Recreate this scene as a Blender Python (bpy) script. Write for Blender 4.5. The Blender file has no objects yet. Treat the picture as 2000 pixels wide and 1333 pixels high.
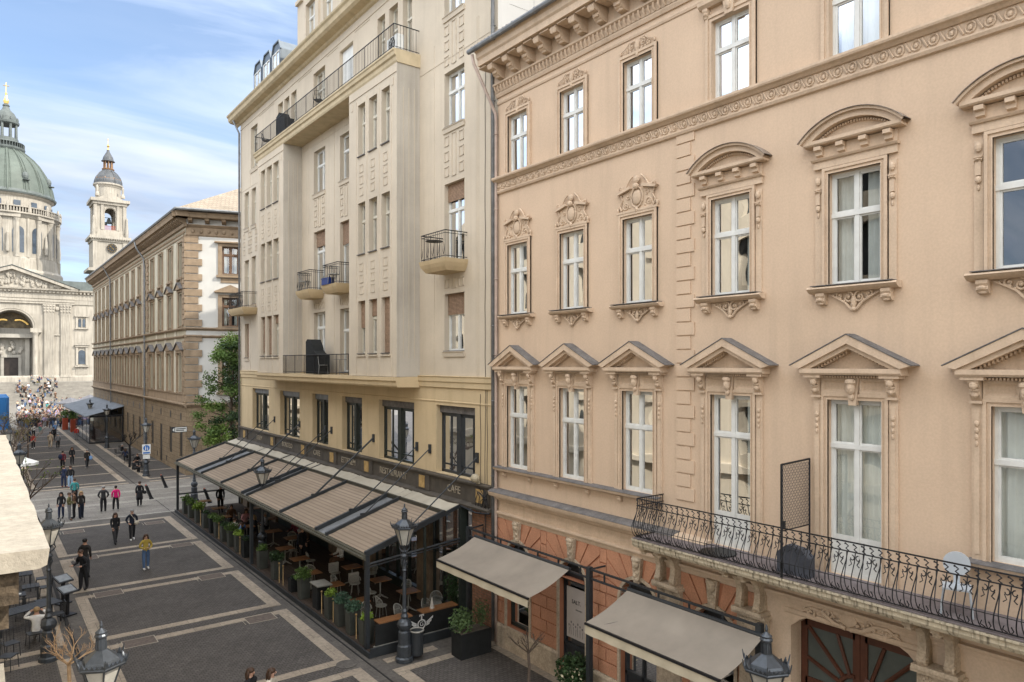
import bpy, bmesh, math, random
from mathutils import Vector, Matrix
R = math.radians
PI = math.pi
rnd = random.Random(7)
S = bpy.context.scene
COL = S.collection

# ---------------------------------------------------------------- camera
cd = bpy.data.cameras.new("camera"); cam = bpy.data.objects.new("camera", cd); COL.objects.link(cam)
cam.location = (0, 0, 9.7)
cam.rotation_euler = (R(90), 0, -R(36.88))
cd.sensor_width = 36; cd.lens = 25.02; cd.shift_y = 0.0218
cd.clip_start = 0.1; cd.clip_end = 3000
S.camera = cam
# ---------------------------------------------------------------- sky and sun
SUN_EL, SUN_AZ = R(41), math.atan2(0.6, -0.8)
w = bpy.data.worlds.new("World"); S.world = w; w.use_nodes = True
nt = w.node_tree; N = nt.nodes; L = nt.links
for n in list(N): N.remove(n)
out = N.new("ShaderNodeOutputWorld"); bg = N.new("ShaderNodeBackground"); bg.inputs[1].default_value = 0.10
sky = N.new("ShaderNodeTexSky"); sky.sky_type = 'NISHITA'; sky.sun_disc = False
sky.sun_elevation = SUN_EL; sky.sun_rotation = SUN_AZ; sky.air_density = 1.0; sky.dust_density = 0.7; sky.ozone_density = 2.4
tc = N.new("ShaderNodeTexCoord"); sep = N.new("ShaderNodeSeparateXYZ"); L.new(tc.outputs['Generated'], sep.inputs[0])
addz = N.new("ShaderNodeMath"); addz.operation = 'ADD'; addz.inputs[1].default_value = 0.22; L.new(sep.outputs[2], addz.inputs[0])
mx = N.new("ShaderNodeMath"); mx.operation = 'MAXIMUM'; mx.inputs[1].default_value = 0.05; L.new(addz.outputs[0], mx.inputs[0])
dv = N.new("ShaderNodeVectorMath"); dv.operation = 'DIVIDE'
cmb = N.new("ShaderNodeCombineXYZ")
for i in range(3): L.new(mx.outputs[0], cmb.inputs[i])
L.new(tc.outputs['Generated'], dv.inputs[0]); L.new(cmb.outputs[0], dv.inputs[1])
mp = N.new("ShaderNodeMapping"); mp.inputs['Scale'].default_value = (0.55, 1.5, 0.6); mp.inputs['Rotation'].default_value = (0, 0, R(28)); mp.inputs['Location'].default_value = (0.3, 1.1, 0)
L.new(dv.outputs[0], mp.inputs[0])
n1 = N.new("ShaderNodeTexNoise"); n1.inputs['Scale'].default_value = 1.5; n1.inputs['Detail'].default_value = 9; n1.inputs['Roughness'].default_value = 0.56; n1.inputs['Distortion'].default_value = 0.5
L.new(mp.outputs[0], n1.inputs['Vector'])
cr = N.new("ShaderNodeValToRGB"); cr.color_ramp.elements[0].position = 0.36; cr.color_ramp.elements[1].position = 0.57
cr.color_ramp.elements[0].color = (0.16, 0.16, 0.16, 1)
L.new(n1.outputs[0], cr.inputs[0])
n2 = N.new("ShaderNodeTexNoise"); n2.inputs['Scale'].default_value = 3.2; n2.inputs['Detail'].default_value = 6
L.new(mp.outputs[0], n2.inputs['Vector'])
cc = N.new("ShaderNodeValToRGB"); cc.color_ramp.elements[0].color = (3.9, 4.9, 6.7, 1); cc.color_ramp.elements[1].color = (7.0, 7.6, 8.6, 1)
cc.color_ramp.elements[0].position = 0.3; cc.color_ramp.elements[1].position = 0.7
L.new(n2.outputs[0], cc.inputs[0])
# clouds made brighter and warmer behind the camera, dimmer in view, lighting shaded facades
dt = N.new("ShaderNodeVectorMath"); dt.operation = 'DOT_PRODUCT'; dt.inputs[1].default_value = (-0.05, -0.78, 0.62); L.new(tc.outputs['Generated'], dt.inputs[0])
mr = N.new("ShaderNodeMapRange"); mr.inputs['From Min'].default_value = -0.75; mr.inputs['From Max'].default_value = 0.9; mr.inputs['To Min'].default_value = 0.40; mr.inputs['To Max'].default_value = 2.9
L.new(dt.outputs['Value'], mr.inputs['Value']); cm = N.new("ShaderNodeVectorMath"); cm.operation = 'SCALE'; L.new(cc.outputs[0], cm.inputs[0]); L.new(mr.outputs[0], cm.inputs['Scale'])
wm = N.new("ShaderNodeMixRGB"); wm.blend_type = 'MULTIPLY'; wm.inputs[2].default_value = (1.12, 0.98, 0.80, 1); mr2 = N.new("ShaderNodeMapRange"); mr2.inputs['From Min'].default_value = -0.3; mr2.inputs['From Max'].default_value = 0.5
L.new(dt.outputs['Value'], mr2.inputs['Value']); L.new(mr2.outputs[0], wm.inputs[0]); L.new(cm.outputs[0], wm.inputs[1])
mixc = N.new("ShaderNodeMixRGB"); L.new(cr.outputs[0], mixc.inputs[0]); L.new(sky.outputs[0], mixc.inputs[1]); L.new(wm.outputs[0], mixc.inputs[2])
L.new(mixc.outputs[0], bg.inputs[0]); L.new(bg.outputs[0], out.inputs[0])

sd = bpy.data.lights.new("sun", 'SUN'); so = bpy.data.objects.new("sun", sd); COL.objects.link(so)
sd.energy = 2.2; sd.angle = R(0.6); sd.color = (1.0, 0.93, 0.82)
sdir = Vector((0.6 * math.cos(SUN_EL), -0.8 * math.cos(SUN_EL), math.sin(SUN_EL)))
so.rotation_euler = sdir.to_track_quat('Z', 'Y').to_euler(); so.location = (40, -50, 60)

S.view_settings.view_transform = 'Standard'; S.view_settings.look = 'None'
S.view_settings.exposure = 1.2; S.view_settings.gamma = 1; S.view_settings.use_curve_mapping = False
S.render.engine = 'CYCLES'
cy = S.cycles
cy.max_bounces = 6; cy.diffuse_bounces = 3; cy.glossy_bounces = 3; cy.transmission_bounces = 4; cy.transparent_max_bounces = 10
cy.caustics_reflective = False; cy.caustics_refractive = False; cy.use_denoising = True
cy.sample_clamp_indirect = 4

# ---------------------------------------------------------------- materials
MATS = {}
def mat(name, col, rough=0.8, var=0.12, scale=1.5, bump=0.0, bscale=30, metal=0.0, streak=0.0, spec=0.3, dirt=None, fine=0.0, ss=(2.2, 2.2, 0.16), sr=(0.52, 0.78)):
    if name in MATS: return MATS[name]
    m = bpy.data.materials.new(name); m.use_nodes = True; nt = m.node_tree; N = nt.nodes; L = nt.links
    b = N['Principled BSDF']; b.inputs['Roughness'].default_value = rough; b.inputs['Metallic'].default_value = metal
    b.inputs['Specular IOR Level'].default_value = spec
    geo = N.new("ShaderNodeNewGeometry")
    n = N.new("ShaderNodeTexNoise"); n.inputs['Scale'].default_value = scale; n.inputs['Detail'].default_value = 6; n.inputs['Roughness'].default_value = 0.6
    L.new(geo.outputs['Position'], n.inputs['Vector'])
    r = N.new("ShaderNodeValToRGB"); r.color_ramp.elements[0].position = 0.3; r.color_ramp.elements[1].position = 0.7
    r.color_ramp.elements[0].color = (*[c * (1 - var) for c in col], 1); r.color_ramp.elements[1].color = (*[min(1, c * (1 + var)) for c in col], 1)
    L.new(n.outputs[0], r.inputs[0]); last = r.outputs[0]
    if streak > 0:
        mpn = N.new("ShaderNodeMapping"); mpn.inputs['Scale'].default_value = ss; L.new(geo.outputs['Position'], mpn.inputs[0])
        n3 = N.new("ShaderNodeTexNoise"); n3.inputs['Scale'].default_value = 1.6; n3.inputs['Detail'].default_value = 7; L.new(mpn.outputs[0], n3.inputs['Vector'])
        r3 = N.new("ShaderNodeValToRGB"); r3.color_ramp.elements[0].position = sr[0]; r3.color_ramp.elements[1].position = sr[1]
        r3.color_ramp.elements[0].color = (0, 0, 0, 1); r3.color_ramp.elements[1].color = (streak, streak, streak, 1)
        L.new(n3.outputs[0], r3.inputs[0])
        mm = N.new("ShaderNodeMixRGB"); mm.inputs[2].default_value = (*(dirt or [c * 0.45 for c in col]), 1)
        L.new(r3.outputs[0], mm.inputs[0]); L.new(last, mm.inputs[1]); last = mm.outputs[0]
    if fine > 0:
        n4 = N.new("ShaderNodeTexNoise"); n4.inputs['Scale'].default_value = 22; n4.inputs['Detail'].default_value = 3; L.new(geo.outputs['Position'], n4.inputs['Vector'])
        r4 = N.new("ShaderNodeValToRGB"); r4.color_ramp.elements[0].position = 0.35; r4.color_ramp.elements[1].position = 0.65
        r4.color_ramp.elements[0].color = (1 - fine, 1 - fine, 1 - fine, 1); r4.color_ramp.elements[1].color = (1, 1, 1, 1)
        L.new(n4.outputs[0], r4.inputs[0])
        mm = N.new("ShaderNodeMixRGB"); mm.blend_type = 'MULTIPLY'; mm.inputs[0].default_value = 1
        L.new(last, mm.inputs[1]); L.new(r4.outputs[0], mm.inputs[2]); last = mm.outputs[0]
    L.new(last, b.inputs['Base Color'])
    if bump > 0:
        nb = N.new("ShaderNodeTexNoise"); nb.inputs['Scale'].default_value = bscale; nb.inputs['Detail'].default_value = 4
        L.new(geo.outputs['Position'], nb.inputs['Vector'])
        bp = N.new("ShaderNodeBump"); bp.inputs['Strength'].default_value = bump; bp.inputs['Distance'].default_value = 0.02
        L.new(nb.outputs[0], bp.inputs['Height']); L.new(bp.outputs[0], b.inputs['Normal'])
    MATS[name] = m
    return m

def mat_bricks(name, col, col2, mortar, bw, bh, scale=1.0, msize=0.02, rough=0.85, axes='xy', off=0.5, bump=0.3, var=0.2, grain=0.34):
    m = bpy.data.materials.new(name); m.use_nodes = True; nt = m.node_tree; N = nt.nodes; L = nt.links
    b = N['Principled BSDF']; b.inputs['Roughness'].default_value = rough; b.inputs['Specular IOR Level'].default_value = 0.3
    geo = N.new("ShaderNodeNewGeometry"); sp = N.new("ShaderNodeSeparateXYZ"); L.new(geo.outputs['Position'], sp.inputs[0])
    cb = N.new("ShaderNodeCombineXYZ"); ix = {'x': 0, 'y': 1, 'z': 2}
    L.new(sp.outputs[ix[axes[0]]], cb.inputs[0]); L.new(sp.outputs[ix[axes[1]]], cb.inputs[1])
    br = N.new("ShaderNodeTexBrick"); br.inputs['Scale'].default_value = scale; br.inputs['Mortar Size'].default_value = msize
    br.inputs['Brick Width'].default_value = bw; br.inputs['Row Height'].default_value = bh; br.offset = off
    br.inputs['Color1'].default_value = (*col, 1); br.inputs['Color2'].default_value = (*col2, 1); br.inputs['Mortar'].default_value = (*mortar, 1)
    L.new(cb.outputs[0], br.inputs['Vector'])
    n = N.new("ShaderNodeTexNoise"); n.inputs['Scale'].default_value = 0.7; n.inputs['Detail'].default_value = 8; L.new(geo.outputs['Position'], n.inputs['Vector'])
    r = N.new("ShaderNodeValToRGB"); r.color_ramp.elements[0].position = 0.3; r.color_ramp.elements[1].position = 0.7
    r.color_ramp.elements[0].color = (1 - var, 1 - var, 1 - var, 1); r.color_ramp.elements[1].color = (1, 1, 1, 1)
    L.new(n.outputs[0], r.inputs[0])
    mm = N.new("ShaderNodeMixRGB"); mm.blend_type = 'MULTIPLY'; mm.inputs[0].default_value = 1
    L.new(br.outputs[0], mm.inputs[1]); L.new(r.outputs[0], mm.inputs[2])
    nf = N.new("ShaderNodeTexNoise"); nf.inputs['Scale'].default_value = 7; nf.inputs['Detail'].default_value = 8; nf.inputs['Roughness'].default_value = 0.75; L.new(geo.outputs['Position'], nf.inputs['Vector'])
    rf = N.new("ShaderNodeValToRGB"); rf.color_ramp.elements[0].position = 0.34; rf.color_ramp.elements[1].position = 0.62
    rf.color_ramp.elements[0].color = (1 - grain,) * 3 + (1,); rf.color_ramp.elements[1].color = (1 + grain * .25,) * 3 + (1,); L.new(nf.outputs[0], rf.inputs[0])
    m2 = N.new("ShaderNodeMixRGB"); m2.blend_type = 'MULTIPLY'; m2.inputs[0].default_value = 1; L.new(mm.outputs[0], m2.inputs[1]); L.new(rf.outputs[0], m2.inputs[2])
    L.new(m2.outputs[0], b.inputs['Base Color'])
    bp = N.new("ShaderNodeBump"); bp.inputs['Strength'].default_value = bump; bp.inputs['Distance'].default_value = 0.02; bp.invert = True
    L.new(br.outputs['Fac'], bp.inputs['Height']); L.new(bp.outputs[0], b.inputs['Normal'])
    MATS[name] = m
    return m

def mat_glass(name, tint=(0.9, 0.95, 0.95), boost=0.06, wob=0.13):
    m = bpy.data.materials.new(name); m.use_nodes = True; nt = m.node_tree; N = nt.nodes; L = nt.links
    for n in list(N): N.remove(n)
    o = N.new("ShaderNodeOutputMaterial"); mixs = N.new("ShaderNodeMixShader"); tr = N.new("ShaderNodeBsdfTransparent"); gl = N.new("ShaderNodeBsdfGlossy")
    tr.inputs[0].default_value = (*tint, 1); gl.inputs['Roughness'].default_value = 0.015; gl.inputs[0].default_value = (0.95, 0.97, 1, 1)
    fr = N.new("ShaderNodeFresnel"); fr.inputs[0].default_value = 1.7
    ad = N.new("ShaderNodeMath"); ad.operation = 'MULTIPLY_ADD'; ad.inputs[1].default_value = 0.85; ad.inputs[2].default_value = boost; ad.use_clamp = True
    geo = N.new("ShaderNodeNewGeometry"); nn = N.new("ShaderNodeTexNoise"); nn.inputs['Scale'].default_value = 1.1; nn.inputs['Detail'].default_value = 1
    L.new(geo.outputs['Position'], nn.inputs['Vector'])
    bp = N.new("ShaderNodeBump"); bp.inputs['Strength'].default_value = wob; bp.inputs['Distance'].default_value = 0.06
    L.new(nn.outputs[0], bp.inputs['Height']); L.new(bp.outputs[0], gl.inputs['Normal'])
    L.new(fr.outputs[0], ad.inputs[0]); L.new(ad.outputs[0], mixs.inputs[0]); L.new(tr.outputs[0], mixs.inputs[1]); L.new(gl.outputs[0], mixs.inputs[2])
    L.new(mixs.outputs[0], o.inputs[0]); MATS[name] = m
    return m

GLASS = mat_glass("window_glass")
GLASS_D = mat_glass("shop_glass", (0.55, 0.6, 0.58), 0.22, 0.12)
PINK = mat("pink_render", (0.60, 0.45, 0.322), 0.9, 0.06, 0.42, 0.2, 60, streak=0.28, dirt=(0.38, 0.29, 0.21), fine=0.07, sr=(0.50, 0.80))
PINKT = mat("ochre_pink_trim", (0.59, 0.45, 0.325), 0.85, 0.10, 2.0, 0.1, 40, streak=0.3, dirt=(0.27, 0.19, 0.12), fine=0.10)
PINKS = mat("soiled_stone_trim", (0.50, 0.40, 0.29), 0.9, 0.22, 3.0, 0.3, 30, streak=0.6, dirt=(0.18, 0.14, 0.10), fine=0.25)
RUST = mat("salmon_rusticated_stone", (0.50, 0.245, 0.145), 0.92, 0.14, 1.6, 0.45, 45, streak=0.2, fine=0.18)
RUSTJ = mat("salmon_joint", (0.36, 0.15, 0.08), 0.95, 0.1, 2)
CREAM = mat("cream_render", (0.545, 0.47, 0.37), 0.9, 0.09, 0.45, 0.12, 60, streak=0.25, dirt=(0.36, 0.30, 0.22), fine=0.05)
CREAMY = mat("yellow_cream_render", (0.55, 0.43, 0.265), 0.9, 0.08, 0.6, 0.12, 60, streak=0.35, dirt=(0.36, 0.27, 0.16), fine=0.05)
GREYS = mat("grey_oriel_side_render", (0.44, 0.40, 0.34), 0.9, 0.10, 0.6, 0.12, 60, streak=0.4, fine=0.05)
WHITEP = mat("white_window_paint", (0.66, 0.66, 0.63), 0.5, 0.08, 4, streak=0.15, dirt=(0.4, 0.38, 0.33))
OLDW = mat("old_cream_window_paint", (0.56, 0.53, 0.45), 0.55, 0.12, 4, streak=0.25)
BROWNW = mat("brown_window_wood", (0.13, 0.075, 0.045), 0.5, 0.2, 5)
DKGREEN = mat("dark_green_window_metal", (0.022, 0.028, 0.024), 0.4, 0.2, 5)
CURT = mat("pale_curtain", (0.74, 0.72, 0.66), 0.9, 0.10, 2, streak=0.5, dirt=(0.33, 0.32, 0.29))
CURTG = mat("grey_curtain", (0.55, 0.54, 0.51), 0.9, 0.15, 2, streak=0.5)
BLIND = mat_bricks("wooden_roller_shutter", (0.40, 0.27, 0.18), (0.36, 0.24, 0.16), (0.16, 0.10, 0.07), 3, 0.05, 1.0, 0.008, axes='yz', bump=0.8)
ROOMD = mat("dim_room", (0.055, 0.05, 0.045), 0.9, 0.4, 0.9)
IRON = mat("black_wrought_iron", (0.016, 0.016, 0.018), 0.5, 0.3, 8, metal=0.3, spec=0.4)
ANTH = mat("anthracite_steel", (0.028, 0.032, 0.036), 0.45, 0.2, 3, metal=0.2, spec=0.5)
ZINC = mat("weathered_zinc", (0.20, 0.205, 0.21), 0.55, 0.25, 3, metal=0.4, streak=0.3)
LEAD = mat("lead_flashing", (0.155, 0.145, 0.14), 0.7, 0.3, 4, fine=0.25)
SIGN = mat("dark_sign_fascia", (0.075, 0.064, 0.052), 0.6, 0.3, 2, streak=0.4)
LETTER = mat("pale_sign_lettering", (0.30, 0.26, 0.20), 0.5, 0.1, 5)
OCHRE = mat("ochre_sign_tile", (0.38, 0.25, 0.10), 0.7, 0.3, 5)
BRICKW = mat_bricks("old_brick", (0.30, 0.14, 0.085), (0.36, 0.19, 0.12), (0.20, 0.14, 0.10), 0.3, 0.1, 1.0, 0.012, axes='yz')
MORT = MATS["old_brick"]

# ---------------------------------------------------------------- mesh builder
def F_X(u, d, z): return (-d, u, z)          # facade looking to -X: u runs along Y, d sticks out
def F_Y(u, d, z): return (u, -d, z)          # facade looking to -Y
class MB:
    def __init__(s, fr=F_X, org=(0, 0, 0)):
        s.v = []; s.f = []; s.m = []; s.fr = fr; s.o = org; s.cur = 0
    def P(s, u, d, z):
        p = s.fr(u, d, z); return (p[0] + s.o[0], p[1] + s.o[1], p[2] + s.o[2])
    def add(s, vs, fs):
        b = len(s.v); s.v += vs
        for f in fs: s.f.append([b + i for i in f]); s.m.append(s.cur)
    def box(s, x0, x1, y0, y1, z0, z1):
        s.add([(x0, y0, z0), (x1, y0, z0), (x1, y1, z0), (x0, y1, z0), (x0, y0, z1), (x1, y0, z1), (x1, y1, z1), (x0, y1, z1)],
              [(0, 3, 2, 1), (4, 5, 6, 7), (0, 1, 5, 4), (1, 2, 6, 5), (2, 3, 7, 6), (3, 0, 4, 7)])
    def ub(s, u0, u1, z0, z1, d0, d1):
        vs = [s.P(u, d, z) for z in (z0, z1) for (u, d) in ((u0, d0), (u1, d0), (u1, d1), (u0, d1))]
        s.add(vs, [(0, 3, 2, 1), (4, 5, 6, 7), (0, 1, 5, 4), (1, 2, 6, 5), (2, 3, 7, 6), (3, 0, 4, 7)])
    def uq(s, pts): s.add([s.P(*p) for p in pts], [tuple(range(len(pts)))])
    def uprism(s, pts, d0, d1):               # polygon (u,z) extruded in depth
        n = len(pts); s.add([s.P(u, d0, z) for u, z in pts] + [s.P(u, d1, z) for u, z in pts],
              [tuple(range(n)), tuple(range(2 * n - 1, n - 1, -1))] + [(i, (i + 1) % n, n + (i + 1) % n, n + i) for i in range(n)])
    def uprof(s, prof, u0, u1):               # profile (d,z) extruded along u
        n = len(prof); s.add([s.P(u0, d, z) for d, z in prof] + [s.P(u1, d, z) for d, z in prof],
              [tuple(range(n)), tuple(range(2 * n - 1, n - 1, -1))] + [(i, (i + 1) % n, n + (i + 1) % n, n + i) for i in range(n)])
    def strip(s, a, b):                       # band between two equally long 3-D polylines (local u,d,z)
        n = len(a); s.add([s.P(*p) for p in a] + [s.P(*p) for p in b], [(i, i + 1, n + i + 1, n + i) for i in range(n - 1)])
    def tube(s, path, r, n=6, closed=False):  # path in world-local xyz
        P = [Vector(p) for p in path]; m = len(P); vs = []; rr = r if isinstance(r, (list, tuple)) else [r] * m
        prev = None
        for i in range(m):
            if closed: t = P[(i + 1) % m] - P[i - 1]
            else: t = P[min(i + 1, m - 1)] - P[max(i - 1, 0)]
            if t.length < 1e-9: t = Vector((0, 0, 1))
            t.normalize()
            if prev is None:
                a = Vector((0, 0, 1)) if abs(t.z) < 0.9 else Vector((1, 0, 0))
                x = t.cross(a).normalized()
            else:
                x = (prev - t * prev.dot(t)); x = x.normalized() if x.length > 1e-6 else t.orthogonal().normalized()
            prev = x; y = t.cross(x)
            for k in range(n):
                a = 2 * PI * k / n; vs.append(tuple(P[i] + (x * math.cos(a) + y * math.sin(a)) * rr[i]))
        fs = []
        for i in range(m if closed else m - 1):
            j = (i + 1) % m
            for k in range(n): fs.append((i * n + k, i * n + (k + 1) % n, j * n + (k + 1) % n, j * n + k))
        if not closed: fs += [tuple(range(n - 1, -1, -1)), tuple(range((m - 1) * n, m * n))]
        s.add(vs, fs)
    def ut(s, path, r, n=5, closed=False): s.tube([s.P(*p) for p in path], r, n, closed)
    def lathe(s, prof, c=(0, 0, 0), n=16, a0=0):
        m = len(prof); vs = []
        for r, z in prof:
            for k in range(n):
                a = a0 + 2 * PI * k / n; vs.append((c[0] + r * math.cos(a), c[1] + r * math.sin(a), c[2] + z))
        fs = [(i * n + k, i * n + (k + 1) % n, (i + 1) * n + (k + 1) % n, (i + 1) * n + k) for i in range(m - 1) for k in range(n)]
        fs += [tuple(range(n - 1, -1, -1)), tuple(range((m - 1) * n, m * n))]
        s.add(vs, fs)
    def blob(s, c, rx, ry, rz, nu=8, nv=5):
        vs = [(c[0], c[1], c[2] - rz)]
        for j in range(1, nv):
            b = PI * j / nv
            for k in range(nu):
                a = 2 * PI * k / nu; vs.append((c[0] + rx * math.sin(b) * math.cos(a), c[1] + ry * math.sin(b) * math.sin(a), c[2] - rz * math.cos(b)))
        vs.append((c[0], c[1], c[2] + rz)); T = len(vs) - 1
        fs = [(0, 1 + (k + 1) % nu, 1 + k) for k in range(nu)]
        for j in range(nv - 2):
            for k in range(nu): fs.append((1 + j * nu + k, 1 + j * nu + (k + 1) % nu, 1 + (j + 1) * nu + (k + 1) % nu, 1 + (j + 1) * nu + k))
        fs += [(T, 1 + (nv - 2) * nu + k, 1 + (nv - 2) * nu + (k + 1) % nu) for k in range(nu)]
        s.add(vs, fs)
    def ubl(s, u, d, z, ru, rd, rz, nu=8, nv=5):
        p = s.P(u, d, z); q = s.fr(ru, rd, rz); s.blob(p, abs(q[0]), abs(q[1]), abs(q[2]), nu, nv)
    def scroll(s, u, z, r, turns=1.4, d=0.03, w=0.025, side=1, start=0):
        n = int(10 * turns); pts = []; rad = []
        for i in range(n + 1):
            t = i / n; a = start + side * t * turns * 2 * PI; q = r * (1 - 0.82 * t)
            pts.append((u + q * math.cos(a), d, z + q * math.sin(a))); rad.append(w * (1 - 0.35 * t))
        s.ut(pts, rad, 5); s.ubl(u, d, z, w * 1.5, w * 1.5, w * 1.5, 6, 4)
    def build(s, name, mats, parent=None, smooth=False, recalc=True):
        me = bpy.data.meshes.new(name); me.from_pydata(s.v, [], s.f)
        mats = mats if isinstance(mats, (list, tuple)) else [mats]
        for m in mats: me.materials.append(m)
        if len(mats) > 1: me.polygons.foreach_set('material_index', s.m)
        if recalc:
            bm = bmesh.new(); bm.from_mesh(me); bmesh.ops.recalc_face_normals(bm, faces=bm.faces); bm.to_mesh(me); bm.free()
        if smooth:
            me.polygons.foreach_set('use_smooth', [True] * len(me.polygons))
        me.update()
        o = bpy.data.objects.new(name, me); COL.objects.link(o)
        if parent: o.parent = parent
        return o
def tag(o, label=None, cat=None, group=None, kind=None):
    if label: o['label'] = label
    if cat: o['category'] = cat
    if group: o['group'] = group
    if kind: o['kind'] = kind
    return o
def empty(name, loc=(0, 0, 0), rz=0, parent=None):
    o = bpy.data.objects.new(name, None); COL.objects.link(o); o.location = loc; o.rotation_euler = (0, 0, rz); o.empty_display_size = 0.2
    if parent: o.parent = parent
    return o
def copy_tree(o, loc=None, rz=None, parent=None, label=None, group=None, sc=None):
    c = o.copy(); COL.objects.link(c)
    if parent: c.parent = parent
    if loc is not None: c.location = loc
    if rz is not None: c.rotation_euler = (0, 0, rz)
    if sc is not None: c.scale = sc if isinstance(sc, tuple) else (sc, sc, sc)
    if label: c['label'] = label
    if group: c['group'] = group
    for ch in list(o.children): copy_tree(ch, parent=c)
    return c
def wall(mb, u0, u1, z0, z1, ops, rev=0.25, d=0.0):
    """flat wall with rectangular openings (u0,u1,z0,z1) and their reveals"""
    us = sorted({u0, u1, *[o[0] for o in ops], *[o[1] for o in ops]}); zs = sorted({z0, z1, *[o[2] for o in ops], *[o[3] for o in ops]})
    us = [u for u in us if u0 <= u <= u1]; zs = [z for z in zs if z0 <= z <= z1]
    for a, b in zip(us, us[1:]):
        run = None
        for c, e in zip(zs, zs[1:]):
            um, zm = (a + b) / 2, (c + e) / 2
            hole = any(o[0] < um < o[1] and o[2] < zm < o[3] for o in ops)
            if hole:
                if run is not None: mb.uq([(a, d, run), (b, d, run), (b, d, c), (a, d, c)]); run = None
            elif run is None: run = c
        if run is not None: mb.uq([(a, d, run), (b, d, run), (b, d, zs[-1]), (a, d, zs[-1])])
    for (a, b, c, e) in ops:
        mb.uq([(a, d, c), (a, d - rev, c), (a, d - rev, e), (a, d, e)]); mb.uq([(b, d, c), (b, d, e), (b, d - rev, e), (b, d - rev, c)])
        mb.uq([(a, d, c), (b, d, c), (b, d - rev, c), (a, d - rev, c)]); mb.uq([(a, d, e), (a, d - rev, e), (b, d - rev, e), (b, d, e)])
def arc(cu, cz, r, a0, a1, n): return [(cu + r * math.cos(a0 + (a1 - a0) * i / n), cz + r * math.sin(a0 + (a1 - a0) * i / n)) for i in range(n + 1)]
# ---------------------------------------------------------------- shared window builders
XF = 14.4
def WP(o, parent):                            # world-space mesh under a thing placed elsewhere
    o.location = -Vector(parent.location) if parent.parent is None else (0, 0, 0)
    return o
def text(s, size, mtx, m, parent=None, name="lettering", ext=0.01):
    cu = bpy.data.curves.new(name, 'FONT'); cu.body = s; cu.size = size; cu.extrude = ext; cu.align_x = 'CENTER'; cu.align_y = 'CENTER'; cu.resolution_u = 2
    to = bpy.data.objects.new(name, cu); COL.objects.link(to); bpy.context.view_layer.update()
    me = bpy.data.meshes.new_from_object(to.evaluated_get(bpy.context.evaluated_depsgraph_get()))
    bpy.data.objects.remove(to); me.name = name; me.materials.clear(); me.materials.append(m); me.transform(mtx)
    o = bpy.data.objects.new(name, me); COL.objects.link(o)
    if parent: o.parent = parent
    return o
def MX(x, y, z): return Matrix(((0, 0, -1, x), (-1, 0, 0, y), (0, 1, 0, z), (0, 0, 0, 1)))
def MY(x, y, z): return Matrix(((1, 0, 0, x), (0, 0, -1, y), (0, 1, 0, z), (0, 0, 0, 1)))

def sash(par, w, h, d, fr=F_X, fm=None, tr=0.64, mull=True, door=False, bar=0.055, glass=None, lower_panel=0.0, blind=0.0, tilt=False):
    """white casement with transom; returns frame object, pane child"""
    m = MB(fr); a = w / 2; zt = h * tr
    m.ub(-a, a, 0, bar * 1.2, d - .05, d + .02); m.ub(-a, a, h - bar, h, d - .05, d + .02)
    m.ub(-a, -a + bar, 0, h, d - .05, d + .023); m.ub(a - bar, a, 0, h, d - .05, d + .023)
    if tr < 1: m.ub(-a, a, zt - bar * .8, zt + bar * .8, d - .05, d + .045)
    if mull: m.ub(-bar * .75, bar * .75, 0, h, d - .05, d + .035)
    xs = [(-a + bar, -bar * .7), (bar * .7, a - bar)] if mull else [(-a + bar, a - bar)]
    zs = [(bar * 1.2, zt - bar * .8), (zt + bar * .8, h - bar)] if tr < 1 else [(bar * 1.2, h - bar)]
    for (x0, x1) in xs:
        for (z0, z1) in zs:
            b = bar * .62
            m.ub(x0, x0 + b, z0, z1, d - .03, d + .008); m.ub(x1 - b, x1, z0, z1, d - .03, d + .008)
            m.ub(x0 + b, x1 - b, z0, z0 + b, d - .03, d + .006); m.ub(x0 + b, x1 - b, z1 - b, z1, d - .03, d + .006)
            if lower_panel and z0 < .3: m.ub(x0 + b, x1 - b, z0 + b, z0 + lower_panel, d - .03, d)
    f = m.build("frame", fm or WHITEP, par)
    g = MB(fr); g.uq([(-a + .02, d - .02, .03), (a - .02, d - .02, .03), (a - .02, d - .02, h - .03), (-a + .02, d - .02, h - .03)])
    g.build("pane", glass or GLASS, par)
    if blind > 0:
        q = MB(fr); q.ub(-a + .01, a - .01, h * (1 - blind), h, d + .05, d + .075); q.build("roller_shutter", BLIND, par)
    return f
def curtain(par, w, h, d, kind, fr=F_X):
    m = MB(fr); a = w / 2 - .05
    spans = {'full': [(-a, a)], 'half': [(-a, -a * .25), (a * .3, a)], 'left': [(-a, a * .05)], 'sides': [(-a, -a * .5), (a * .5, a)]}.get(kind, [])
    for (u0, u1) in spans:
        n = max(6, int((u1 - u0) * 26)); A = []; B = []
        for i in range(n + 1):
            u = u0 + (u1 - u0) * i / n; dd = d - .16 + .028 * math.sin(u * 55 + kind.__len__()) + .012 * math.sin(u * 23)
            A.append((u, dd, .04)); B.append((u, dd, h - .04))
        m.strip(A, B)
    if m.v: m.build("curtain", CURT if kind != 'half' else CURTG, par, smooth=True, recalc=False)

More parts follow.
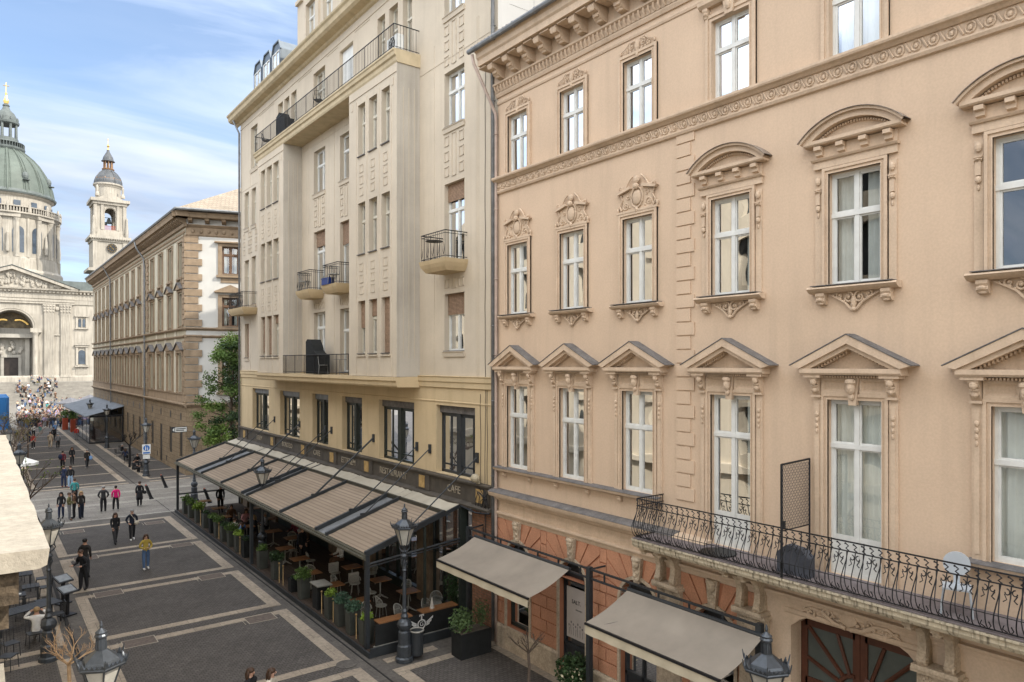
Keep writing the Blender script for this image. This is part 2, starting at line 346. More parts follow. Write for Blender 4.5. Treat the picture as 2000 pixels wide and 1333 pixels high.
# ---------------------------------------------------------------- pink apartment house
pink = tag(empty("apartment_house", (XF, 8, 0)), "salmon pink stuccoed house with pedimented windows and salmon rusticated street floor", "building")
O = (XF, 0, 0)
B3F = [18.84, 16.13, 13.45, 10.46, 7.46, 4.42, 1.4]
wl = MB(F_X, O); ops = []
for i, y in enumerate(B3F):
    ops.append((y - .53, y + .53, 16.08, 18.05)); ops.append((y - .545, y + .545, 11.32, 13.69))
    z0 = 6.03 if i in (3, 4) else 6.18
    ops.append((y - .565, y + .565, z0 - (0.75 if i in (3, 4) else 0), 8.94))
wall(wl, -3.0, 20.0, 4.95, 20.0, ops, .22)
wl.uq([(20.0, 0, 4.95), (20.0, -10, 4.95), (20.0, -10, 20.0), (20.0, 0, 20.0)])
WP(wl.build("wall", PINK, pink), pink)
rm = MB(F_X, O)
for z0, z1 in ((16, 18.3), (11.2, 14), (5.2, 9.2)): rm.uq([(-3, -1.6, z0), (20, -1.6, z0), (20, -1.6, z1), (-3, -1.6, z1)]); rm.uq([(-3, -.25, z0), (20, -.25, z0), (20, -1.6, z0), (-3, -1.6, z0)])
WP(rm.build("dim_interior", ROOMD, pink), pink)

def surround(m, w, h, b, d=.05, z0=0.0, top=True):
    a = w / 2
    for (q0, q1, dd) in ((0, b, d), (b * .55, b, d + .03), (0, b * .18, d + .018)):
        m.ub(-a - q1, -a - q0, z0, h + (q1 if top else 0), 0.001, dd); m.ub(a + q0, a + q1, z0, h + (q1 if top else 0), 0.001, dd)
        if top: m.ub(-a - q0, a + q0, h + q0, h + q1, 0.001, dd)
def corbel(m, u, z, w=.12, h=.2, d=.14):
    m.uprof([(0, z), (d, z), (d, z - h * .25), (d * .8, z - h * .45), (d * .9, z - h * .7), (d * .45, z - h), (0, z - h)], u - w / 2, u + w / 2)
    m.ubl(u, d * .9, z - h * .55, w * .42, .03, h * .16, 6, 4); m.ubl(u, d * .6, z - h * .9, w * .4, .03, h * .12, 6, 4)
def swag(m, z, half, drop):                   # carved apron ornament under a sill
    for s in (-1, 1):
        m.scroll(s * half * .2, z - drop * .35, drop * .30, 1.3, .05, .024, s, PI / 2)
        m.scroll(s * half * .52, z - drop * .22, drop * .2, 1.2, .045, .02, -s, PI / 2)
        m.ut([(s * half * .1, .05, z - drop * .95), (s * half * .3, .055, z - drop * .62), (s * half * .55, .05, z - drop * .4), (s * half * .9, .045, z - drop * .14)], [.03, .026, .022, .015], 5)
        for k in range(4): m.ubl(s * half * (.35 + .14 * k), .04, z - drop * (.5 - .1 * k), .035, .03, .028, 6, 4)
    m.ubl(0, .05, z - drop * .6, .06, .05, drop * .34, 8, 5); m.ubl(0, .06, z - drop * .96, .07, .045, .045, 8, 5)
def crest(m, z, half, hgt):                   # cartouche above a window head
    m.ubl(0, .06, z + hgt * .34, half * .24, .06, hgt * .23, 10, 6)
    m.ut([(half * .3 * math.cos(a), .06, z + hgt * .34 + hgt * .3 * math.sin(a)) for a in [2 * PI * i / 14 for i in range(14)]], .026, 5, True)
    m.ubl(0, .10, z + hgt * .66, half * .13, .09, hgt * .1, 8, 5); m.ubl(0, .08, z + hgt * .86, half * .16, .06, hgt * .12, 8, 5)
    m.ubl(0, .07, z - .02, .06, .05, .07, 6, 4)
    for s in (-1, 1):
        m.uprism([(s * half * .28, z + hgt * .62), (s * half * .98, z + hgt * .50), (s * half * 1.06, z + hgt * .56), (s * half * .34, z + hgt * .70)], 0.001, .13)
        m.ut([(s * half * .22, .07, z + hgt * .98), (s * half * .42, .07, z + hgt * .86), (s * half * .6, .07, z + hgt * .66), (s * half * .82, .07, z + hgt * .62)], [.03, .028, .025, .03], 5)
        m.scroll(s * half * .84, z + hgt * .66, hgt * .09, 1.1, .07, .022, s, 0)
        m.ut([(s * half * .88, .05, z + hgt * .5), (s * half * .78, .05, z + hgt * .34), (s * half * .92, .05, z + hgt * .18), (s * half * .84, .05, z + .02)], .026, 5)
        m.scroll(s * half * .6, z + hgt * .15, hgt * .13, 1.3, .045, .022, -s, 0)
        m.scroll(s * half * .5, z + hgt * .42, hgt * .1, 1.2, .045, .02, s, PI)
        for k in range(5): m.ubl(s * half * (.4 + .13 * k), .03, z + hgt * (.08 + .05 * (k % 3)), .045, .035, .035, 6, 4)
    m.uprism([(-half * .8, z), (half * .8, z), (half * .78, z + hgt * .5), (half * .3, z + hgt * .62), (-half * .3, z + hgt * .62), (-half * .78, z + hgt * .5)], 0.001, .035)

def win_root(name="window"): return MB(F_X)
protos = {}
LEAD2 = mat("painted_flashing", (.27, .22, .18), .7, .3, 4, fine=.2)
def pw(kind, i, curt):
    """pink house window prototypes"""
    if kind == 'A' or kind == 'A2':           # top floor
        w_, h_ = 1.06, 1.97; m = MB(); surround(m, w_, h_, .17)
        if kind == 'A':
            z = h_ + .17
            m.ubl(0, .05, z + .12, .09, .06, .16, 8, 5); m.ubl(0, .05, z - .1, .06, .05, .1, 8, 5)
            for s in (-1, 1):
                m.scroll(s * .2, z + .17, .1, 1.3, .05, .02, -s, PI / 2); m.scroll(s * .42, z + .09, .07, 1.2, .05, .017, s, PI / 2)
                m.ut([(s * .1, .05, z + .27), (s * .28, .05, z + .3), (s * .4, .05, z + .2), (s * .62, .05, z + .12)], [.02, .02, .018, .012], 5)
                m.ubl(s * .62, .05, z + .09, .03, .04, .06, 6, 4)
                for k in range(3): m.ubl(s * (.14 + .13 * k), .03, z + .05, .05, .03, .035, 6, 4)
        else:
            m.uprof([(0, h_ + .35), (.12, h_ + .35), (.2, h_ + .42), (.2, h_ + .5), (0, h_ + .5)], -.85, .85)
            m.uprism([(-.85, h_ + .5), (.85, h_ + .5), (0, h_ + .8)], .001, .16); m.uprism([(-.11, h_), (.11, h_), (.16, h_ + .34), (-.16, h_ + .34)], .001, .12)
            m.ubl(0, .12, h_ + .2, .08, .06, .12, 8, 5)
            for s in (-1, 1): corbel(m, s * .68, h_ + .35, .14, .25)
    elif kind == 'B':
        w_, h_ = 1.09, 2.37; m = MB(); surround(m, w_, h_, .15)
        m.ub(-.74, .74, h_ + .15, h_ + .21, .001, .09); crest(m, h_ + .22, .70, .92)
        for s in (-1, 1): m.ubl(s * .72, .05, h_ + .27, .04, .05, .08, 6, 4)
        m.uprof([(0, 0.0), (.2, -.01), (.24, -.04), (.2, -.09), (.12, -.12), (0, -.12)], -.9, .9)
        for s in (-1, 1): corbel(m, s * .62, -.12, .17, .24, .15)
        swag(m, -.1, .55, .36)
    elif kind == 'C':
        w_, h_ = 1.09, 2.37; m = MB(); surround(m, w_, h_, .13)
        for s in (-1, 1):
            m.ub(s * .77 - .075, s * .77 + .075, 0, h_ + .02, .001, .035)
            m.ubl(s * .77, .07, h_ - .12, .06, .05, .09, 8, 5); corbel(m, s * .77, h_ - .28, .13, .1, .1)
            m.ub(s * .77 - .045, s * .77 + .045, h_ - .62, h_ - .38, .001, .075); m.ubl(s * .77, .06, h_ - .7, .055, .05, .07, 8, 5)
            m.ubl(s * .77, .04, h_ - .84, .03, .03, .06, 6, 4)
        m.ub(-.87, .87, h_ + .14, h_ + .3, .001, .07); m.uprof([(0, h_ + .3), (.11, h_ + .3), (.14, h_ + .34), (0, h_ + .36)], -.9, .9)
        m.ub(-.86, .86, h_ + .36, h_ + .6, .001, .05)
        for k in range(4):
            u = -.72 + .48 * k; m.uprof([(0, h_ + .6), (.2, h_ + .6), (.2, h_ + .52), (.12, h_ + .5), (.12, h_ + .42), (.05, h_ + .4), (0, h_ + .4)], u - .075, u + .075)
        zc = h_ + .62
        m.uprof([(0, zc), (.20, zc), (.23, zc + .03), (.23, zc + .10), (0, zc + .1)], -1.02, 1.02)
        cz = zc + .1 - 1.02; r = math.hypot(1.04, 1.02); a0 = math.atan2(1.02, 1.04)
        def seg(r0, r1, d0, d1, A=a0):
            o_ = arc(0, cz, r1, PI - A, A, 18); i_ = arc(0, cz, r0, PI - A, A, 18)
            m.strip([(u, d1, z) for u, z in o_], [(u, d1, z) for u, z in i_]); m.strip([(u, d1, z) for u, z in o_], [(u, d0, z) for u, z in o_]); m.strip([(u, d1, z) for u, z in i_], [(u, d0, z) for u, z in i_])
        seg(r - .14, r - .02, .001, .22, a0 + .015); seg(r - .02, r + .03, .001, .29, a0 - .03)
        m.uprism(arc(0, cz, r - .15, PI - a0 - .12, a0 + .12, 14), .001, .04)
        for k in range(26):
            a = PI - a0 - .22 - (PI - 2 * a0 - .44) * k / 25; m.ub(-.018 + (r - .19) * math.cos(a), .018 + (r - .19) * math.cos(a), cz + (r - .21) * math.sin(a), cz + (r - .16) * math.sin(a), .04, .1)
        m.uprof([(0, 0.0), (.22, -.01), (.26, -.05), (.2, -.1), (.12, -.14), (0, -.14)], -.93, .93)
        for s in (-1, 1): corbel(m, s * .68, -.14, .19, .24, .17)
        swag(m, -.12, .58, .4)
    elif kind in ('D', 'E'):
        low = .86 if kind == 'E' else 0; w_, h_ = 1.13, 2.76 + (0.9 if kind == 'E' else 0); H0 = h_; m = MB()
        surround(m, w_, h_, .13)
        for s in (-1, 1):
            m.ub(s * .79 - .085, s * .79 + .085, 0, H0 + .04, .001, .05); m.ub(s * .79 - .045, s * .79 + .045, .1, H0 - .1, .05, .065)
            for k, zz in enumerate((H0 - .32, H0 - .44, H0 - .56, H0 - .68)): m.ubl(s * .79, .075, zz, .05 - .007 * k, .035, .055, 6, 4)
            m.ub(s * .79 - .10, s * .79 + .10, H0 + .04, H0 + .09, .001, .12)
            m.uprof([(0, H0 + .5), (.24, H0 + .5), (.25, H0 + .42), (.16, H0 + .3), (.16, H0 + .2), (.07, H0 + .09), (0, H0 + .09)], s * .79 - .085, s * .79 + .085)
            m.ubl(s * .79, .22, H0 + .37, .075, .05, .08, 8, 5); m.ubl(s * .79, .15, H0 + .2, .06, .05, .06, 8, 5)
            m.ubl(s * .79, .18, H0 + .28, .09, .04, .03, 6, 4)
            # framed frieze panels
            u0, u1 = (.16, .66) if s > 0 else (-.66, -.16)
            m.ub(u0 - .03, u1 + .03, H0 + .13, H0 + .17, .03, .08); m.ub(u0 - .03, u1 + .03, H0 + .41, H0 + .45, .03, .08)
            m.ub(u0 - .03, u0, H0 + .17, H0 + .41, .03, .08); m.ub(u1, u1 + .03, H0 + .17, H0 + .41, .03, .08)
            c = [(u0, .08, H0 + .17), (u1, .08, H0 + .17), (u1, .08, H0 + .41), (u0, .08, H0 + .41)]; e = [(u0 + .1, -.01, H0 + .27), (u1 - .1, -.01, H0 + .27), (u1 - .1, -.01, H0 + .31), (u0 + .1, -.01, H0 + .31)]
            for k in range(4): m.uq([c[k], c[(k + 1) % 4], e[(k + 1) % 4], e[k]])
        m.ub(-.87, .87, H0 + .13, H0 + .5, .001, .035)
        # keystone head
        m.uprism([(-.075, H0 - .1), (.075, H0 - .1), (.14, H0 + .48), (-.14, H0 + .48)], .001, .12)
        m.ubl(0, .17, H0 + .26, .09, .09, .15, 10, 6); m.ubl(0, .2, H0 + .38, .12, .07, .07, 8, 5); m.ubl(0, .24, H0 + .24, .022, .04, .04, 6, 4); m.ubl(0, .15, H0 + .08, .06, .05, .08, 8, 5)
        for k in range(24): u = -.66 + 1.32 * k / 23; m.ub(u - .016, u + .016, H0 + .46, H0 + .505, .035, .2)
        for s in (-1, 1): m.ub(s * .8 - .19, s * .8 + .19, H0 + .46, H0 + .52, .001, .28)
        zc = H0 + .52
        m.uprof([(0, zc), (.30, zc), (.33, zc + .04), (.33, zc + .13), (0, zc + .13)], -1.05, 1.05)
        for s in (-1, 1):
            P0, P1 = (s * 1.24, zc + .19), (0, zc + .82); Q0, Q1 = (s * 1.04, zc + .13), (0, zc + .64); T0, T1 = (s * .83, zc + .13), (0, zc + .54)
            m.uprism([P0, P1, Q1, Q0], .001, .36); m.uprism([Q0, Q1, T1, T0], .001, .29)
            m.uprism([(s * 1.24, zc + .19), (s * 1.16, zc + .17), (s * 1.02, zc + .13), (s * 1.02, zc + .24)], .001, .34)
            for k in range(11):
                t = (k + 1) / 12.5; u = T0[0] * (1 - t); z = T0[1] + (T1[1] - T0[1]) * t
                m.ub(u - .018, u + .018, z - .06, z - .002, .03, .16)
        m.uprism([(-.8, zc + .13), (.8, zc + .13), (0, zc + .52)], .001, .03)
    mats = PINKT
    root = m.build("window", mats)
    if kind in ('D', 'E'):
        lf = MB(); 
        for s in (-1, 1): lf.uprism([(s * 1.26, zc + .19), (0, zc + .825), (0, zc + .845), (s * 1.26, zc + .21)], .001, .375)
        lf.build("lead_cap", LEAD, root)
    if kind == 'C':
        lf = MB(); o_ = arc(0, cz, r + .032, PI - a0 + .03, a0 - .03, 18); i_ = arc(0, cz, r + .044, PI - a0 + .03, a0 - .03, 18)
        lf.strip([(u, .0, z) for u, z in o_], [(u, .33, z) for u, z in o_]); lf.strip([(u, .33, z) for u, z in o_], [(u, .33, z) for u, z in i_]); lf.strip([(u, .0, z + .01) for u, z in i_], [(u, .33, z) for u, z in i_])
        lf.build("lead_cap", LEAD2, root)
    if kind in ('B', 'C'):
        lf = MB(); lf.ub(-w_ / 2 - .3, w_ / 2 + .3, .004, .02, -.2, .25); lf.build("sill_flashing", LEAD, root)
    sash(root, w_, h_, -.12, tr=.63 if kind not in ('D', 'E') else (.64 if kind == 'D' else .735), lower_panel=.75 if kind == 'E' else 0, bar=.06)
    curtain(root, w_, h_, -.12, curt)
    return root
def put(root, y, z, first=False):
    o = root if first else copy_tree(root)
    o.parent = pink; o.location = Vector((XF, y, z)) - Vector(pink.location); return o
kinds3 = ['A', 'A', 'A', 'A2', 'A2', 'A2', 'A2']; kinds2 = ['B', 'B', 'B', 'C', 'C', 'C', 'C']; kinds1 = ['D', 'D', 'D', 'E', 'E', 'D', 'D']
c3 = ['half', 'half', 'full', 'full', 'full', 'half', 'full']; c2 = ['full', 'full', 'sides', 'sides', 'half', 'none', 'sides']; c1 = ['half', 'full', 'sides', 'sides', 'full', 'full', 'full']
for ks, cs, z in ((kinds3, c3, 16.08), (kinds2, c2, 11.32), (kinds1, c1, 6.18)):
    cache = {}
    for i, y in enumerate(B3F):
        k = (ks[i], cs[i]); zz = z - .9 if ks[i] == 'E' else z
        if k in cache: put(cache[k], y, zz)
        else: cache[k] = put(pw(ks[i], i, cs[i]), y, zz, True)

# string course with egg ornament
m = MB(F_X, O)
m.uprof([(0, 15.52), (.07, 15.54), (.10, 15.6), (.10, 15.63), (.06, 15.64), (.06, 15.9), (.10, 15.9), (.16, 15.95), (.22, 15.98), (.24, 16.02), (.24, 16.07), (0, 16.09)], -3, 20.06)
u = -1.2
while u < 19.95:
    m.ut([(u + .085 * math.cos(a), .075, 15.77 + .1 * math.sin(a)) for a in [2 * PI * i / 9 for i in range(9)]], .02, 4, True); m.ubl(u, .07, 15.77, .045, .035, .055, 6, 4)
    m.ut([(u + .11, .075, 15.68), (u + .16, .09, 15.78), (u + .2, .075, 15.87)], .022, 4)
    u += .31
WP(m.build("string_course", PINKT, pink), pink)
# crowning cornice
m = MB(F_X, O)
m.uprof([(0, 18.62), (.03, 18.62), (.05, 18.68), (.03, 18.74), (0, 18.74)], -3, 20.0)
m.uprof([(0, 18.86), (.05, 18.86), (.09, 18.95), (.09, 18.99), (0, 18.99)], -3, 20.03)
u = -3
while u < 20: m.ut([(u, .1, 19.02), (u + .02, .17, 19.1), (u, .2, 19.2)], .035, 4); u += .175
m.uprof([(0, 19.0), (.10, 19.0), (.12, 19.2), (.2, 19.24), (.2, 19.3), (.12, 19.32), (.12, 19.8), (0, 19.8)], -3, 20.05)
u = -2.6
while u < 20.1:
    m.uprof([(.1, 19.78), (.66, 19.78), (.7, 19.7), (.66, 19.6), (.5, 19.56), (.42, 19.42), (.3, 19.36), (.1, 19.34)], u - .13, u + .13)
    for dd, zz in ((.62, 19.62), (.46, 19.5), (.32, 19.4)): m.ubl(u, dd, zz, .15, .07, .06, 6, 4)
    m.ubl(u + .4, .45, 19.76, .1, .1, .03, 8, 4); m.ub(u + .2, u + .62, 19.74, 19.78, .2, .7)
    u += .82
m.uprof([(0, 19.8), (.78, 19.8), (.78, 20.0), (.84, 20.06), (.86, 20.2), (.92, 20.28), (0, 20.3)], -3, 20.1)
WP(m.build("cornice", PINKT, pink), pink)
m = MB(F_X, O); m.ut([(-3, 1.0, 20.32), (20.35, 1.0, 20.32)], .085, 8)
u = -2
while u < 20: m.ut([(u, 1.0 + .09 * math.cos(a), 20.32 + .09 * math.sin(a)) for a in [PI * 2 * i / 10 for i in range(10)]], .02, 4, True); u += 1.1
m.ub(-3, 20.2, 20.30, 20.33, 0, .95)
WP(m.build("gutter", ZINC, pink), pink)
m = MB(F_X, O); m.uq([(-3, .95, 20.36), (20.15, .95, 20.36), (20.15, -7, 24.4), (-3, -7, 24.4)])
u = 18.2
while u < 20.2: m.ut([(u, .96, 20.42), (u, .2, 20.82)], .06, 6); u += .2
WP(m.build("roof", mat("grey_clay_tile", (.34, .30, .26), .9, .3, 6), pink), pink)
# downpipe
m = MB(F_X, O); m.ut([(20.2, .95, 20.2), (20.16, .9, 19.9), (19.98, .12, 18.3), (19.98, .1, 18.0), (19.98, .1, 4.6), (19.98, .1, 0.1)], .055, 8)
for z in (17.6, 15, 12.6, 10, 7.6, 5.4): m.ut([(19.98 + .065 * math.cos(a), .1 + .065 * math.sin(a), z) for a in [PI * 2 * i / 10 for i in range(10)]], .02, 4, True)
WP(m.build("downpipe", mat("pinkish_painted_pipe", (.40, .31, .26), .5, .2, 3), pink, smooth=True), pink)
# quoin strip
m = MB(F_X, O); z = 6.2; k = 0
while z < 15.45:
    m.ub(11.54 + (.12 if k % 2 else 0), 12.11, z + .02, z + .335, .001, .035); z += .35; k += 1
WP(m.build("quoins", PINK, pink), pink)
# sill ledge, belt cornice, frieze
m = MB(F_X, O)
for a, b in ((12.6, 20.02), (-3, 5.35)):
    m.uprof([(0, 6.0), (.12, 6.02), (.2, 6.06), (.22, 6.13), (0, 6.17)], a, b)
for u in (19.55, 18.15, 16.85, 15.42, 14.1, 12.85): corbel(m, u, 6.0, .13, .16, .12)
m.uprof([(0, 4.95), (.06, 5.0), (.12, 5.02), (.14, 5.1), (.3, 5.16), (.34, 5.26), (.34, 5.3), (.18, 5.36), (0, 5.38)], 11.0, 20.12)
m.uprof([(0, 4.40), (.04, 4.42), (.05, 4.5), (.1, 4.52), (.12, 4.56), (.12, 4.60), (0, 4.62)], -3, 20.05)
m.ub(-3, 20.02, 4.38, 4.96, -.02, .012)
for u in (18.2, 15.45): m.ub(u - .012, u + .012, 5.4, 5.98, .0, .006)
WP(m.build("belt_cornice", PINKT, pink), pink)
m = MB(F_X, O); m.uprof([(0.0, 5.382), (.19, 5.362), (.355, 5.302), (.355, 5.312), (.19, 5.375), (0, 5.40)], 12.0, 20.12); WP(m.build("belt_flashing", LEAD, pink), pink)
for a, b in ((12.6, 20.02), (-3, 5.35)): m = MB(F_X, O); m.uprof([(0, 6.172), (.24, 6.134), (.24, 6.148), (0, 6.19)], a, b); WP(m.build("ledge_flashing", LEAD, pink), pink)

# rusticated street floor ------------------------------------------------
ARCH = [18.84, 16.13, 13.43, 10.95]; AW = [.62, .60, .68, .60]; SP = 3.12
gf = MB(F_X, O)                                # backing joint-coloured wall
gops = [(c - a, c + a, (.78 if i == 0 else .05), SP) for i, (c, a) in enumerate(zip(ARCH, AW))]
wall(gf, 9.6, 20.0, 0, SP, gops, .3)
cuts = [9.6] + [x for c, a in sorted(zip(ARCH, AW)) for x in (c - a, c + a)] + [20.0]
for i in range(0, len(cuts), 2): gf.uq([(cuts[i], 0, SP), (cuts[i + 1], 0, SP), (cuts[i + 1], 0, 4.4), (cuts[i], 0, 4.4)])
for c, a in zip(ARCH, AW):
    A = arc(c, SP, a, 0, PI, 14)
    gf.strip([(u, 0, z) for u, z in A], [(u, 0, 4.4) for u, z in A]); gf.strip([(u, 0, z) for u, z in A], [(u, -.3, z) for u, z in A])
WP(gf.build("street_floor_wall", RUSTJ, pink), pink)
bl = MB(F_X, O)
def blk(u0, u1, z0, z1): 
    if u1 - u0 > .06 and z1 - z0 > .06: bl.uprism([(u0 + .02, z0 + .02), (u1 - .02, z0 + .02), (u1 - .02, z1 - .02), (u0 + .02, z1 - .02)], .0, .035)
for c, a in zip(ARCH, AW):
    r0 = a + .1; hw = min(1.2, r0 + .5); top = 4.38
    angs = [R(x) for x in (0, 20, 40, 60, 78)]
    for s in (0, 1):
        for a0, a1 in zip(angs, angs[1:]):
            def ray(t):
                q = hw / max(1e-6, math.cos(t)); zq = (top - SP) / max(1e-6, math.sin(t)) if t > 0 else 99
                q = min(q, zq); return (q * math.cos(t), q * math.sin(t))
            p = [(r0 * math.cos(a0 + .025), r0 * math.sin(a0 + .025)), ray(a0 + .02)]
            corner = math.atan2(top - SP, hw)
            if a0 < corner < a1: p.append((hw, top - SP))
            p += [ray(a1 - .02), (r0 * math.cos(a1 - .025), r0 * math.sin(a1 - .025))]
            p = [(c + (-x if s else x), SP + z) for x, z in p]
            bl.uprism(p, 0, .035)
spans = []; e = [9.62] + [x for c, a in sorted(zip(ARCH, AW)) for x in (c - min(1.2, a + .6), c + min(1.2, a + .6))] + [20.0]
for i in range(0, len(e), 2):
    z = SP
    k = 0
    while z < 4.3:
        z1 = min(z + .42, 4.4)
        if e[i + 1] - e[i] > .7: mid = (e[i] + e[i + 1]) / 2 + (.12 if k % 2 else -.12); blk(e[i], mid, z, z1); blk(mid, e[i + 1], z, z1)
        else: blk(e[i], e[i + 1], z, z1)
        z = z1; k += 1
for i in range(0, len(cuts), 2):
    z = .78; k = 0; a_, b_ = cuts[i] + (.1 if i else 0), cuts[i + 1] - (.1 if i + 2 < len(cuts) else 0)
    while z < SP - .1:
        z1 = min(z + .39, SP); q = a_ + (b_ - a_) * (.38 if k % 2 else .62); blk(a_, q, z, z1); blk(q, b_, z, z1); z = z1; k += 1
WP(bl.build("rusticated_blocks", RUST, pink), pink)
m = MB(F_X, O)
for c, a in zip(ARCH, AW):
    A = arc(c, SP, a + .09, 0, PI, 16); Bq = arc(c, SP, a, 0, PI, 16)
    m.strip([(u, .06, z) for u, z in A], [(u, .06, z) for u, z in Bq]); m.strip([(u, .06, z) for u, z in A], [(u, 0, z) for u, z in A]); m.strip([(u, .06, z) for u, z in Bq], [(u, -.3, z) for u, z in Bq])
    for s in (-1, 1): m.ub(c + s * (a + .045) - .045, c + s * (a + .045) + .045, .78, SP, .001, .06)
for i in range(0, len(cuts), 2): m.uprof([(0, 0), (.1, 0), (.1, .7), (.06, .78), (0, .78)], cuts[i], cuts[i + 1])
m.ub(ARCH[0] - .62, ARCH[0] + .62, 0, .78, 0, .08)
WP(m.build("stone_dressings", PINKS, pink), pink)
for c in ARCH:
    k = MB(F_X, (0, 0, 0)); k.uprism([(-.10, -.62), (.10, -.62), (.17, .06), (-.17, .06)], .0, .12); k.ubl(0, .14, -.1, .12, .08, .13, 10, 6); k.ubl(0, .16, .0, .15, .06, .07, 8, 5)
    for q in range(4): k.ubl((-.04 if q % 2 else .04), .13, -.25 - .09 * q, .07, .04, .06, 6, 4)
    o = k.build("keystone", PINKS, pink); o.location = Vector((XF, c, 4.36)) - Vector(pink.location)
m = MB(F_X, O)                                 # shop windows and doors in the arches
for i, (c, a) in enumerate(zip(ARCH, AW)):
    g = MB(F_X, (0, 0, 0)); z0 = .8 if i == 0 else .05
    for s in (-1, 1): g.ub(s * (a - .04) - .04, s * (a - .04) + .04, z0, SP, -.26, -.16)
    g.ub(-a, a, SP - .12, SP - .02, -.26, -.15); g.ub(-a, a, z0, z0 + .1, -.26, -.16)
    if i: g.ub(-a, a, 1.0, 1.1, -.26, -.16); g.ub(-a, a, z0 + .1, 1.0, -.25, -.2)
    if i == 2: g.ub(-.03, .03, z0, SP - .1, -.26, -.16)
    g.uprism(arc(0, SP, a, 0, PI, 12), -.27, -.24)
    o = g.build("shop_window", ANTH if i != 0 else DKGREEN, pink); o.location = Vector((XF, c, 0)) - Vector(pink.location)
    g = MB(F_X, (0, 0, 0)); g.uq([(-a, -.22, z0), (a, -.22, z0), (a, -.22, SP), (-a, -.22, SP)]); g.build("pane", GLASS_D, o)
r2 = MB(F_X, O); r2.uq([(9.6, -1.4, 0), (20, -1.4, 0), (20, -1.4, 4.4), (9.6, -1.4, 4.4)]); WP(r2.build("shop_interior", ROOMD, pink), pink)
# poster in the second arch
pm = MB(F_X, O); pm.ub(15.66, 16.56, 1.3, 2.85, -.15, -.14); po = WP(pm.build("shop_poster", mat("pale_poster_paper", (.40, .35, .31), .8, .06, 2), pink), pink)
WP(text("SALT.", .17, MX(XF + .135, 16.12, 2.42), IRON, po, "lettering", .003), po); WP(text("BUDAPEST", .06, MX(XF + .135, 16.0, 2.2), LEAD, po, "lettering", .003), po)
pm = MB(F_X, O)
for q in range(7):
    u = 15.85 + .1 * q; pm.ut([(u, -.135, 1.4), (u + .02 * (q % 3 - 1), -.132, 1.6 + .05 * (q % 3))], .008, 4); pm.ubl(u, -.135, 1.68 + .05 * (q % 3), .03, .003, .04, 6, 4)
WP(pm.build("plant_drawing", LEAD, po), po)

# portal bay
m = MB(F_X, O)
wall(m, -3, 9.6, 0, 4.4, [(6.22, 8.9, 0, 4.16)], .55)
for s, c in ((1, 8.9), (-1, 6.22)):
    m.uprism([(c, 4.16), (c, 3.9), (c - s * .1, 3.98), (c - s * .2, 4.08), (c - s * .36, 4.16)], -.55, 0)
m.uprof([(0, 4.16), (.03, 4.2), (.03, 4.28), (0, 4.3)], 6.1, 9.05)
WP(m.build("portal_wall", PINKT, pink), pink)
m = MB(F_X, O)                                  # garland over the door
for s in (-1, 1):
    c = 7.58
    m.ut([(c + s * .05, .05, 4.22), (c + s * .3, .07, 4.26), (c + s * .55, .07, 4.42), (c + s * .8, .06, 4.44), (c + s * 1.05, .05, 4.3)], [.05, .045, .04, .035, .02], 6)
    m.scroll(c + s * .42, 4.42, .13, 1.4, .06, .024, s, 0); m.scroll(c + s * .8, 4.36, .1, 1.3, .06, .02, -s, 0)
    for k in range(8): m.ubl(c + s * (.2 + .11 * k), .05, 4.34 + .06 * math.sin(k * 2.1), .05, .04, .035, 6, 4)
m.ubl(7.58, .05, 4.40, .2, .05, .13, 10, 6)
WP(m.build("garland_relief", PINKT, pink), pink)
for c in (12.27, 9.81, 5.81):
    k = MB(F_X, (0, 0, 0))
    k.ub(-.36, .36, 0, 3.3, -.02, .1); k.ub(-.42, .42, 3.3, 3.42, -.02, .22); k.ub(-.38, .38, 3.42, 3.9, -.02, .16); k.ub(-.44, .44, 3.9, 3.98, -.02, .3); k.ub(-.4, .4, 3.98, 4.06, -.02, .36)
    for s in (-1, 1):
        for q in range(4): k.scroll(s * .2, 3.52 + .1 * q, .09, 1.2, .18, .02, s * (1 if q % 2 else -1), q)
        k.uprof([(0, 5.0), (.9, 5.0), (.92, 4.93), (.78, 4.87), (.5, 4.82), (.34, 4.68), (.27, 4.48), (.29, 4.28), (.35, 4.14), (.3, 4.06), (0, 4.06)], s * .24 - .075, s * .24 + .075)
        k.ut([(s * .24 - .08, .29 + .06 * math.cos(a), 4.15 + .06 * math.sin(a)) for a in [2 * PI * i / 10 for i in range(10)]], .025, 5, True); k.ubl(s * .24, .31, 4.15, .1, .05, .05, 8, 5)
        k.ubl(s * .24, .8, 4.88, .09, .07, .06, 8, 5)
    k.ub(-.3, .3, 3.46, 3.86, .16, .175)
    o = k.build("balcony_console", PINKS, pink); o.location = Vector((XF, c, 0)) - Vector(pink.location)
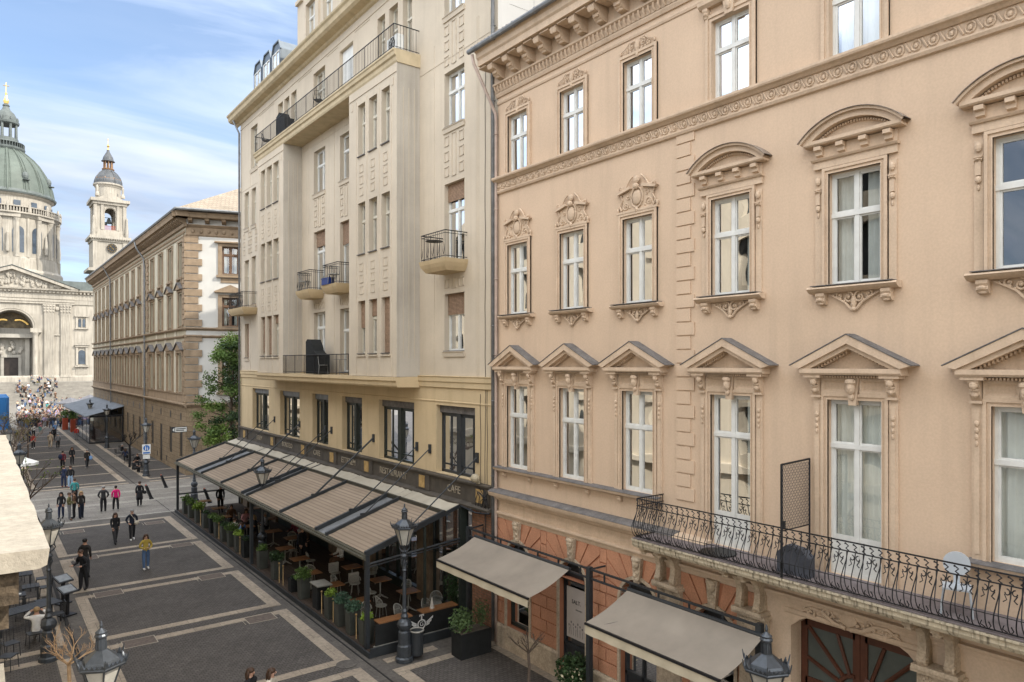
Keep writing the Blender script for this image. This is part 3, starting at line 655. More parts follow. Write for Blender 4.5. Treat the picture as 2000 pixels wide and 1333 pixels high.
# door leaves
WOOD = mat("dark_red_brown_door_wood", (.085, .032, .018), .45, .25, 3, streak=.3, dirt=(.04, .015, .01))
FROST = mat("frosted_door_glass", (.075, .085, .075), .3, .15, 4, spec=.5)
for s, c in ((1, 8.23), (-1, 6.89)):
    m = MB(F_X, (0, 0, 0)); w2 = .665
    m.ub(-w2, w2, 0, 4.14, -.5, -.46)
    m.ub(-w2, -w2 + .15, 0, 4.14, -.46, -.4); m.ub(w2 - .15, w2, 0, 4.14, -.46, -.4); m.ub(-w2 + .1, w2 - .1, 2.55, 2.72, -.46, -.4); m.ub(-w2 + .1, w2 - .1, 3.86, 4.14, -.46, -.4)
    m.ub(-w2 + .1, w2 - .1, 0, .2, -.46, -.4); m.ub(-w2 + .2, w2 - .2, .35, 2.4, -.46, -.42)
    cx_ = -s * (w2 - .1); R1 = .36
    A = arc(cx_, 2.72, R1, PI / 2, PI / 2 + s * PI / 2 * 1.0, 8) if s > 0 else arc(cx_, 2.72, R1, PI / 2, 0, 8)
    A = [(cx_ + s * abs(u - cx_), z) for u, z in A]
    m.ut([(u, -.41, z) for u, z in A], .055, 5)
    for a in (22, 47, 71):
        q = R(a); Lq = min(1.09 / math.cos(q), 1.15 / math.sin(q)); m.ut([(cx_ + s * R1 * math.cos(q), -.41, 2.72 + R1 * math.sin(q)), (cx_ + s * Lq * math.cos(q), -.41, 2.72 + Lq * math.sin(q))], .045, 5)
    o = m.build("door_leaf", WOOD, pink); o.location = Vector((XF, c, 0)) - Vector(pink.location)
    m = MB(F_X, (0, 0, 0)); m.ub(-w2 + .1, w2 - .1, 2.72, 3.86, -.459, -.44); m.build("fanlight", FROST, o)
# balcony
m = MB(F_X, O)
m.uprof([(0, 5.0), (.95, 5.0), (1.0, 5.04), (1.08, 5.05), (1.12, 5.12), (1.12, 5.2), (1.16, 5.22), (1.16, 5.26), (0, 5.27)], -3, 12.62)
WP(m.build("balcony_slab", mat("stained_balcony_stone", (.52, .45, .33), .9, .12, 4, .2, 40, streak=.95, dirt=(.13, .11, .08), fine=.15, ss=(9, 9, .5), sr=(.5, .66)), pink), pink)
m = MB(F_X, O); m.ub(-3, 12.6, 5.271, 5.29, .01, 1.14); WP(m.build("balcony_floor", mat("violet_grey_screed", (.17, .145, .145), .9, .25, 3), pink), pink)
def belly(z): 
    K = [(0, .0), (.06, .09), (.16, .16), (.3, .19), (.45, .13), (.6, .05), (.75, .01), (.98, .0)]
    for (a, p), (b, q) in zip(K, K[1:]):
        if z <= b: return p + (q - p) * (z - a) / (b - a)
    return 0
rl = MB(F_X, O); D0 = 1.02; Z0 = 5.29
def rails(path_u0, path_u1):
    for z, r in ((.03, .014), (.80, .014), (.98, .017), (.32, .008)): rl.ut([(path_u0, D0 + belly(z), Z0 + z), (path_u1, D0 + belly(z), Z0 + z)], r, 5)
rails(-1.0, 12.55)
u = 0.2; k = 0
while u < 12.5:
    for du, lean in ((0, 0), (.10, .07), (.22, -.07)):
        rl.ut([(u + du + lean * (z / .8), D0 + belly(z), Z0 + z) for z in (0.02, .1, .2, .32, .46, .62, .8)], .0105, 4)
    for s in (-1, 1): 
        c = u + .0 + s * .062; rl.ut([(c + s * .055 * math.cos(a) * (1 - i * .07), D0 + .02, Z0 + .69 + .06 * math.sin(a) * (1 - i * .07)) for i, a in enumerate([PI * .5 + q * .6 for q in range(9)])], .0105, 4)
        rl.ut([(c + s * .03, D0 + .03, Z0 + .66), (c - s * .01, D0 + .05, Z0 + .58), (c + s * .04, D0 + .06, Z0 + .54)], .011, 4)
        rl.ut([(u + s * .03, D0 + .08, Z0 + .06), (u + s * .08, D0 + .15, Z0 + .12), (u + s * .05, D0 + .17, Z0 + .19)], .010, 4)
    for q in range(2):
        c = u + .16 * q; rl.ut([(c - .03, D0, Z0 + .81), (c + .03, D0, Z0 + .85), (c - .02, D0, Z0 + .9), (c + .045, D0, Z0 + .95)], .014, 4); rl.ubl(c + .045, D0, Z0 + .94, .018, .014, .02, 5, 4)
    if k % 2 == 0: rl.ut([(u + .16, D0, Z0 + .8), (u + .16, D0, Z0 + 1.0)], .012, 4)
    u += .32; k += 1
dd = 1.0                                       # return to the wall
for z, r in ((.03, .014), (.80, .014), (.98, .017)): rl.ut([(12.55, D0 + belly(z), Z0 + z), (12.55 + belly(z) * .5, .5, Z0 + z), (12.55, .02, Z0 + z)], r, 5)
for q in range(12):
    d_ = .06 + q * .085; rl.ut([(12.55 + belly(z) * .8, d_, Z0 + z) for z in (0.02, .1, .2, .32, .46, .62, .8, .98)], .0105, 4)
    rl.ut([(12.56, d_ + .03 * math.cos(a), Z0 + .7 + .05 * math.sin(a)) for a in [q2 * .7 for q2 in range(9)]], .007, 4)
WP(rl.build("balcony_railing", IRON, pink), pink)
RATTL = mat("beige_floodlight_paint", (.36, .31, .22), .5, .15, 6)
B3L0 = mat("plain_rear_render", (.45, .40, .32), .9, .1, .5)
# ---------------------------------------------------------------- cream apartment house with oriels
cream = tag(empty("apartment_house", (XF, 35, 0)), "tall cream house with two oriels, long top balcony and street floor restaurant", "building")
CL = Vector(cream.location)
OD = 1.05
def squares(m, u, z0, z1, d, n=3, tall=True):
    """low relief squares between window rows"""
    def ring(a, b, c, e):
        t = .022
        for q in ((a, b, c, c + t), (a, b, e - t, e), (a, a + t, c, e), (b - t, b, c, e)): m.ub(*q, d, d + .028)
    h = (z1 - z0) / n
    for s in (-1, 1):
        for k in range(n): ring(u + s * .52 - .15, u + s * .52 + .15, z0 + h * k + h * .18, z0 + h * (k + .82))
    if tall: ring(u - .15, u + .15, z0 + h * .1, z1 - h * .1)
wl = MB(F_X, O); wy = MB(F_X, O)
GF = [(44.28, 47.56), (39.01, 42.22), (34.93, 37.11), (30.91, 33.2), (25.92, 29.15), (21.42, 24.15)]
wall(wy, 20.0, 50.2, 4.5, 9.16, [(a, b, 5.45, 8.08) for a, b in GF], .45)
wy.uq([(50.2, 0, 0), (50.2, -12, 0), (50.2, -12, 9.16), (50.2, 0, 9.16)])
TOPS = [(46.5, 47.9, 22.4, 25.2), (41.75, 42.6, 22.4, 25.2), (40.65, 41.5, 22.4, 25.2), (39.5, 40.35, 22.4, 25.2), (35.35, 36.95, 22.35, 25.2), (31.9, 33.5, 22.35, 25.2), (28.55, 29.3, 22.4, 25.2), (27.35, 28.15, 22.4, 25.2), (26.1, 26.9, 22.4, 25.2)]
RC = (22.13, 23.54)
UP = [(RC[0], RC[1], 10.15, 12.36), (RC[0], RC[1], 13.55, 16.58), (RC[0], RC[1], 18.72, 20.85), (RC[0], RC[1], 23.0, 25.2)]
for a, b in ((35.34, 36.9), (31.95, 33.45)):
    UP += [(a, b, 10.0 if a > 34 else 9.25, 12.4), (a, b, 13.55, 16.7), (a, b, 18.7, 21.0)]
LEFT = [(48.34, 49.2, 10.05, 12.35), (48.34, 49.3, 13.55, 16.6), (46.85, 47.75, 13.55, 16.7), (48.34, 49.3, 18.72, 21.15), (46.85, 47.75, 18.72, 21.15)]
wall(wl, 20.0, 50.2, 9.16, 26.3, UP + LEFT + TOPS, .32)
wl.uq([(50.2, 0, 9.16), (50.2, -12, 9.16), (50.2, -12, 26.3), (50.2, 0, 26.3)])
OR = [(25.45, 30.0, [(28.34, 29.07), (27.2, 27.99), (26.05, 26.8)]), (38.62, 43.1, [(41.72, 42.52), (40.55, 41.45), (39.4, 40.3)])]
ORW = []
g2 = MB(F_X, O)
for a, b, sl in OR:
    ops = [(x, y, z0, z1) for x, y in sl for z0, z1 in ((10.1, 12.42), (14.42, 16.7), (18.7, 21.0))]; ORW += ops
    wall(wl, a, b, 9.16, 21.9, ops, .28, OD)
    wl.uq([(b, 0, 9.16), (b, OD, 9.16), (b, OD, 21.9), (b, 0, 21.9)])
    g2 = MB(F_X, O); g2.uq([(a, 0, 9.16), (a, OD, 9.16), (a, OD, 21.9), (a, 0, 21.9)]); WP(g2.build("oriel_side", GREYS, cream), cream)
WP(wl.build("wall", CREAM, cream), cream); WP(wy.build("lower_wall", CREAMY, cream), cream)
# relief decoration
m = MB(F_X, O)
for a, b, sl in OR:
    for x, y in sl:
        c = (x + y) / 2
        for z0, z1 in ((12.65, 14.2), (16.95, 18.5)):
            for k in range(3):
                z = z0 + .5 * k + .05; t = .02
                for q in ((c - .17, c + .17, z, z + t), (c - .17, c + .17, z + .33, z + .35), (c - .17, c - .15, z, z + .35), (c + .15, c + .17, z, z + .35)): m.ub(*q, OD, OD + .022)
        m.ub(x - .06, y + .06, 0 + 10.0, 10.06, OD, OD + .06)
    for x in [sl[0][1] + .14, (sl[0][0] + sl[1][1]) / 2, (sl[1][0] + sl[2][1]) / 2, sl[2][0] - .14]:
        m.ub(x - .012, x + .012, 9.2, 21.2, OD, OD + .016)
    m.ub(a + .02, b - .02, 21.35, 21.39, OD, OD + .03)
    for d_ in (.25, .5, .75): m.ub(a - .018, a, 9.9, 20.8, d_, d_ + .02)
    for x in (a + .35, b - .35): 
        for z in (20.9,): m.ub(x - .08, x + .08, z, z + .3, OD, OD + .02)
c = (RC[0] + RC[1]) / 2
for z0, z1 in ((16.75, 18.5), (21.0, 22.75)): squares(m, c, z0, z1, 0)
squares(m, c, 12.5, 13.0, 0, 1)
for c in (36.1, 32.7):
    squares(m, c, 16.85, 18.5, 0); squares(m, c, 12.5, 13.0, 0, 1)
for c in (48.8, 47.3): squares(m, c, 16.9, 18.5, 0, 3, False)
for u in (21.3, 21.18, 20.45, 24.3, 34.15, 30.9, 37.6, 46.3, 47.98): m.ub(u - .014, u + .014, 9.25, 22.2, 0, .014)
for (a, b, z0, z1) in UP + LEFT: m.uprof([(0, z0 - .2), (.05, z0 - .2), (.07, z0 - .04), (.1, z0 - .02), (.1, z0), (0, z0)], a - .04, b + .04)
for (a, b, z0, z1) in TOPS[:1]: m.uprof([(0, z0 - .2), (.05, z0 - .2), (.1, z0), (0, z0)], a - .04, b + .04)
for u0, u1 in ((43.2, 46.2), (30.1, 31.7), (33.7, 35.1), (37.2, 39.2)): m.ub(u0, u1, 25.5, 25.53, 0, .02)
m.ub(20, 50.2, 25.62, 25.66, 0, .03); m.ub(20, 50.2, 21.35, 21.38, 0, .015)
WP(m.build("relief_ornament", CREAM, cream), cream)
# belts, slabs, cornice
m = MB(F_X, O)
m.uprof([(0, 8.2), (.02, 8.2), (.03, 8.24), (0, 8.26)], 20.0, 50.2)
m.uprof([(0, 8.74), (.06, 8.78), (.06, 8.98), (.1, 9.0), (.1, 9.16), (.13, 9.2), (0, 9.22)], 20.0, 50.25)
for a, b in ((25.42, 43.15),):
    m.uprof([(0, 8.72), (OD - .02, 8.74), (OD + .02, 8.8), (OD + .04, 8.98), (OD + .1, 9.0), (OD + .1, 9.14), (0, 9.16)], a, b)
WP(m.build("belt_course", CREAMY, cream), cream)
m = MB(F_X, O)
m.uprof([(0, 21.72), (OD, 21.72), (OD + .04, 21.8), (OD + .05, 21.95), (OD + .12, 22.0), (OD + .14, 22.14), (OD + .18, 22.18), (OD + .18, 22.24), (0, 22.25)], 25.4, 43.4)
m.uprof([(0, 26.0), (.1, 26.05), (.16, 26.15), (.5, 26.2), (.62, 26.3), (.66, 26.5), (.74, 26.58), (.76, 26.66), (0, 26.7)], 20.0, 50.9)
WP(m.build("cornice", mat("ochre_cream_cornice", (.50, .41, .27), .9, .12, 2, .1, 40, streak=.3), cream), cream)
def small_balcony(y0, y1, d, z, name="balcony", zb=13.52, rail=1.0, plants=False):
    m = MB(F_X, O)
    ym = (y0 + y1) / 2
    for (i0, a0, i1, a1) in ((.0, zb - .14, .0, zb), (.06, zb - .28, .03, zb - .14), (.16, zb - .42, .1, zb - .28)):
        m.add([m.P(y0 + i0 - .04, 0, a0), m.P(y1 - i0 + .04, 0, a0), m.P(y1 - i0 + .04, d - i0 + .04, a0), m.P(y0 + i0 - .04, d - i0 + .04, a0), m.P(y0 + i1 - .08, 0, a1), m.P(y1 - i1 + .08, 0, a1), m.P(y1 - i1 + .08, d - i1 + .08, a1), m.P(y0 + i1 - .08, d - i1 + .08, a1)],
              [(0, 3, 2, 1), (4, 5, 6, 7), (0, 1, 5, 4), (1, 2, 6, 5), (2, 3, 7, 6), (3, 0, 4, 7)])
    s = WP(m.build(name, CREAMY if zb < 14 else CREAM, cream), cream)
    r = MB(F_X, O)
    for z_, q in ((zb + .08, .014), (zb + rail, .02), (zb + rail - .1, .012)): r.ut([(y0, 0, z_), (y0, d, z_), (y1, d, z_), (y1, 0, z_)], q, 5)
    n = max(3, int((y1 - y0) / .13))
    for i in range(n + 1): u = y0 + (y1 - y0) * i / n; r.ut([(u, d, zb), (u, d, zb + rail)], .009, 4)
    for i in range(1, 7): 
        for u in (y0, y1): r.ut([(u, d * i / 7, zb), (u, d * i / 7, zb + rail)], .009, 4)
    for i in range(0, n, 3): u = y0 + (y1 - y0) * (i + .5) / n; r.ut([(u - .06, d, zb + .5), (u - .05, d + .02, zb + .25), (u, d + .03, zb + .12), (u + .05, d + .02, zb + .25), (u + .06, d, zb + .5)], .01, 4)
    r.build("railing", IRON, s)
    return s
small_balcony(21.95, 23.65, .95, 13.5); small_balcony(35.5, 37.2, .8, 13.5); small_balcony(31.95, 33.65, .8, 13.5); small_balcony(46.6, 49.7, .9, 13.3, zb=13.3)
def long_rail(y0, y1, d, z, h, ends=(True, True)):
    r = MB(F_X, O)
    for z_, q in ((z + .1, .014), (z + h, .022)): r.ut(([(y0, 0, z_)] if ends[0] else []) + [(y0, d, z_), (y1, d, z_)] + ([(y1, 0, z_)] if ends[1] else []), q, 5)
    n = int((y1 - y0) / .15)
    for i in range(n + 1): u = y0 + (y1 - y0) * i / n; r.ut([(u, d, z), (u, d, z + h)], .009 if i % 9 else .02, 4)
    for i in range(1, 8): 
        for e, u in zip(ends, (y0, y1)):
            if e: r.ut([(u, d * i / 8, z), (u, d * i / 8, z + h)], .009, 4)
    return WP(r.build("balcony_railing", IRON, cream), cream)
long_rail(25.5, 43.3, OD + .1, 22.25, 1.0)
long_rail(30.03, 38.6, OD + .02, 9.17, .95, (False, False))
# cables, floodlight and tangle beside the sign's end
m = MB(F_X, O); q = random.Random(6)
for u, z0, z1 in ((20.75, 5.4, 20.5), (20.62, 5.2, 9.0), (21.05, 5.3, 8.6)):
    pts = []; z = z0
    while z < z1: pts.append((u + q.uniform(-.03, .03), .02, z)); z += .9
    m.ut(pts + [(u, .02, z1)], .010, 4)
for k in range(9):
    m.ut([(20.3 + q.uniform(-.1, .9), .16, 5.35 - q.uniform(0, .3)), (20.5 + q.uniform(-.2, .6), .22, 4.9 + q.uniform(-.2, .2)), (20.2 + q.uniform(0, .9), .2, 4.45 + q.uniform(-.1, .2))], .014, 4)
m.ut([(21.9, .3, 4.5), (20.9, .34, 4.42), (20.1, .3, 4.5)], .03, 5); m.ut([(20.7, .05, 4.4), (20.66, .08, 3.6), (20.74, .08, 3.3), (20.8, .08, 3.9)], .02, 4)
WP(m.build("wall_cables", IRON, cream), cream)
m = MB(F_X, O); m.ubl(21.0, .28, 5.62, .2, .16, .16, 10, 6); m.ub(20.95, 21.05, 5.4, 5.6, .1, .2); WP(m.build("floodlight", RATTL, cream), cream)
# windows
wcache = {}
def cw(y0, y1, z0, z1, d=0.0, fm=None, cur='none', blind=0.0, tr=.66, mull=True, glass=None, rev=.24):
    w_, h_ = round(y1 - y0, 2), round(z1 - z0, 2); key = (w_, h_, d > 0, cur, blind, tr, mull, fm, glass)
    loc = Vector((XF - d, (y0 + y1) / 2, z0)) - CL
    if key in wcache: o = copy_tree(wcache[key], loc=loc, parent=cream); return o
    m = MB(F_X); m.ub(-w_ / 2, w_ / 2, .0, .035, -rev, .07)
    o = m.build("window", LEAD, cream); o.location = loc
    sash(o, w_, h_, -rev, tr=tr, mull=mull, fm=fm or OLDW, bar=.06, glass=glass, blind=blind); curtain(o, w_, h_, -rev, cur)
    wcache[key] = o; return o
cur = ['none', 'sides', 'none', 'left']
for i, (a, b, c_, e_) in enumerate(ORW):
    row = 0 if c_ < 11 else (1 if c_ < 15 else 2)
    cw(a, b, c_, e_, OD, cur=cur[(i + row) % 4], blind=({0: .5, 3: .3, 6: 1.0, 9: .9, 12: .95, 15: .2}.get(i, 0) if row == 0 else 0), mull=False)
for i, (a, b, c_, e_) in enumerate(UP): cw(a, b, c_, e_, 0, cur=cur[(i * 3 + 1) % 4], fm=WHITEP, blind={0: .36, 1: .22, 5: .25, 8: .35}.get(i, 0))
for i, (a, b, c_, e_) in enumerate(LEFT): cw(a, b, c_, e_, 0, cur='full' if i else 'none', blind=1.0 if i == 0 else 0, mull=False)
for i, (a, b, c_, e_) in enumerate(TOPS): cw(a, b, c_, e_, 0, cur=['full', 'half', 'none', 'left', 'half', 'full', 'left', 'none', 'half'][i], mull=i in (0, 4, 5))
bw = MB(F_X, O); bw.ub(31.92, 33.48, 22.4, 25.18, -.2, -.16); WP(bw.build("closed_white_shutter", WHITEP, cream), cream)
for i, (a, b) in enumerate(GF):
    m = MB(F_X, (0, 0, 0)); w2 = (b - a) / 2
    m.ub(-w2, w2, 2.32, 2.63, -.3, -.2)
    m.ub(-w2, -w2 + .12, 0, 2.32, -.36, -.26); m.ub(w2 - .12, w2, 0, 2.32, -.36, -.26); m.ub(-w2, w2, 0, .1, -.36, -.26); m.ub(-w2, w2, 2.2, 2.32, -.36, -.26)
    m.ub(-w2 * .05 - .02, w2 * .05 + .12, 0, 2.32, -.36, -.2)
    for q in (-.62, .52): m.ub(w2 * q - .04, w2 * q + .04, .1, 2.3, -.35, -.28)
    m.ub(-w2, w2, .3, .36, -.35, -.28)
    o = m.build("restaurant_window", DKGREEN if i != 5 else ANTH, cream); o.location = Vector((XF, (a + b) / 2, 5.45)) - CL
    q = MB(F_X, (0, 0, 0)); q.ub(-w2 - .02, w2 + .02, 2.34, 2.66, -.2, -.17); q.build("blind_box", ZINC if i < 3 else LEAD, o)
    q = MB(F_X, (0, 0, 0)); q.uq([(-w2, -.31, .05), (w2, -.31, .05), (w2, -.31, 2.3), (-w2, -.31, 2.3)]); q.build("pane", GLASS_D, o)
m = MB(); m.box(17.6, 46, 20.4, 50.15, 0, 31.2); WP(m.build("rear_mass", B3L0, cream), cream)
m = MB(); m.box(17.6, 46, -3, 19.9, 0, 23.5); WP(m.build("rear_mass", B3L0, pink), pink)
rm = MB(F_X, O)
for z0, z1 in ((5, 8.5), (9.2, 12.6), (13.3, 17), (18.3, 21.4), (22.3, 25.6)): rm.uq([(20, -1.6, z0), (50, -1.6, z0), (50, -1.6, z1), (20, -1.6, z1)]); rm.uq([(20, -.5, z0), (50, -.5, z0), (50, -1.6, z0), (20, -1.6, z0)])
for a, b, sl in OR: rm.uq([(a + .1, OD - .55, 9.2), (b - .1, OD - .55, 9.2), (b - .1, OD - .55, 21.8), (a + .1, OD - .55, 21.8)])
WP(rm.build("dim_interior", ROOMD, cream), cream)
# sign fascia with lettering
m = MB(F_X, O)
m.ub(20.25, 50.0, 4.62, 5.3, 0, .1); m.uprof([(0, 5.3), (.2, 5.3), (.24, 5.36), (.24, 5.4), (0, 5.42)], 20.25, 50.05); m.uprof([(0, 4.5), (.3, 4.5), (.32, 4.58), (.1, 4.66), (0, 4.66)], 20.2, 50.05)
piers = [20.9, 25.0, 30.1, 34.1, 38.1, 43.2, 48.8]
for p in piers: m.ub(p - .55, p + .55, 4.66, 5.3, .1, .16)
sg = WP(m.build("sign_fascia", SIGN, cream), cream)
for p in piers: m = MB(F_X, O); m.ub(p - .22, p + .22, 4.74, 5.22, .16, .18); WP(m.build("ochre_tile", OCHRE, sg), sg)
for s_, y in (("CAFE", 22.7), ("RESTAURANT", 27.6), ("ETTEREM", 32.2), ("CAFE", 36.2), ("BOROZO", 40.7), ("TEREM", 45.8)):
    WP(text(s_, .40, MX(XF - .115, y, 4.97), LETTER, sg, "lettering", .012), sg)
# street floor under the pergola
m = MB(F_X, O)
m.uq([(20, 0, 0), (21.6, 0, 0), (21.6, 0, 4.6), (20, 0, 4.6)]); WP(m.build("brick_pier", MORT, cream), cream)
for p in piers[1:]: m = MB(F_X, O); m.ub(p - .5, p + .5, 0, 4.5, -.2, .12); WP(m.build("shopfront_pier", mat("brown_stone_pier", (.16, .115, .075), .7, .3, 3), cream), cream)
m = MB(F_X, O)
for a, b in zip(piers, piers[1:]):
    m.ub(a + .5, b - .5, 0, .5, -.15, -.02); n = 4
    for i in range(n + 1): u = a + .5 + (b - a - 1) * i / n; m.ub(u - .05, u + .05, 0, 4.5, -.18, -.06)
    m.ub(a + .5, b - .5, 2.6, 2.72, -.18, -.06)
sf = WP(m.build("shopfront_frames", DKGREEN, cream), cream)
m = MB(F_X, O); m.uq([(21.5, -.12, .4), (50, -.12, .4), (50, -.12, 4.5), (21.5, -.12, 4.5)]); WP(m.build("shopfront_glass", GLASS_D, cream), cream)
m = MB(F_X, O); m.uq([(21.5, -3, 0), (50, -3, 0), (50, -3, 4.5), (21.5, -3, 4.5)]); WP(m.build("restaurant_interior", mat("warm_dark_interior", (.10, .055, .03), .8, .6, 1.2), cream), cream)
# downpipes
for u, z1 in ((50.05, 26.2), (20.12, 26.2)):
    m = MB(F_X, O); m.ut([(u, .55, z1), (u, .14, z1 - .8), (u, .12, .1)], .065, 8)
    z = 24
    while z > 1: m.ut([(u + .075 * math.cos(a), .12 + .075 * math.sin(a), z) for a in [PI * 2 * i / 10 for i in range(10)]], .018, 4, True); z -= 2.6
    WP(m.build("downpipe", ZINC, cream, smooth=True), cream)
# attic: dormers, mansard and raised wing
ZD = mat("blue_grey_zinc_sheet", (.15, .175, .20), .45, .15, 2, metal=.5, streak=.2)
for y in (47.75, 45.95, 44.15):
    m = MB(F_X, (0, 0, 0)); m.uprism([(-.8, 0), (.8, 0), (.8, 2.35), (.5, 2.9), (-.5, 2.9), (-.8, 2.35)], -2.5, .0)
    m.uprism([(-.85, 2.33), (-.8, 2.31), (-.48, 2.87), (.48, 2.87), (.8, 2.31), (.85, 2.33), (.52, 2.95), (-.52, 2.95)], -.02, .08)
    for s in (-1, 1): m.ub(s * .72 - .07, s * .72 + .07, 0, 2.35, .0, .07)
    o = m.build("dormer", ZD, cream); o.location = Vector((14.85, y, 26.68)) - CL
    f = MB(F_X, (0, 0, 0)); 
    for q in (-.6, 0, .6): f.ub(q - .04, q + .04, .2, 2.3, .0, .06)
    for q in (.2, 1.1, 2.26): f.ub(-.6, .6, q, q + .07, .0, .055)
    f.build("frame", WHITEP, o); f = MB(F_X, (0, 0, 0)); f.uq([(-.6, .015, .2), (.6, .015, .2), (.6, .015, 2.3), (-.6, .015, 2.3)]); f.build("pane", GLASS_D, o)
m = MB(F_X, O); m.uprism([(39.5, 26.65), (50.2, 26.65), (48.8, 28.7), (39.5, 29.0)], -8, -1.2); WP(m.build("mansard_roof", mat("dark_slate_roof", (.10, .09, .09), .7, .3, 4), cream), cream)
m = MB(F_X, O)
WN = [(37.0, 38.35, 27.3, 29.5), (34.6, 35.9, 27.3, 29.5), (32.2, 33.5, 27.3, 29.5), (29.8, 31.1, 27.3, 29.5)]
wall(m, 20.0, 39.6, 26.65, 32.5, WN, .3, -.1); m.uq([(39.6, -.1, 26.65), (39.6, -9, 26.65), (39.6, -9, 32.5), (39.6, -.1, 32.5)])
m.ub(36.3, 36.75, 26.65, 32, -.1, .0); m.ub(38.7, 39.6, 29.9, 30.1, -.1, .05)
WP(m.build("raised_wing_wall", CREAM, cream), cream)
for (a, b, c_, e_) in WN: cw(a, b, c_, e_, -.1, cur='half', fm=WHITEP)
# antennas on the roof
m = MB(F_X, O)
for u in (41.2, 40.3): m.ut([(u, -1.2, 29), (u, -1.2, 31.4)], .02, 4); m.ut([(u - .5, -1.2, 31), (u + .5, -1.2, 31.1)], .012, 4); m.ut([(u - .35, -1.2, 30.6), (u + .35, -1.2, 30.7)], .012, 4)
WP(m.build("roof_aerials", IRON, cream), cream)

# things on its balconies
t = tag(empty("air_conditioner", (13.55, 25.95, 22.26)), "white air conditioner with round fan at near end of the long top balcony", "air conditioner")
m = MB(); m.ub(-.45, .45, .05, .65, -.15, .15); m.build("casing", WHITEP, t); m = MB()
m.ut([(.0 + .24 * math.cos(a), .16, .36 + .24 * math.sin(a)) for a in [PI * 2 * i / 16 for i in range(16)]], .02, 4, True)
for i in range(8): m.ut([(0, .17, .36), (.23 * math.cos(i * PI / 4), .17, .36 + .23 * math.sin(i * PI / 4))], .012, 4)
for s in (-1, 1): m.ub(s * .35 - .04, s * .35 + .04, 0, .05, -.15, .15)
m.build("fan_grille", IRON, t)
BLACKF = mat("black_cover_cloth", (.012, .013, .013), .8, .3, 4)
m = MB(F_X, (13.7, 39.4, 22.26)); m.uprism([(-.7, 0), (.7, 0), (.7, 1.3), (.2, 1.45), (-.1, 1.1), (-.7, .95)], -.3, .25); tag(m.build("covered_furniture", BLACKF), "black cloth covered lump beside the long top balcony railing", "covered furniture")
m = MB(F_X, (13.6, 34.4, 9.18)); m.uprism([(-.85, 0), (.9, 0), (.9, 1.62), (.7, 1.74), (.3, 1.72), (.0, 1.42), (-.15, 1.15), (-.45, 1.0), (-.85, .93)], -.3, .25)
tag(m.build("covered_grill", BLACKF), "tall black covered shape on the lower balcony between the oriels", "cover")
def small_table(loc, label, mt, h=.72, r=.32):
    t = tag(empty("table", loc), label, "table"); m = MB(); m.lathe([(r, h - .02), (r, h)], n=16); m.build("tabletop", mt, t); m = MB()
    m.lathe([(.02, 0), (.02, h - .02)], n=6)
    for k in range(3): a = k * 2.1; m.tube([(0, 0, .12), (.25 * math.cos(a), .25 * math.sin(a), 0.01)], .012, 4)
    m.build("leg", mt, t); return t
def metal_chair(loc, rz, label, mt, group=None, proto={}):
    key = mt.name
    if key in proto:
        return copy_tree(proto[key], loc=loc, rz=rz, label=label, group=group)
    t = tag(empty("chair", loc, rz), label, "chair", group); m = MB(); m.box(-.21, .21, -.21, .21, .43, .46); m.build("seat", mt, t)
    m = MB(); m.tube([(-.2, .2, .45), (-.2, .25, .85), (.2, .25, .85), (.2, .2, .45)], .014, 5)
    for x in (-.1, 0, .1): m.tube([(x, .21, .46), (x, .25, .85)], .009, 4)
    m.build("backrest", mt, t)
    for x in (-1, 1):
        for y in (-1, 1): m = MB(); m.tube([(x * .19, y * .19, .44), (x * .21, y * .22, 0)], .013, 5); m.build("leg", mt, t)
    proto[key] = t; return t
GREYM = mat("grey_garden_metal", (.22, .22, .21), .5, .1, 3)
metal_chair((13.55, 33.5, 9.17), 1.2, "grey metal chair right of the black cover on the lower balcony", GREYM)
metal_chair((13.65, 36.2, 13.51), .5, "grey metal chair on the left one of the paired small balconies", GREYM)
metal_chair((13.6, 32.3, 13.51), -.8, "grey metal chair behind the blue boxes on a small balcony", GREYM)
small_table((13.6, 31.6, 9.17), "grey round table at right end of the lower balcony", GREYM)
metal_chair((13.5, 41.9, 22.26), .9, "dark folding chair on the far end of the long top balcony", IRON)
metal_chair((13.5, 33.9, 22.26), 2.2, "dark metal chair below the closed white shutter on the top balcony", IRON)
small_table((13.5, 22.8, 13.5), "dark round table on the single balcony beside the right downpipe", IRON)
BLUEP = mat("blue_plastic", (.012, .03, .16), .4, .1, 4)
t = tag(empty("storage_box", (13.62, 33.1, 13.52)), "blue plastic box on the floor of the small balcony", "box"); m = MB(); m.box(-.15, .15, -.42, .42, 0, .28); m.build("body", BLUEP, t); m = MB(); m.box(-.17, .17, -.44, .44, .28, .33); m.build("lid", BLUEP, t)

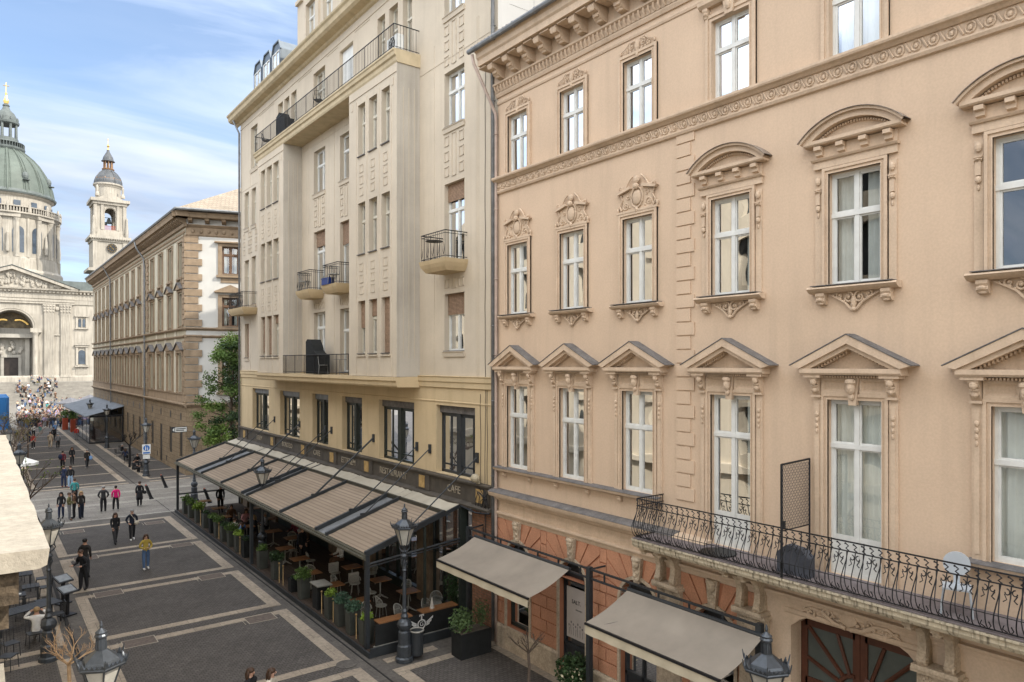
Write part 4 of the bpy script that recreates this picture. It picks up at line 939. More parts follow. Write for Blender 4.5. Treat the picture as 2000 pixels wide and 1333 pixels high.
# ---------------------------------------------------------------- foliage helper
LEAFG = mat("mid_green_leaves", (.075, .125, .03), .6, .5, .9, spec=.25)
LEAFY = mat("fresh_green_leaves", (.16, .24, .035), .6, .4, 1.2, spec=.25)
LEAFD = mat("dark_green_leaves", (.028, .055, .018), .6, .5, 1.2, spec=.3)
LEAFB = mat("bluish_green_leaves", (.06, .11, .07), .6, .35, 2, spec=.25)
BARK = mat("grey_brown_bark", (.12, .09, .07), .9, .3, 6, .4, 30)
def leaves(m, c, rx, ry, rz, n, size, seed=0, shell=.55, droop=0.0):
    q = random.Random(seed)
    for _ in range(n):
        a = q.uniform(0, 2 * PI); b = math.acos(q.uniform(-1, 1)); r = (shell + (1 - shell) * q.random()) if q.random() < .8 else q.random()
        p = Vector((c[0] + rx * r * math.sin(b) * math.cos(a), c[1] + ry * r * math.sin(b) * math.sin(a), c[2] + rz * r * math.cos(b)))
        d = Vector((q.uniform(-1, 1), q.uniform(-1, 1), q.uniform(-.8, .5) - droop)).normalized(); e = d.cross(Vector((q.uniform(-1, 1), q.uniform(-1, 1), q.uniform(-1, 1)))).normalized()
        s = size * q.uniform(.6, 1.3)
        m.add([tuple(p - d * s * .5), tuple(p + e * s * .3), tuple(p + d * s * .55), tuple(p - e * s * .3)], [(0, 1, 2, 3)])

# ---------------------------------------------------------------- ministry-like corner house (third on the street)
far = tag(empty("palace_block", (XF, 66.3, 0)), "brownish renaissance corner house with quoins, its white side wall facing the camera", "building")
FL = Vector(far.location)
B3W = mat("grey_beige_render", (.40, .355, .265), .9, .12, .5, .1, 50, streak=.35, fine=.08)
B3T = mat("brown_sandstone_trim", (.29, .215, .145), .9, .2, 1.6, .2, 40, streak=.4, fine=.12)
B3L = mat_bricks("brown_ashlar", (.30, .225, .145), (.26, .195, .125), (.13, .09, .06), 1.2, .42, 1.0, .014, axes='yz', bump=.6)
B3LX = mat_bricks("brown_ashlar_side", (.30, .225, .145), (.26, .195, .125), (.13, .09, .06), 1.2, .42, 1.0, .014, axes='xz', bump=.6)
B3WH = mat("white_side_render", (.52, .51, .48), .9, .06, .6, .1, 50, streak=.12)
BAY = [68.15, 72.4, 76.75, 81.0] + [88.2 + 4.05 * i for i in range(10)]
wl = MB(F_X, O)
ops = [(c - .72, c + .72, z0, z1) for c in BAY for z0, z1 in ((17.3, 20.3), (12.95, 15.85), (7.1, 10.45))]
wall(wl, 66.3, 128, 6.1, 23, ops, .35); WP(wl.build("street_wall", B3W, far), far)
lw = MB(F_X, O); ops = [(c - .6, c + .6, 1.4 if i != 2 else .1, 3.75) for i, c in enumerate(BAY)]
wall(lw, 66.3, 128, 0, 6.1, ops, .3); WP(lw.build("ashlar_street_floor", B3L, far), far)
m = MB(F_X, O)                                   # trim: pilaster strips, belts, quoins
m.uprof([(0, 5.85), (.1, 5.9), (.2, 6.0), (.3, 6.1), (.3, 6.2), (0, 6.25)], 66.0, 128); m.ub(66.2, 128, 6.25, 6.95, 0, .06); m.uprof([(0, 6.95), (.14, 6.95), (.16, 7.05), (0, 7.07)], 66.2, 128)
m.uprof([(0, 11.9), (.12, 11.95), (.2, 12.05), (.2, 12.12), (0, 12.15)], 66.1, 128); m.uprof([(0, 12.6), (.2, 12.62), (.28, 12.72), (.28, 12.8), (0, 12.84)], 66.1, 128)
m.uprof([(0, 20.75), (.06, 20.75), (.08, 20.85), (0, 20.87)], 66.1, 128)
u = 66.6
while u < 128: m.ubl(u, .05, 21.15, .16, .06, .16, 6, 4); u += .52
m.uprof([(0, 21.5), (.2, 21.52), (.25, 21.7), (.25, 21.75), (0, 21.8)], 65.9, 128)
u = 66.2
while u < 128: m.uprof([(0, 21.8), (.2, 21.82), (.7, 22.05), (.75, 22.25), (0, 22.25)], u, u + .24); u += .62
m.uprof([(0, 22.25), (.95, 22.25), (1.0, 22.5), (1.1, 22.65), (0, 22.75)], 65.2, 128)
for q0, q1 in ((66.3, 67.2), (82.9, 84.0), (84.7, 85.8)):
    z = 6.3; k = 0
    while z < 20.6:
        if not 11.4 < z < 12.6: m.ub(q0 + (.2 if k % 2 else 0), q1, z + .03, z + .42, 0, .12)
        z += .45; k += 1
for c in BAY:
    for s in (-1, 1):
        m.ub(c + s * 1.15 - .13, c + s * 1.15 + .13, 7.07, 10.6, 0, .16); m.ub(c + s * 1.15 - .17, c + s * 1.15 + .17, 10.3, 10.62, 0, .2)
        m.ub(c + s * .86 - .12, c + s * .86 + .12, 12.84, 16.0, 0, .1); m.ub(c + s * .84 - .1, c + s * .84 + .1, 17.2, 20.4, 0, .08)
        corbel(m, c + s * .8, 17.1, .22, .5, .2)
    m.ub(c - 1.3, c + 1.3, 10.62, 10.85, 0, .2); m.ub(c - 1.0, c + 1.0, 16.0, 16.2, 0, .14); m.ub(c - .94, c + .94, 20.4, 20.55, 0, .12); m.ub(c - 1.0, c + 1.0, 17.1, 17.22, 0, .22)
    m.uprism([(c - 1.4, 10.85), (c + 1.4, 10.85), (c, 11.5)], 0, .3); m.uprism([(c - 1.12, 16.2), (c + 1.12, 16.2), (c, 16.75)], 0, .3)
WP(m.build("stone_trim", B3T, far), far)
for c in BAY:
    for q in ((1.5, 10.85, 11.55, 11.62, 10.92, .42), (1.2, 16.2, 16.8, 16.86, 16.26, .4)):
        m = MB(F_X, O)
        for s in (-1, 1): m.uprism([(c + s * q[0], q[1]), (c, q[2]), (c, q[3]), (c + s * q[0], q[4])], 0, q[5])
        WP(m.build("pediment_lead", LEAD, far), far)
for a, b in zip(BAY, BAY[1:]):
    if b - a > 5: continue
    m = MB(F_X, O); m.ub((a + b) / 2 - .32, (a + b) / 2 + .32, 7.07, 20.6, 0, .05); WP(m.build("pale_wall_strip", mat("pale_wall_strip", (.50, .46, .37), .9, .1, 1, streak=.2), far), far)
wp = {}
for c in BAY:
    for z0, z1 in ((17.3, 20.3), (12.95, 15.85), (7.1, 10.45)):
        h_ = round(z1 - z0, 2); loc = Vector((XF, c, z0)) - FL
        if h_ in wp: copy_tree(wp[h_], loc=loc, parent=far); continue
        m = MB(); m.ub(-.72, .72, 0, .06, -.35, .1); o = m.build("window", B3T, far); o.location = loc; wp[h_] = o
        sash(o, 1.44, h_, -.28, fm=BROWNW, bar=.08, tr=.68); curtain(o, 1.44, h_, -.28, 'half')
m = MB(F_X, O)
for i, c in enumerate(BAY): m.uq([(c - .6, -.07, .1), (c + .6, -.07, .1), (c + .6, -.07, 3.75), (c - .6, -.07, 3.75)])
for c in BAY: m.ub(c - .2, c + .2, 4.7, 5.3, 0.001, .02); m.ub(c + 1.6, c + 1.9, .5, .95, .001, .02)
WP(m.build("street_floor_windows", mat("dark_street_window", (.035, .032, .03), .4, .4, 1), far), far)
rm = MB(F_X, O)
for z0, z1 in ((6.5, 11), (12.5, 16.5), (17, 20.6)): rm.uq([(66.5, -1.6, z0), (127, -1.6, z0), (127, -1.6, z1), (66.5, -1.6, z1)])
WP(rm.build("dim_interior", ROOMD, far), far)
# side wall
SA = R(17); cS, sS = math.cos(SA), math.sin(SA)
def F_S(u, d, z): return (u * cS - d * sS, -u * sS - d * cS, z)
OS = (XF, 66.3, 0)
sw = MB(F_S, OS); SB = [3.6, 8.0, 12.4]
wall(sw, 0, 16, 6.1, 23, [(c - .68, c + .68, z0, z1) for c in SB for z0, z1 in ((17.5, 20.0), (12.9, 15.5), (7.2, 10.3))], .3); WP(sw.build("white_side_wall", B3WH, far), far)
sw = MB(F_S, OS); wall(sw, 0, 16, 0, 6.1, [(c - .5, c + .5, 1.4, 3.8) for c in SB], .3); WP(sw.build("ashlar_side_floor", B3LX, far), far)
m = MB(F_S, OS)
z = 6.3; k = 0
while z < 20.4:
    if not 11.6 < z < 12.7: m.ub(-.12, 1.0 if k % 2 else 1.3, z + .03, z + .60, -.02, .12)
    z += .66; k += 1
for c in SB:
    for z0, z1 in ((17.5, 20.0), (12.9, 15.5), (7.2, 10.3)):
        for s in (-1, 1): m.ub(c + s * .85 - .17, c + s * .85 + .17, z0 - .1, z1 + .15, 0, .1)
        m.ub(c - 1.02, c + 1.02, z1, z1 + .25, 0, .11); m.ub(c - 1.15, c + 1.15, z0 - .25, z0 - .05, 0, .25)
        if z0 < 17: m.uprism([(c - 1.35, z1 + .5), (c + 1.35, z1 + .5), (c, z1 + 1.1)], 0, .35); m.ub(c - 1.3, c + 1.3, z1 + .42, z1 + .5, 0, .35)
        else: m.ub(c - 1.3, c + 1.3, z1 + .28, z1 + .4, 0, .3); m.ub(c - .8, c + .8, z0 - .7, z0 - .3, 0, .06)
for p in ([(0, 5.85), (.1, 5.9), (.3, 6.1), (.3, 6.2), (0, 6.25)], [(0, 11.9), (.2, 12.05), (.2, 12.12), (0, 12.15)], [(0, 12.55), (.28, 12.72), (.28, 12.8), (0, 12.84)], [(0, 20.75), (.08, 20.85), (0, 20.87)], [(0, 21.5), (.25, 21.7), (.25, 21.75), (0, 21.8)]): m.uprof(p, -.2, 16)
m.ub(0, 16, 20.87, 21.5, 0, .03)
u = .6
while u < 16: m.ubl(u, .06, 21.18, .18, .07, .18, 6, 4); u += .62
u = .2
while u < 16: m.uprof([(0, 21.85), (.7, 22.05), (.75, 22.25), (0, 22.25)], u, u + .35); u += 1.35
m.uprof([(0, 22.25), (.95, 22.25), (1.0, 22.5), (1.1, 22.65), (0, 22.75)], -1.0, 16)
WP(m.build("side_trim", B3T, far), far)
for i, c in enumerate(SB):
    for z0, z1 in ((17.5, 20.0), (12.9, 15.5), (7.2, 10.3)):
        m = MB(F_S, OS); m.ub(c - .68, c + .68, z0, z0 + .06, -.3, .1); o = WP(m.build("side_window", B3T, far), far)
        def F_T(u, d, z, c=c, z0=z0): p = F_S(u + c, d, z + z0); return (p[0] + OS[0], p[1] + OS[1], p[2])
        sash(o, 1.36, z1 - z0, -.22, fr=F_T, fm=BROWNW, bar=.09, tr=.7); curtain(o, 1.36, z1 - z0, -.22, 'sides', fr=F_T)
rm = MB(F_S, OS); rm.uq([(.5, -1.5, 6.5), (15, -1.5, 6.5), (15, -1.5, 21), (.5, -1.5, 21)]); WP(rm.build("dim_side_interior", ROOMD, far), far)
# roof and gutters
TILE = mat_bricks("pale_beige_roof_tile", (.36, .30, .23), (.31, .26, .195), (.26, .21, .16), .32, .28, 1.0, .03, axes='xz', bump=.5)
m = MB(); e0 = (13.3, 65.0, 22.8); e1 = (13.3, 128, 22.8); e2 = (XF + 16 * cS - 1.1 * sS, 66.3 - 16 * sS - 1.1 * cS, 22.8); r0 = (13.3 + 9, 65 + 7, 22.8 + 4.9); r1 = (22.3, 128, 27.7); r2 = (e2[0] + 2, e2[1] + 9.2, 27.7)
m.add([e0, e1, r1, r0], [(0, 1, 2, 3)]); m.add([e0, e2, r2, r0], [(0, 1, 2, 3)]); WP(m.build("roof", TILE, far), far)
m = MB(); m.tube([e1, e0], .12, 6); m.tube([e0, e2], .12, 6); WP(m.build("gutter", ZINC, far), far)
m = MB(F_X, O); m.ut([(84.6, 1.1, 22.6), (84.4, .95, 21.9), (84.3, .3, 20.9), (84.3, .2, 20), (84.3, .2, .1)], .09, 6); WP(m.build("downpipe", ZINC, far), far)
m = MB(F_X, O); m.ut([(108.6, 1.1, 22.6), (108.3, .3, 20.9), (108.3, .2, .1)], .09, 6); WP(m.build("downpipe", ZINC, far), far)

# white firewall seen over the pink roof
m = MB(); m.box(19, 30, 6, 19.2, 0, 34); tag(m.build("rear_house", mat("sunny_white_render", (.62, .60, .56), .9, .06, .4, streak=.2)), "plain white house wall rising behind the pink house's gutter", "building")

# ---------------------------------------------------------------- basilica
BX, BY = 7.15, 230.0
bas = tag(empty("basilica", (BX, BY, 0)), "domed pale stone church with green copper dome and clock tower closing the street", "church")
BL = Vector(bas.location)
ST = mat("pale_limestone", (.35, .32, .27), .9, .18, .25, .2, 8, streak=.6, dirt=(.17, .155, .135), fine=.1, sr=(.46, .72))
STD = mat("weathered_grey_limestone", (.36, .34, .30), .9, .2, .3, .2, 8, streak=.6, dirt=(.14, .14, .13), fine=.12)
COP = mat("green_copper", (.098, .118, .100), .6, .22, .25, .15, 6, streak=.5, dirt=(.09, .11, .095), fine=.12)
COPD = mat("dark_patina_lead", (.10, .115, .11), .6, .25, .5, streak=.5)
GOLD = mat("gilding", (.75, .50, .16), .3, .1, 2, metal=.9)
DARKW = mat("dark_church_glass", (.05, .065, .085), .25, .4, .6, spec=.5)
OB = (BX, BY, 0)
m = MB(F_Y, OB)
# lower front with portal arch opening (half width 4.7, spring 19.1)
for s in (-1, 1):
    a, b = (4.7, 18.8) if s > 0 else (-18.8, -4.7)
    m.uq([(a, 0, 0), (b, 0, 0), (b, 0, 30), (a, 0, 30)])
A = arc(0, 19.1, 4.7, 0, PI, 20); m.strip([(u, 0, z) for u, z in A], [(u, 0, 30) for u, z in A]); m.strip([(u, 0, z) for u, z in A], [(u, -6, z) for u, z in A])
for s in (-1, 1): m.uq([(s * 4.7, 0, 0), (s * 4.7, -6, 0), (s * 4.7, -6, 19.1), (s * 4.7, 0, 19.1)])
m.uq([(18.8, 0, 0), (18.8, -30, 0), (18.8, -30, 29), (18.8, 0, 29)])
o_ = arc(0, 19.1, 5.6, 0, PI, 20); i_ = arc(0, 19.1, 4.72, 0, PI, 20)
m.strip([(u, .4, z) for u, z in o_], [(u, .4, z) for u, z in i_]); m.strip([(u, .4, z) for u, z in o_], [(u, 0, z) for u, z in o_]); m.strip([(u, .4, z) for u, z in i_], [(u, -.1, z) for u, z in i_])
o_ = arc(0, 19.1, 5.25, 0, PI, 20); m.ut([(u, .42, z) for u, z in o_], .12, 5)
m.uprof([(0, 25.8), (.5, 25.8), (.5, 26.3), (.7, 26.4), (.7, 27.0), (.8, 27.1), (0, 27.2)], -14.2, 14.2); m.uprof([(0, 25.9), (.3, 25.9), (.45, 27.0), (0, 27.1)], -18.8, 18.8)
m.ub(-14.1, 14.1, 27.2, 28.7, 0, .55); m.ub(-18.8, 18.8, 27.1, 28.7, 0, .3)
m.uprof([(0, 28.7), (.9, 28.75), (1.2, 29.3), (1.7, 29.4), (1.8, 29.8), (0, 29.9)], -14.9, 14.9); m.uprof([(0, 28.7), (.9, 29.2), (1.3, 29.4), (1.4, 29.8), (0, 29.9)], -19.4, 19.4)
u = -18.6
while u < 18.7: m.ub(u - .22, u + .22, 28.75, 29.25, .3, 1.25 if abs(u) < 14.5 else 1.0); u += .9
m.uprism([(-14.2, 29.9), (14.2, 29.9), (0, 35.0)], 0, .35)
for s in (-1, 1): m.uprism([(s * 15.3, 29.9), (0, 35.5), (0, 34.6), (s * 13.2, 29.9)], 0, 1.7)
m.ub(-18.8, 18.8, 4.6, 6.0, 0, .5); m.uprof([(0, 6.0), (.5, 6.0), (.3, 6.3), (0, 6.4)], -18.8, 18.8)
for s in (-1, 1):
    m.ub(s * 8.25 - 1.15, s * 8.25 + 1.15, 6.3, 23.3, 0, .45); m.ub(s * 12.05 - 1.15, s * 12.05 + 1.15, 6.3, 23.3, 0, .45)
    for c in (8.25, 12.05):
        for k in range(6): u = s * c - .9 + .36 * k; m.ub(u - .09, u + .09, 6.6, 23.1, .45, .53)
        m.ub(s * c - 1.25, s * c + 1.25, 5.9, 6.6, 0, .65)
        m.uprism([(s * c - 1.15, 23.3), (s * c + 1.15, 23.3), (s * c + 1.5, 25.7), (s * c - 1.5, 25.7)], 0, .5)
        for zz in (23.8, 24.6, 25.3):
            for k in range(4): m.ubl(s * c - 1.05 + .7 * k, .6, zz, .25, .2, .28, 6, 4)
    m.ubl(s * 10.15, .2, 24.6, .6, .25, .6, 8, 5); m.ub(s * 10.15 - .8, s * 10.15 + .8, 17.3, 17.6, 0, .3)
    # side bay windows
    c = s * 15.9
    m.ub(c - 1.4, c - .95, 19.5, 22.9, 0, .3); m.ub(c + .95, c + 1.4, 19.5, 22.9, 0, .3); m.ub(c - 1.7, c + 1.7, 22.6, 22.9, 0, .6); m.ub(c - 1.6, c + 1.6, 19.2, 19.5, 0, .6); m.ub(c - .1, c + .1, 19.5, 22.3, 0, .3)
    m.ub(c - 1.4, c - .9, 9.2, 14.2, 0, .4); m.ub(c + .9, c + 1.4, 9.2, 14.2, 0, .4); m.ub(c - 1.6, c + 1.6, 14.2, 14.6, 0, .6); m.ub(c - 1.7, c + 1.7, 8.7, 9.1, 0, .8); m.uprism([(c - 1.9, 14.7), (c + 1.9, 14.7), (c, 15.7)], 0, .8)
    m.ub(c - 1.4, c + 1.4, 6.5, 8.5, 0, .15)
    for k in range(6): m.ub(c - 1.2 + .45 * k, c - 1.05 + .45 * k, 6.7, 8.3, .15, .22)
    # portal columns
    for c2, d2 in ((5.15, .9), (6.3, .2)):
        p = m.P(s * c2, d2 if c2 < 6 else .15, 0)
        if c2 < 6: m.lathe([(.85, 4.8), (.85, 6.3), (.62, 6.6), (.55, 17.2), (.85, 17.9), (.85, 18.0)], (p[0], p[1], 0), 14)
    m.ub(s * 5.3 - 1.3, s * 5.3 + 1.3, 18.0, 19.1, -.2, 1.5)
WP(m.build("west_front", ST, bas), bas)
m = MB(F_Y, OB)                                  # sculpted tympanum figures
q = random.Random(5)
for k in range(90):
    u = q.uniform(-11, 11); top = 34.2 - abs(u) * .365; z = q.uniform(30.4, max(30.7, top - .4))
    m.ubl(u, .55, z, q.uniform(.25, .5), .35, q.uniform(.35, .8), 6, 4); m.ubl(u + .1, .7, z + .7, .22, .2, .24, 6, 4) if z + .9 < top else None
WP(m.build("tympanum_sculpture", ST, bas), bas)
m = MB(F_Y, OB)
m.uq([(-4.7, -5.9, 0), (4.7, -5.9, 0), (4.7, -5.9, 24), (-4.7, -5.9, 24)]); m.ub(-4.7, 4.7, 16.6, 17.6, -5.8, -3); m.ub(-2.2, 2.2, 11.3, 12.0, -5.9, -5.0)
for s in (-1, 1): m.ub(s * 1.95 - .35, s * 1.95 + .35, 4.8, 11.3, -5.9, -5.1); m.ub(s * 3.6 - .5, s * 3.6 + .5, 4.8, 16.6, -5.9, -4.6)
for k in range(12): m.ubl(q.uniform(-2.6, 2.6), -5.3, q.uniform(12.5, 15.6), .5, .3, .6, 6, 4)
WP(m.build("portal_recess", STD, bas), bas)
m = MB(F_Y, OB); m.ub(-1.6, 1.6, 4.8, 11.2, -5.7, -5.6); WP(m.build("portal_door", mat("black_bronze_door", (.03, .022, .018), .4, .3, 1), bas), bas)
m = MB(F_Y, OB); m.uprism(arc(0, 18.9, 4.6, 0.08, PI - .08, 16), -5.85, -5.7); mo = WP(m.build("mosaic_lunette", mat("gold_and_black_mosaic", (.10, .075, .04), .5, .7, .8), bas), bas)
m = MB(F_Y, OB)
for s in (-1, 1):
    for k in range(9): m.ubl(s * (1.1 + .33 * k), -5.68, 21.4 + .12 * k - .03 * k * k, .35, .05, .25, 6, 4)
WP(m.build("gold_figures", GOLD, mo), mo)
m = MB(F_Y, OB)
for s in (-1, 1):
    c = s * 15.9
    for e_ in (-.5, .5): m.uprism([(c + e_ - .3, 19.8), (c + e_ + .3, 19.8)] + arc(c + e_, 21.7, .3, 0, PI, 6), .02, .12)
    m.uprism([(c - .8, 9.5), (c + .8, 9.5)] + arc(c, 12.6, .8, 0, PI, 8), .02, .12)
WP(m.build("front_windows", DARKW, bas), bas)
m = MB(F_Y, OB); m.ub(-18.5, 18.5, 29.9, 30.3, -30, .2)
for s in (-1, 1): m.uprism([(s * 15.5, 29.95), (0, 35.6), (0, 35.75), (s * 15.5, 30.1)], -20, 1.9)
m.ub(18.8, 30, 28.2, 30.6, -25, -6); m.ub(5, 22, 30, 33.5, -26, -12)
WP(m.build("roof", COPD, bas), bas)
m = MB(F_Y, OB); m.ub(18.9, 30, 0, 28.2, -26, -6); m.ub(18.9, 30.2, 27.6, 28.25, -26, -5.4); m.ub(20.5, 23, 8, 13, -6, -5.9); WP(m.build("side_body", STD, bas), bas)
# clock tower
TX, TY = 32.0, 245.0; OT = (TX, TY, 0)
m = MB(F_Y, OT); m.ub(-4.6, 4.6, 0, 47.0, -9.2, 0)
for s in (-1, 1): m.ub(s * 4.0 - .6, s * 4.0 + .6, 10, 46.9, 0, .3)
m.ub(-5.9, 5.9, 37.4, 38.2, -10.4, .9); m.uprism([(-5.2, 38.2), (5.2, 38.2), (0, 40.8)], -.3, .7)
m.ub(-4.9, 4.9, 46.4, 47.2, -9.5, .4); m.ub(-5.5, 5.5, 47.2, 48.0, -10.1, 1.0)
u = -5.1
while u < 5.2: m.ub(u - .15, u + .15, 46.9, 47.25, .3, .9); u += .6
m.ub(-4.4, 4.4, 48.0, 50.0, -9.0, -.2)
for s in (-1, 1):
    for f in (-.4, -8.4):
        a, b = sorted((s * 1.45, s * 4.2)); m.ub(a, b, 50, 58.4, f - .8, f)
        m.ub(s * 2.1 - .35, s * 2.1 + .35, 50, 57.6, f, f + .35); m.ub(s * 3.9 - .45, s * 3.9 + .45, 49, 57.6, f, f + .35)
    m.ub(s * 3.8 - .4, s * 3.8 + .4, 50, 58.4, -8.5, -6.4); m.ub(s * 3.8 - .4, s * 3.8 + .4, 50, 58.4, -3.2, -1.2)
    m.lathe([(.45, 48), (.5, 50), (.35, 52), (.3, 53.5), (.1, 54)], (TX + s * 4.4, TY - .2, 0), 8); m.lathe([(.6, 60), (.6, 60.6), (.3, 61.4), (.35, 62.8), (.12, 63.4)], (TX + s * 3.4, TY + .4, 0), 8)
A = arc(0, 55.2, 1.45, 0, PI, 12)
for f in (-.4, -9.2): m.strip([(u, f, z) for u, z in A], [(u, f, 58.4) for u, z in A]); m.strip([(u, f, z) for u, z in A], [(u, f - .8 if f > -5 else f + .8, z) for u, z in A])
A2 = arc(0, 55.2, 1.75, 0, PI, 12); m.ut([(u, -.35, z) for u, z in A2], .14, 5)
m.ub(-4.6, 4.6, 57.6, 58.4, -9.2, .2); m.ub(-5.2, 5.2, 58.4, 59.3, -9.8, .7); m.uprism([(-3.4, 59.3), (3.4, 59.3), (0, 61.2)], -1.2, .6)
m.lathe([(4.2, 59.3), (3.9, 60.0), (3.45, 60.1), (3.45, 63.2), (3.6, 63.4), (3.8, 63.8), (4.1, 64.0), (4.1, 64.4), (3.7, 64.6)], (TX, TY + 4.6, 0), 28)
tw = WP(m.build("clock_tower", ST, bas), bas)
m = MB(F_Y, OT); m.lathe([(1.35, 0), (1.35, .1)], n=24); m.v = [(TX + .4 + v[0], TY - .35 - v[2], 44.5 + v[1]) for v in m.v]; WP(m.build("clock_face", mat("black_clock_dial", (.02, .02, .02), .5, .1, 2), tw), tw)
m = MB(F_Y, OT)
for k in range(12): a = k * PI / 6; m.ut([(.4 + .95 * math.sin(a), .5, 44.5 + .95 * math.cos(a)), (.4 + 1.2 * math.sin(a), .5, 44.5 + 1.2 * math.cos(a))], .07, 4)
m.ut([(.4, .52, 44.5), (.85, .52, 44.1)], .08, 4); m.ut([(.4, .52, 44.5), (-.2, .52, 45.2)], .06, 4)
WP(m.build("clock_marks", GOLD, tw), tw)
m = MB(F_Y, OT)
for k in range(9): u = -1.3 + .325 * k; m.ub(u - .06, u + .06, 50.0, 51.2, -.6, -.5)
m.ub(-1.4, 1.4, 51.2, 51.3, -.65, -.45); WP(m.build("red_balustrade", mat("red_lead_paint", (.30, .07, .05), .6, .1, 3), tw), tw)
m = MB(); m.lathe([(.25, 54.3), (.5, 53.9), (.6, 53.3), (.95, 52.7)], (TX + .2, TY + 4.6, 0), 14); m.lathe([(.2, 53.0), (.35, 52.5), (.5, 52.1)], (TX - .7, TY + 4.4, 0), 10); m.tube([(TX - 1.4, TY + 4.6, 54.4), (TX + 1.4, TY + 4.6, 54.4)], .1, 5); WP(m.build("bell", COPD, tw, smooth=True), tw)
m = MB(); c = (TX, TY + 4.6, 0)
m.lathe([(3.85, 64.4), (3.8, 65.4), (3.4, 66.6), (2.6, 67.8), (1.7, 68.6), (1.5, 69.0)], c, 28)
for k in range(8): a = k * PI / 4 + .39; m.tube([(c[0] + r * math.cos(a), c[1] + r * math.sin(a), z) for r, z in ((3.9, 64.4), (3.85, 65.4), (3.45, 66.6), (2.65, 67.8), (1.7, 68.7))], .14, 5)
m.lathe([(1.5, 71.9), (1.55, 72.1), (1.35, 73.0), (.8, 74.0), (.4, 74.8), (.35, 75.3)], c, 20); m.lathe([(1.9, 71.7), (1.7, 71.95)], c, 20)
WP(m.build("tower_cupola", mat("grey_slate_cupola", (.075, .08, .085), .5, .25, .8, streak=.3), tw, smooth=False), tw)
m = MB()
m.lathe([(1.6, 69.0), (1.75, 69.3), (1.5, 69.5)], c, 20)
for k in range(8): a = k * PI / 4; m.lathe([(.2, 69.4), (.17, 71.7)], (c[0] + 1.15 * math.cos(a), c[1] + 1.15 * math.sin(a), 0), 6)
for k in range(8): a = k * PI / 4 + .39; m.blob((c[0] + 3.3 * math.cos(a), c[1] + 3.3 * math.sin(a), 66.0), .4, .4, .6, 6, 4)
m.lathe([(3.62, 65.9), (3.62, 66.05)], c, 24)
WP(m.build("tower_lantern", mat("rusty_gilt_bronze", (.22, .13, .07), .5, .3, 1.5, metal=.3), tw), tw)
m = MB(); m.lathe([(.32, 75.2), (.15, 76.0), (.4, 76.5), (.15, 77.0), (.05, 77.5)], c, 10); m.tube([(c[0], c[1], 77.3), (c[0], c[1], 78.9)], .07, 5); m.tube([(c[0] - .4, c[1], 78.4), (c[0] + .4, c[1], 78.4)], .06, 4); WP(m.build("tower_cross", GOLD, tw), tw)
# great dome
DX, DY = 7.0, 272.0; c = (DX, DY, 0)
def pol(r, a, z): return (DX + r * math.sin(a), DY - r * math.cos(a), z)
m = MB()
m.lathe([(15.0, 30), (15.0, 37.2), (14.6, 37.8), (14.0, 38.2), (13.6, 41.4), (13.4, 41.6), (13.2, 53.4), (13.5, 53.6), (14.0, 54.2), (14.6, 54.6), (14.6, 55.0), (12.0, 55.1), (11.9, 60.0), (12.4, 60.4), (12.7, 60.9), (12.0, 61.1)], c, 64)
for k in range(8):
    a = k * PI / 4 + PI / 4
    for da in (-.17, .17): 
        p = pol(13.6, a + da, 0); m.lathe([(.75, 41.6), (.65, 42.2), (.6, 52), (.85, 53.2)], (p[0], p[1], 0), 10)
    for r_, z0, z1, hw in ((14.5, 37, 41.5, 3.2), (14.4, 53.4, 55.2, 3.1)):
        P0, P1 = pol(r_, a - hw / 14, 0), pol(r_, a + hw / 14, 0); Q0, Q1 = pol(11, a - hw / 12, 0), pol(11, a + hw / 12, 0)
        m.add([(q_[0], q_[1], z) for z in (z0, z1) for q_ in (P0, P1, Q1, Q0)], [(0, 3, 2, 1), (4, 5, 6, 7), (0, 1, 5, 4), (1, 2, 6, 5), (2, 3, 7, 6), (3, 0, 4, 7)])
    p = pol(13.9, a, 0); m.lathe([(.5, 43), (.55, 45), (.35, 47.5), (.25, 48.6), (.05, 49)], (p[0], p[1], 0), 8)
for k in range(24):
    a = k * PI / 12 + PI / 24
    p = pol(13.35, a, 0); m.lathe([(.45, 41.6), (.38, 53.4)], (p[0], p[1], 0), 8)
u = 0
for k in range(120): 
    a = k * 2 * PI / 120; p = pol(14.35, a, 0); m.lathe([(.13, 55.0), (.2, 55.7), (.1, 56.5)], (p[0], p[1], 0), 5)
m.lathe([(14.2, 56.5), (14.55, 56.5), (14.55, 56.8), (14.2, 56.8)], c, 64)
for k in range(16):
    a = k * PI / 8; p = pol(14.35, a, 0); m.lathe([(.35, 55), (.35, 57.2), (.15, 58.0)], (p[0], p[1], 0), 6)
dm = WP(m.build("dome_drum", ST, bas), bas)
m = MB()
for k in range(16):
    a = k * PI / 8 + PI / 16
    if (k + 1) % 4 in (2, 3) and False: continue
    for rr, hw, z0, zs, r_ in ((13.32, 1.5, 43.0, 49.4, 1.5), (12.05, .9, 56.2, 58.8, 0)):
        ca, sa = math.cos(a), math.sin(a)
        pts = [(-hw, z0), (hw, z0)] + (arc(0, zs, r_, 0, PI, 8) if r_ else [(hw, zs), (-hw, zs)])
        m = MB(); vs = [(DX + (rr + .1) * sa + u_ * ca, DY - (rr + .1) * ca + u_ * sa, z_) for u_, z_ in pts]; m.add(vs, [tuple(range(len(vs)))]); WP(m.build("drum_window", DARKW, dm), dm)
DP = [(12.7, 60.9), (12.5, 62.3), (12.1, 64.5), (11.4, 66.9), (10.4, 69.2), (9.1, 71.3), (7.5, 73.2), (5.9, 74.6), (4.3, 75.8)]
m = MB(); m.lathe(DP, c, 64)
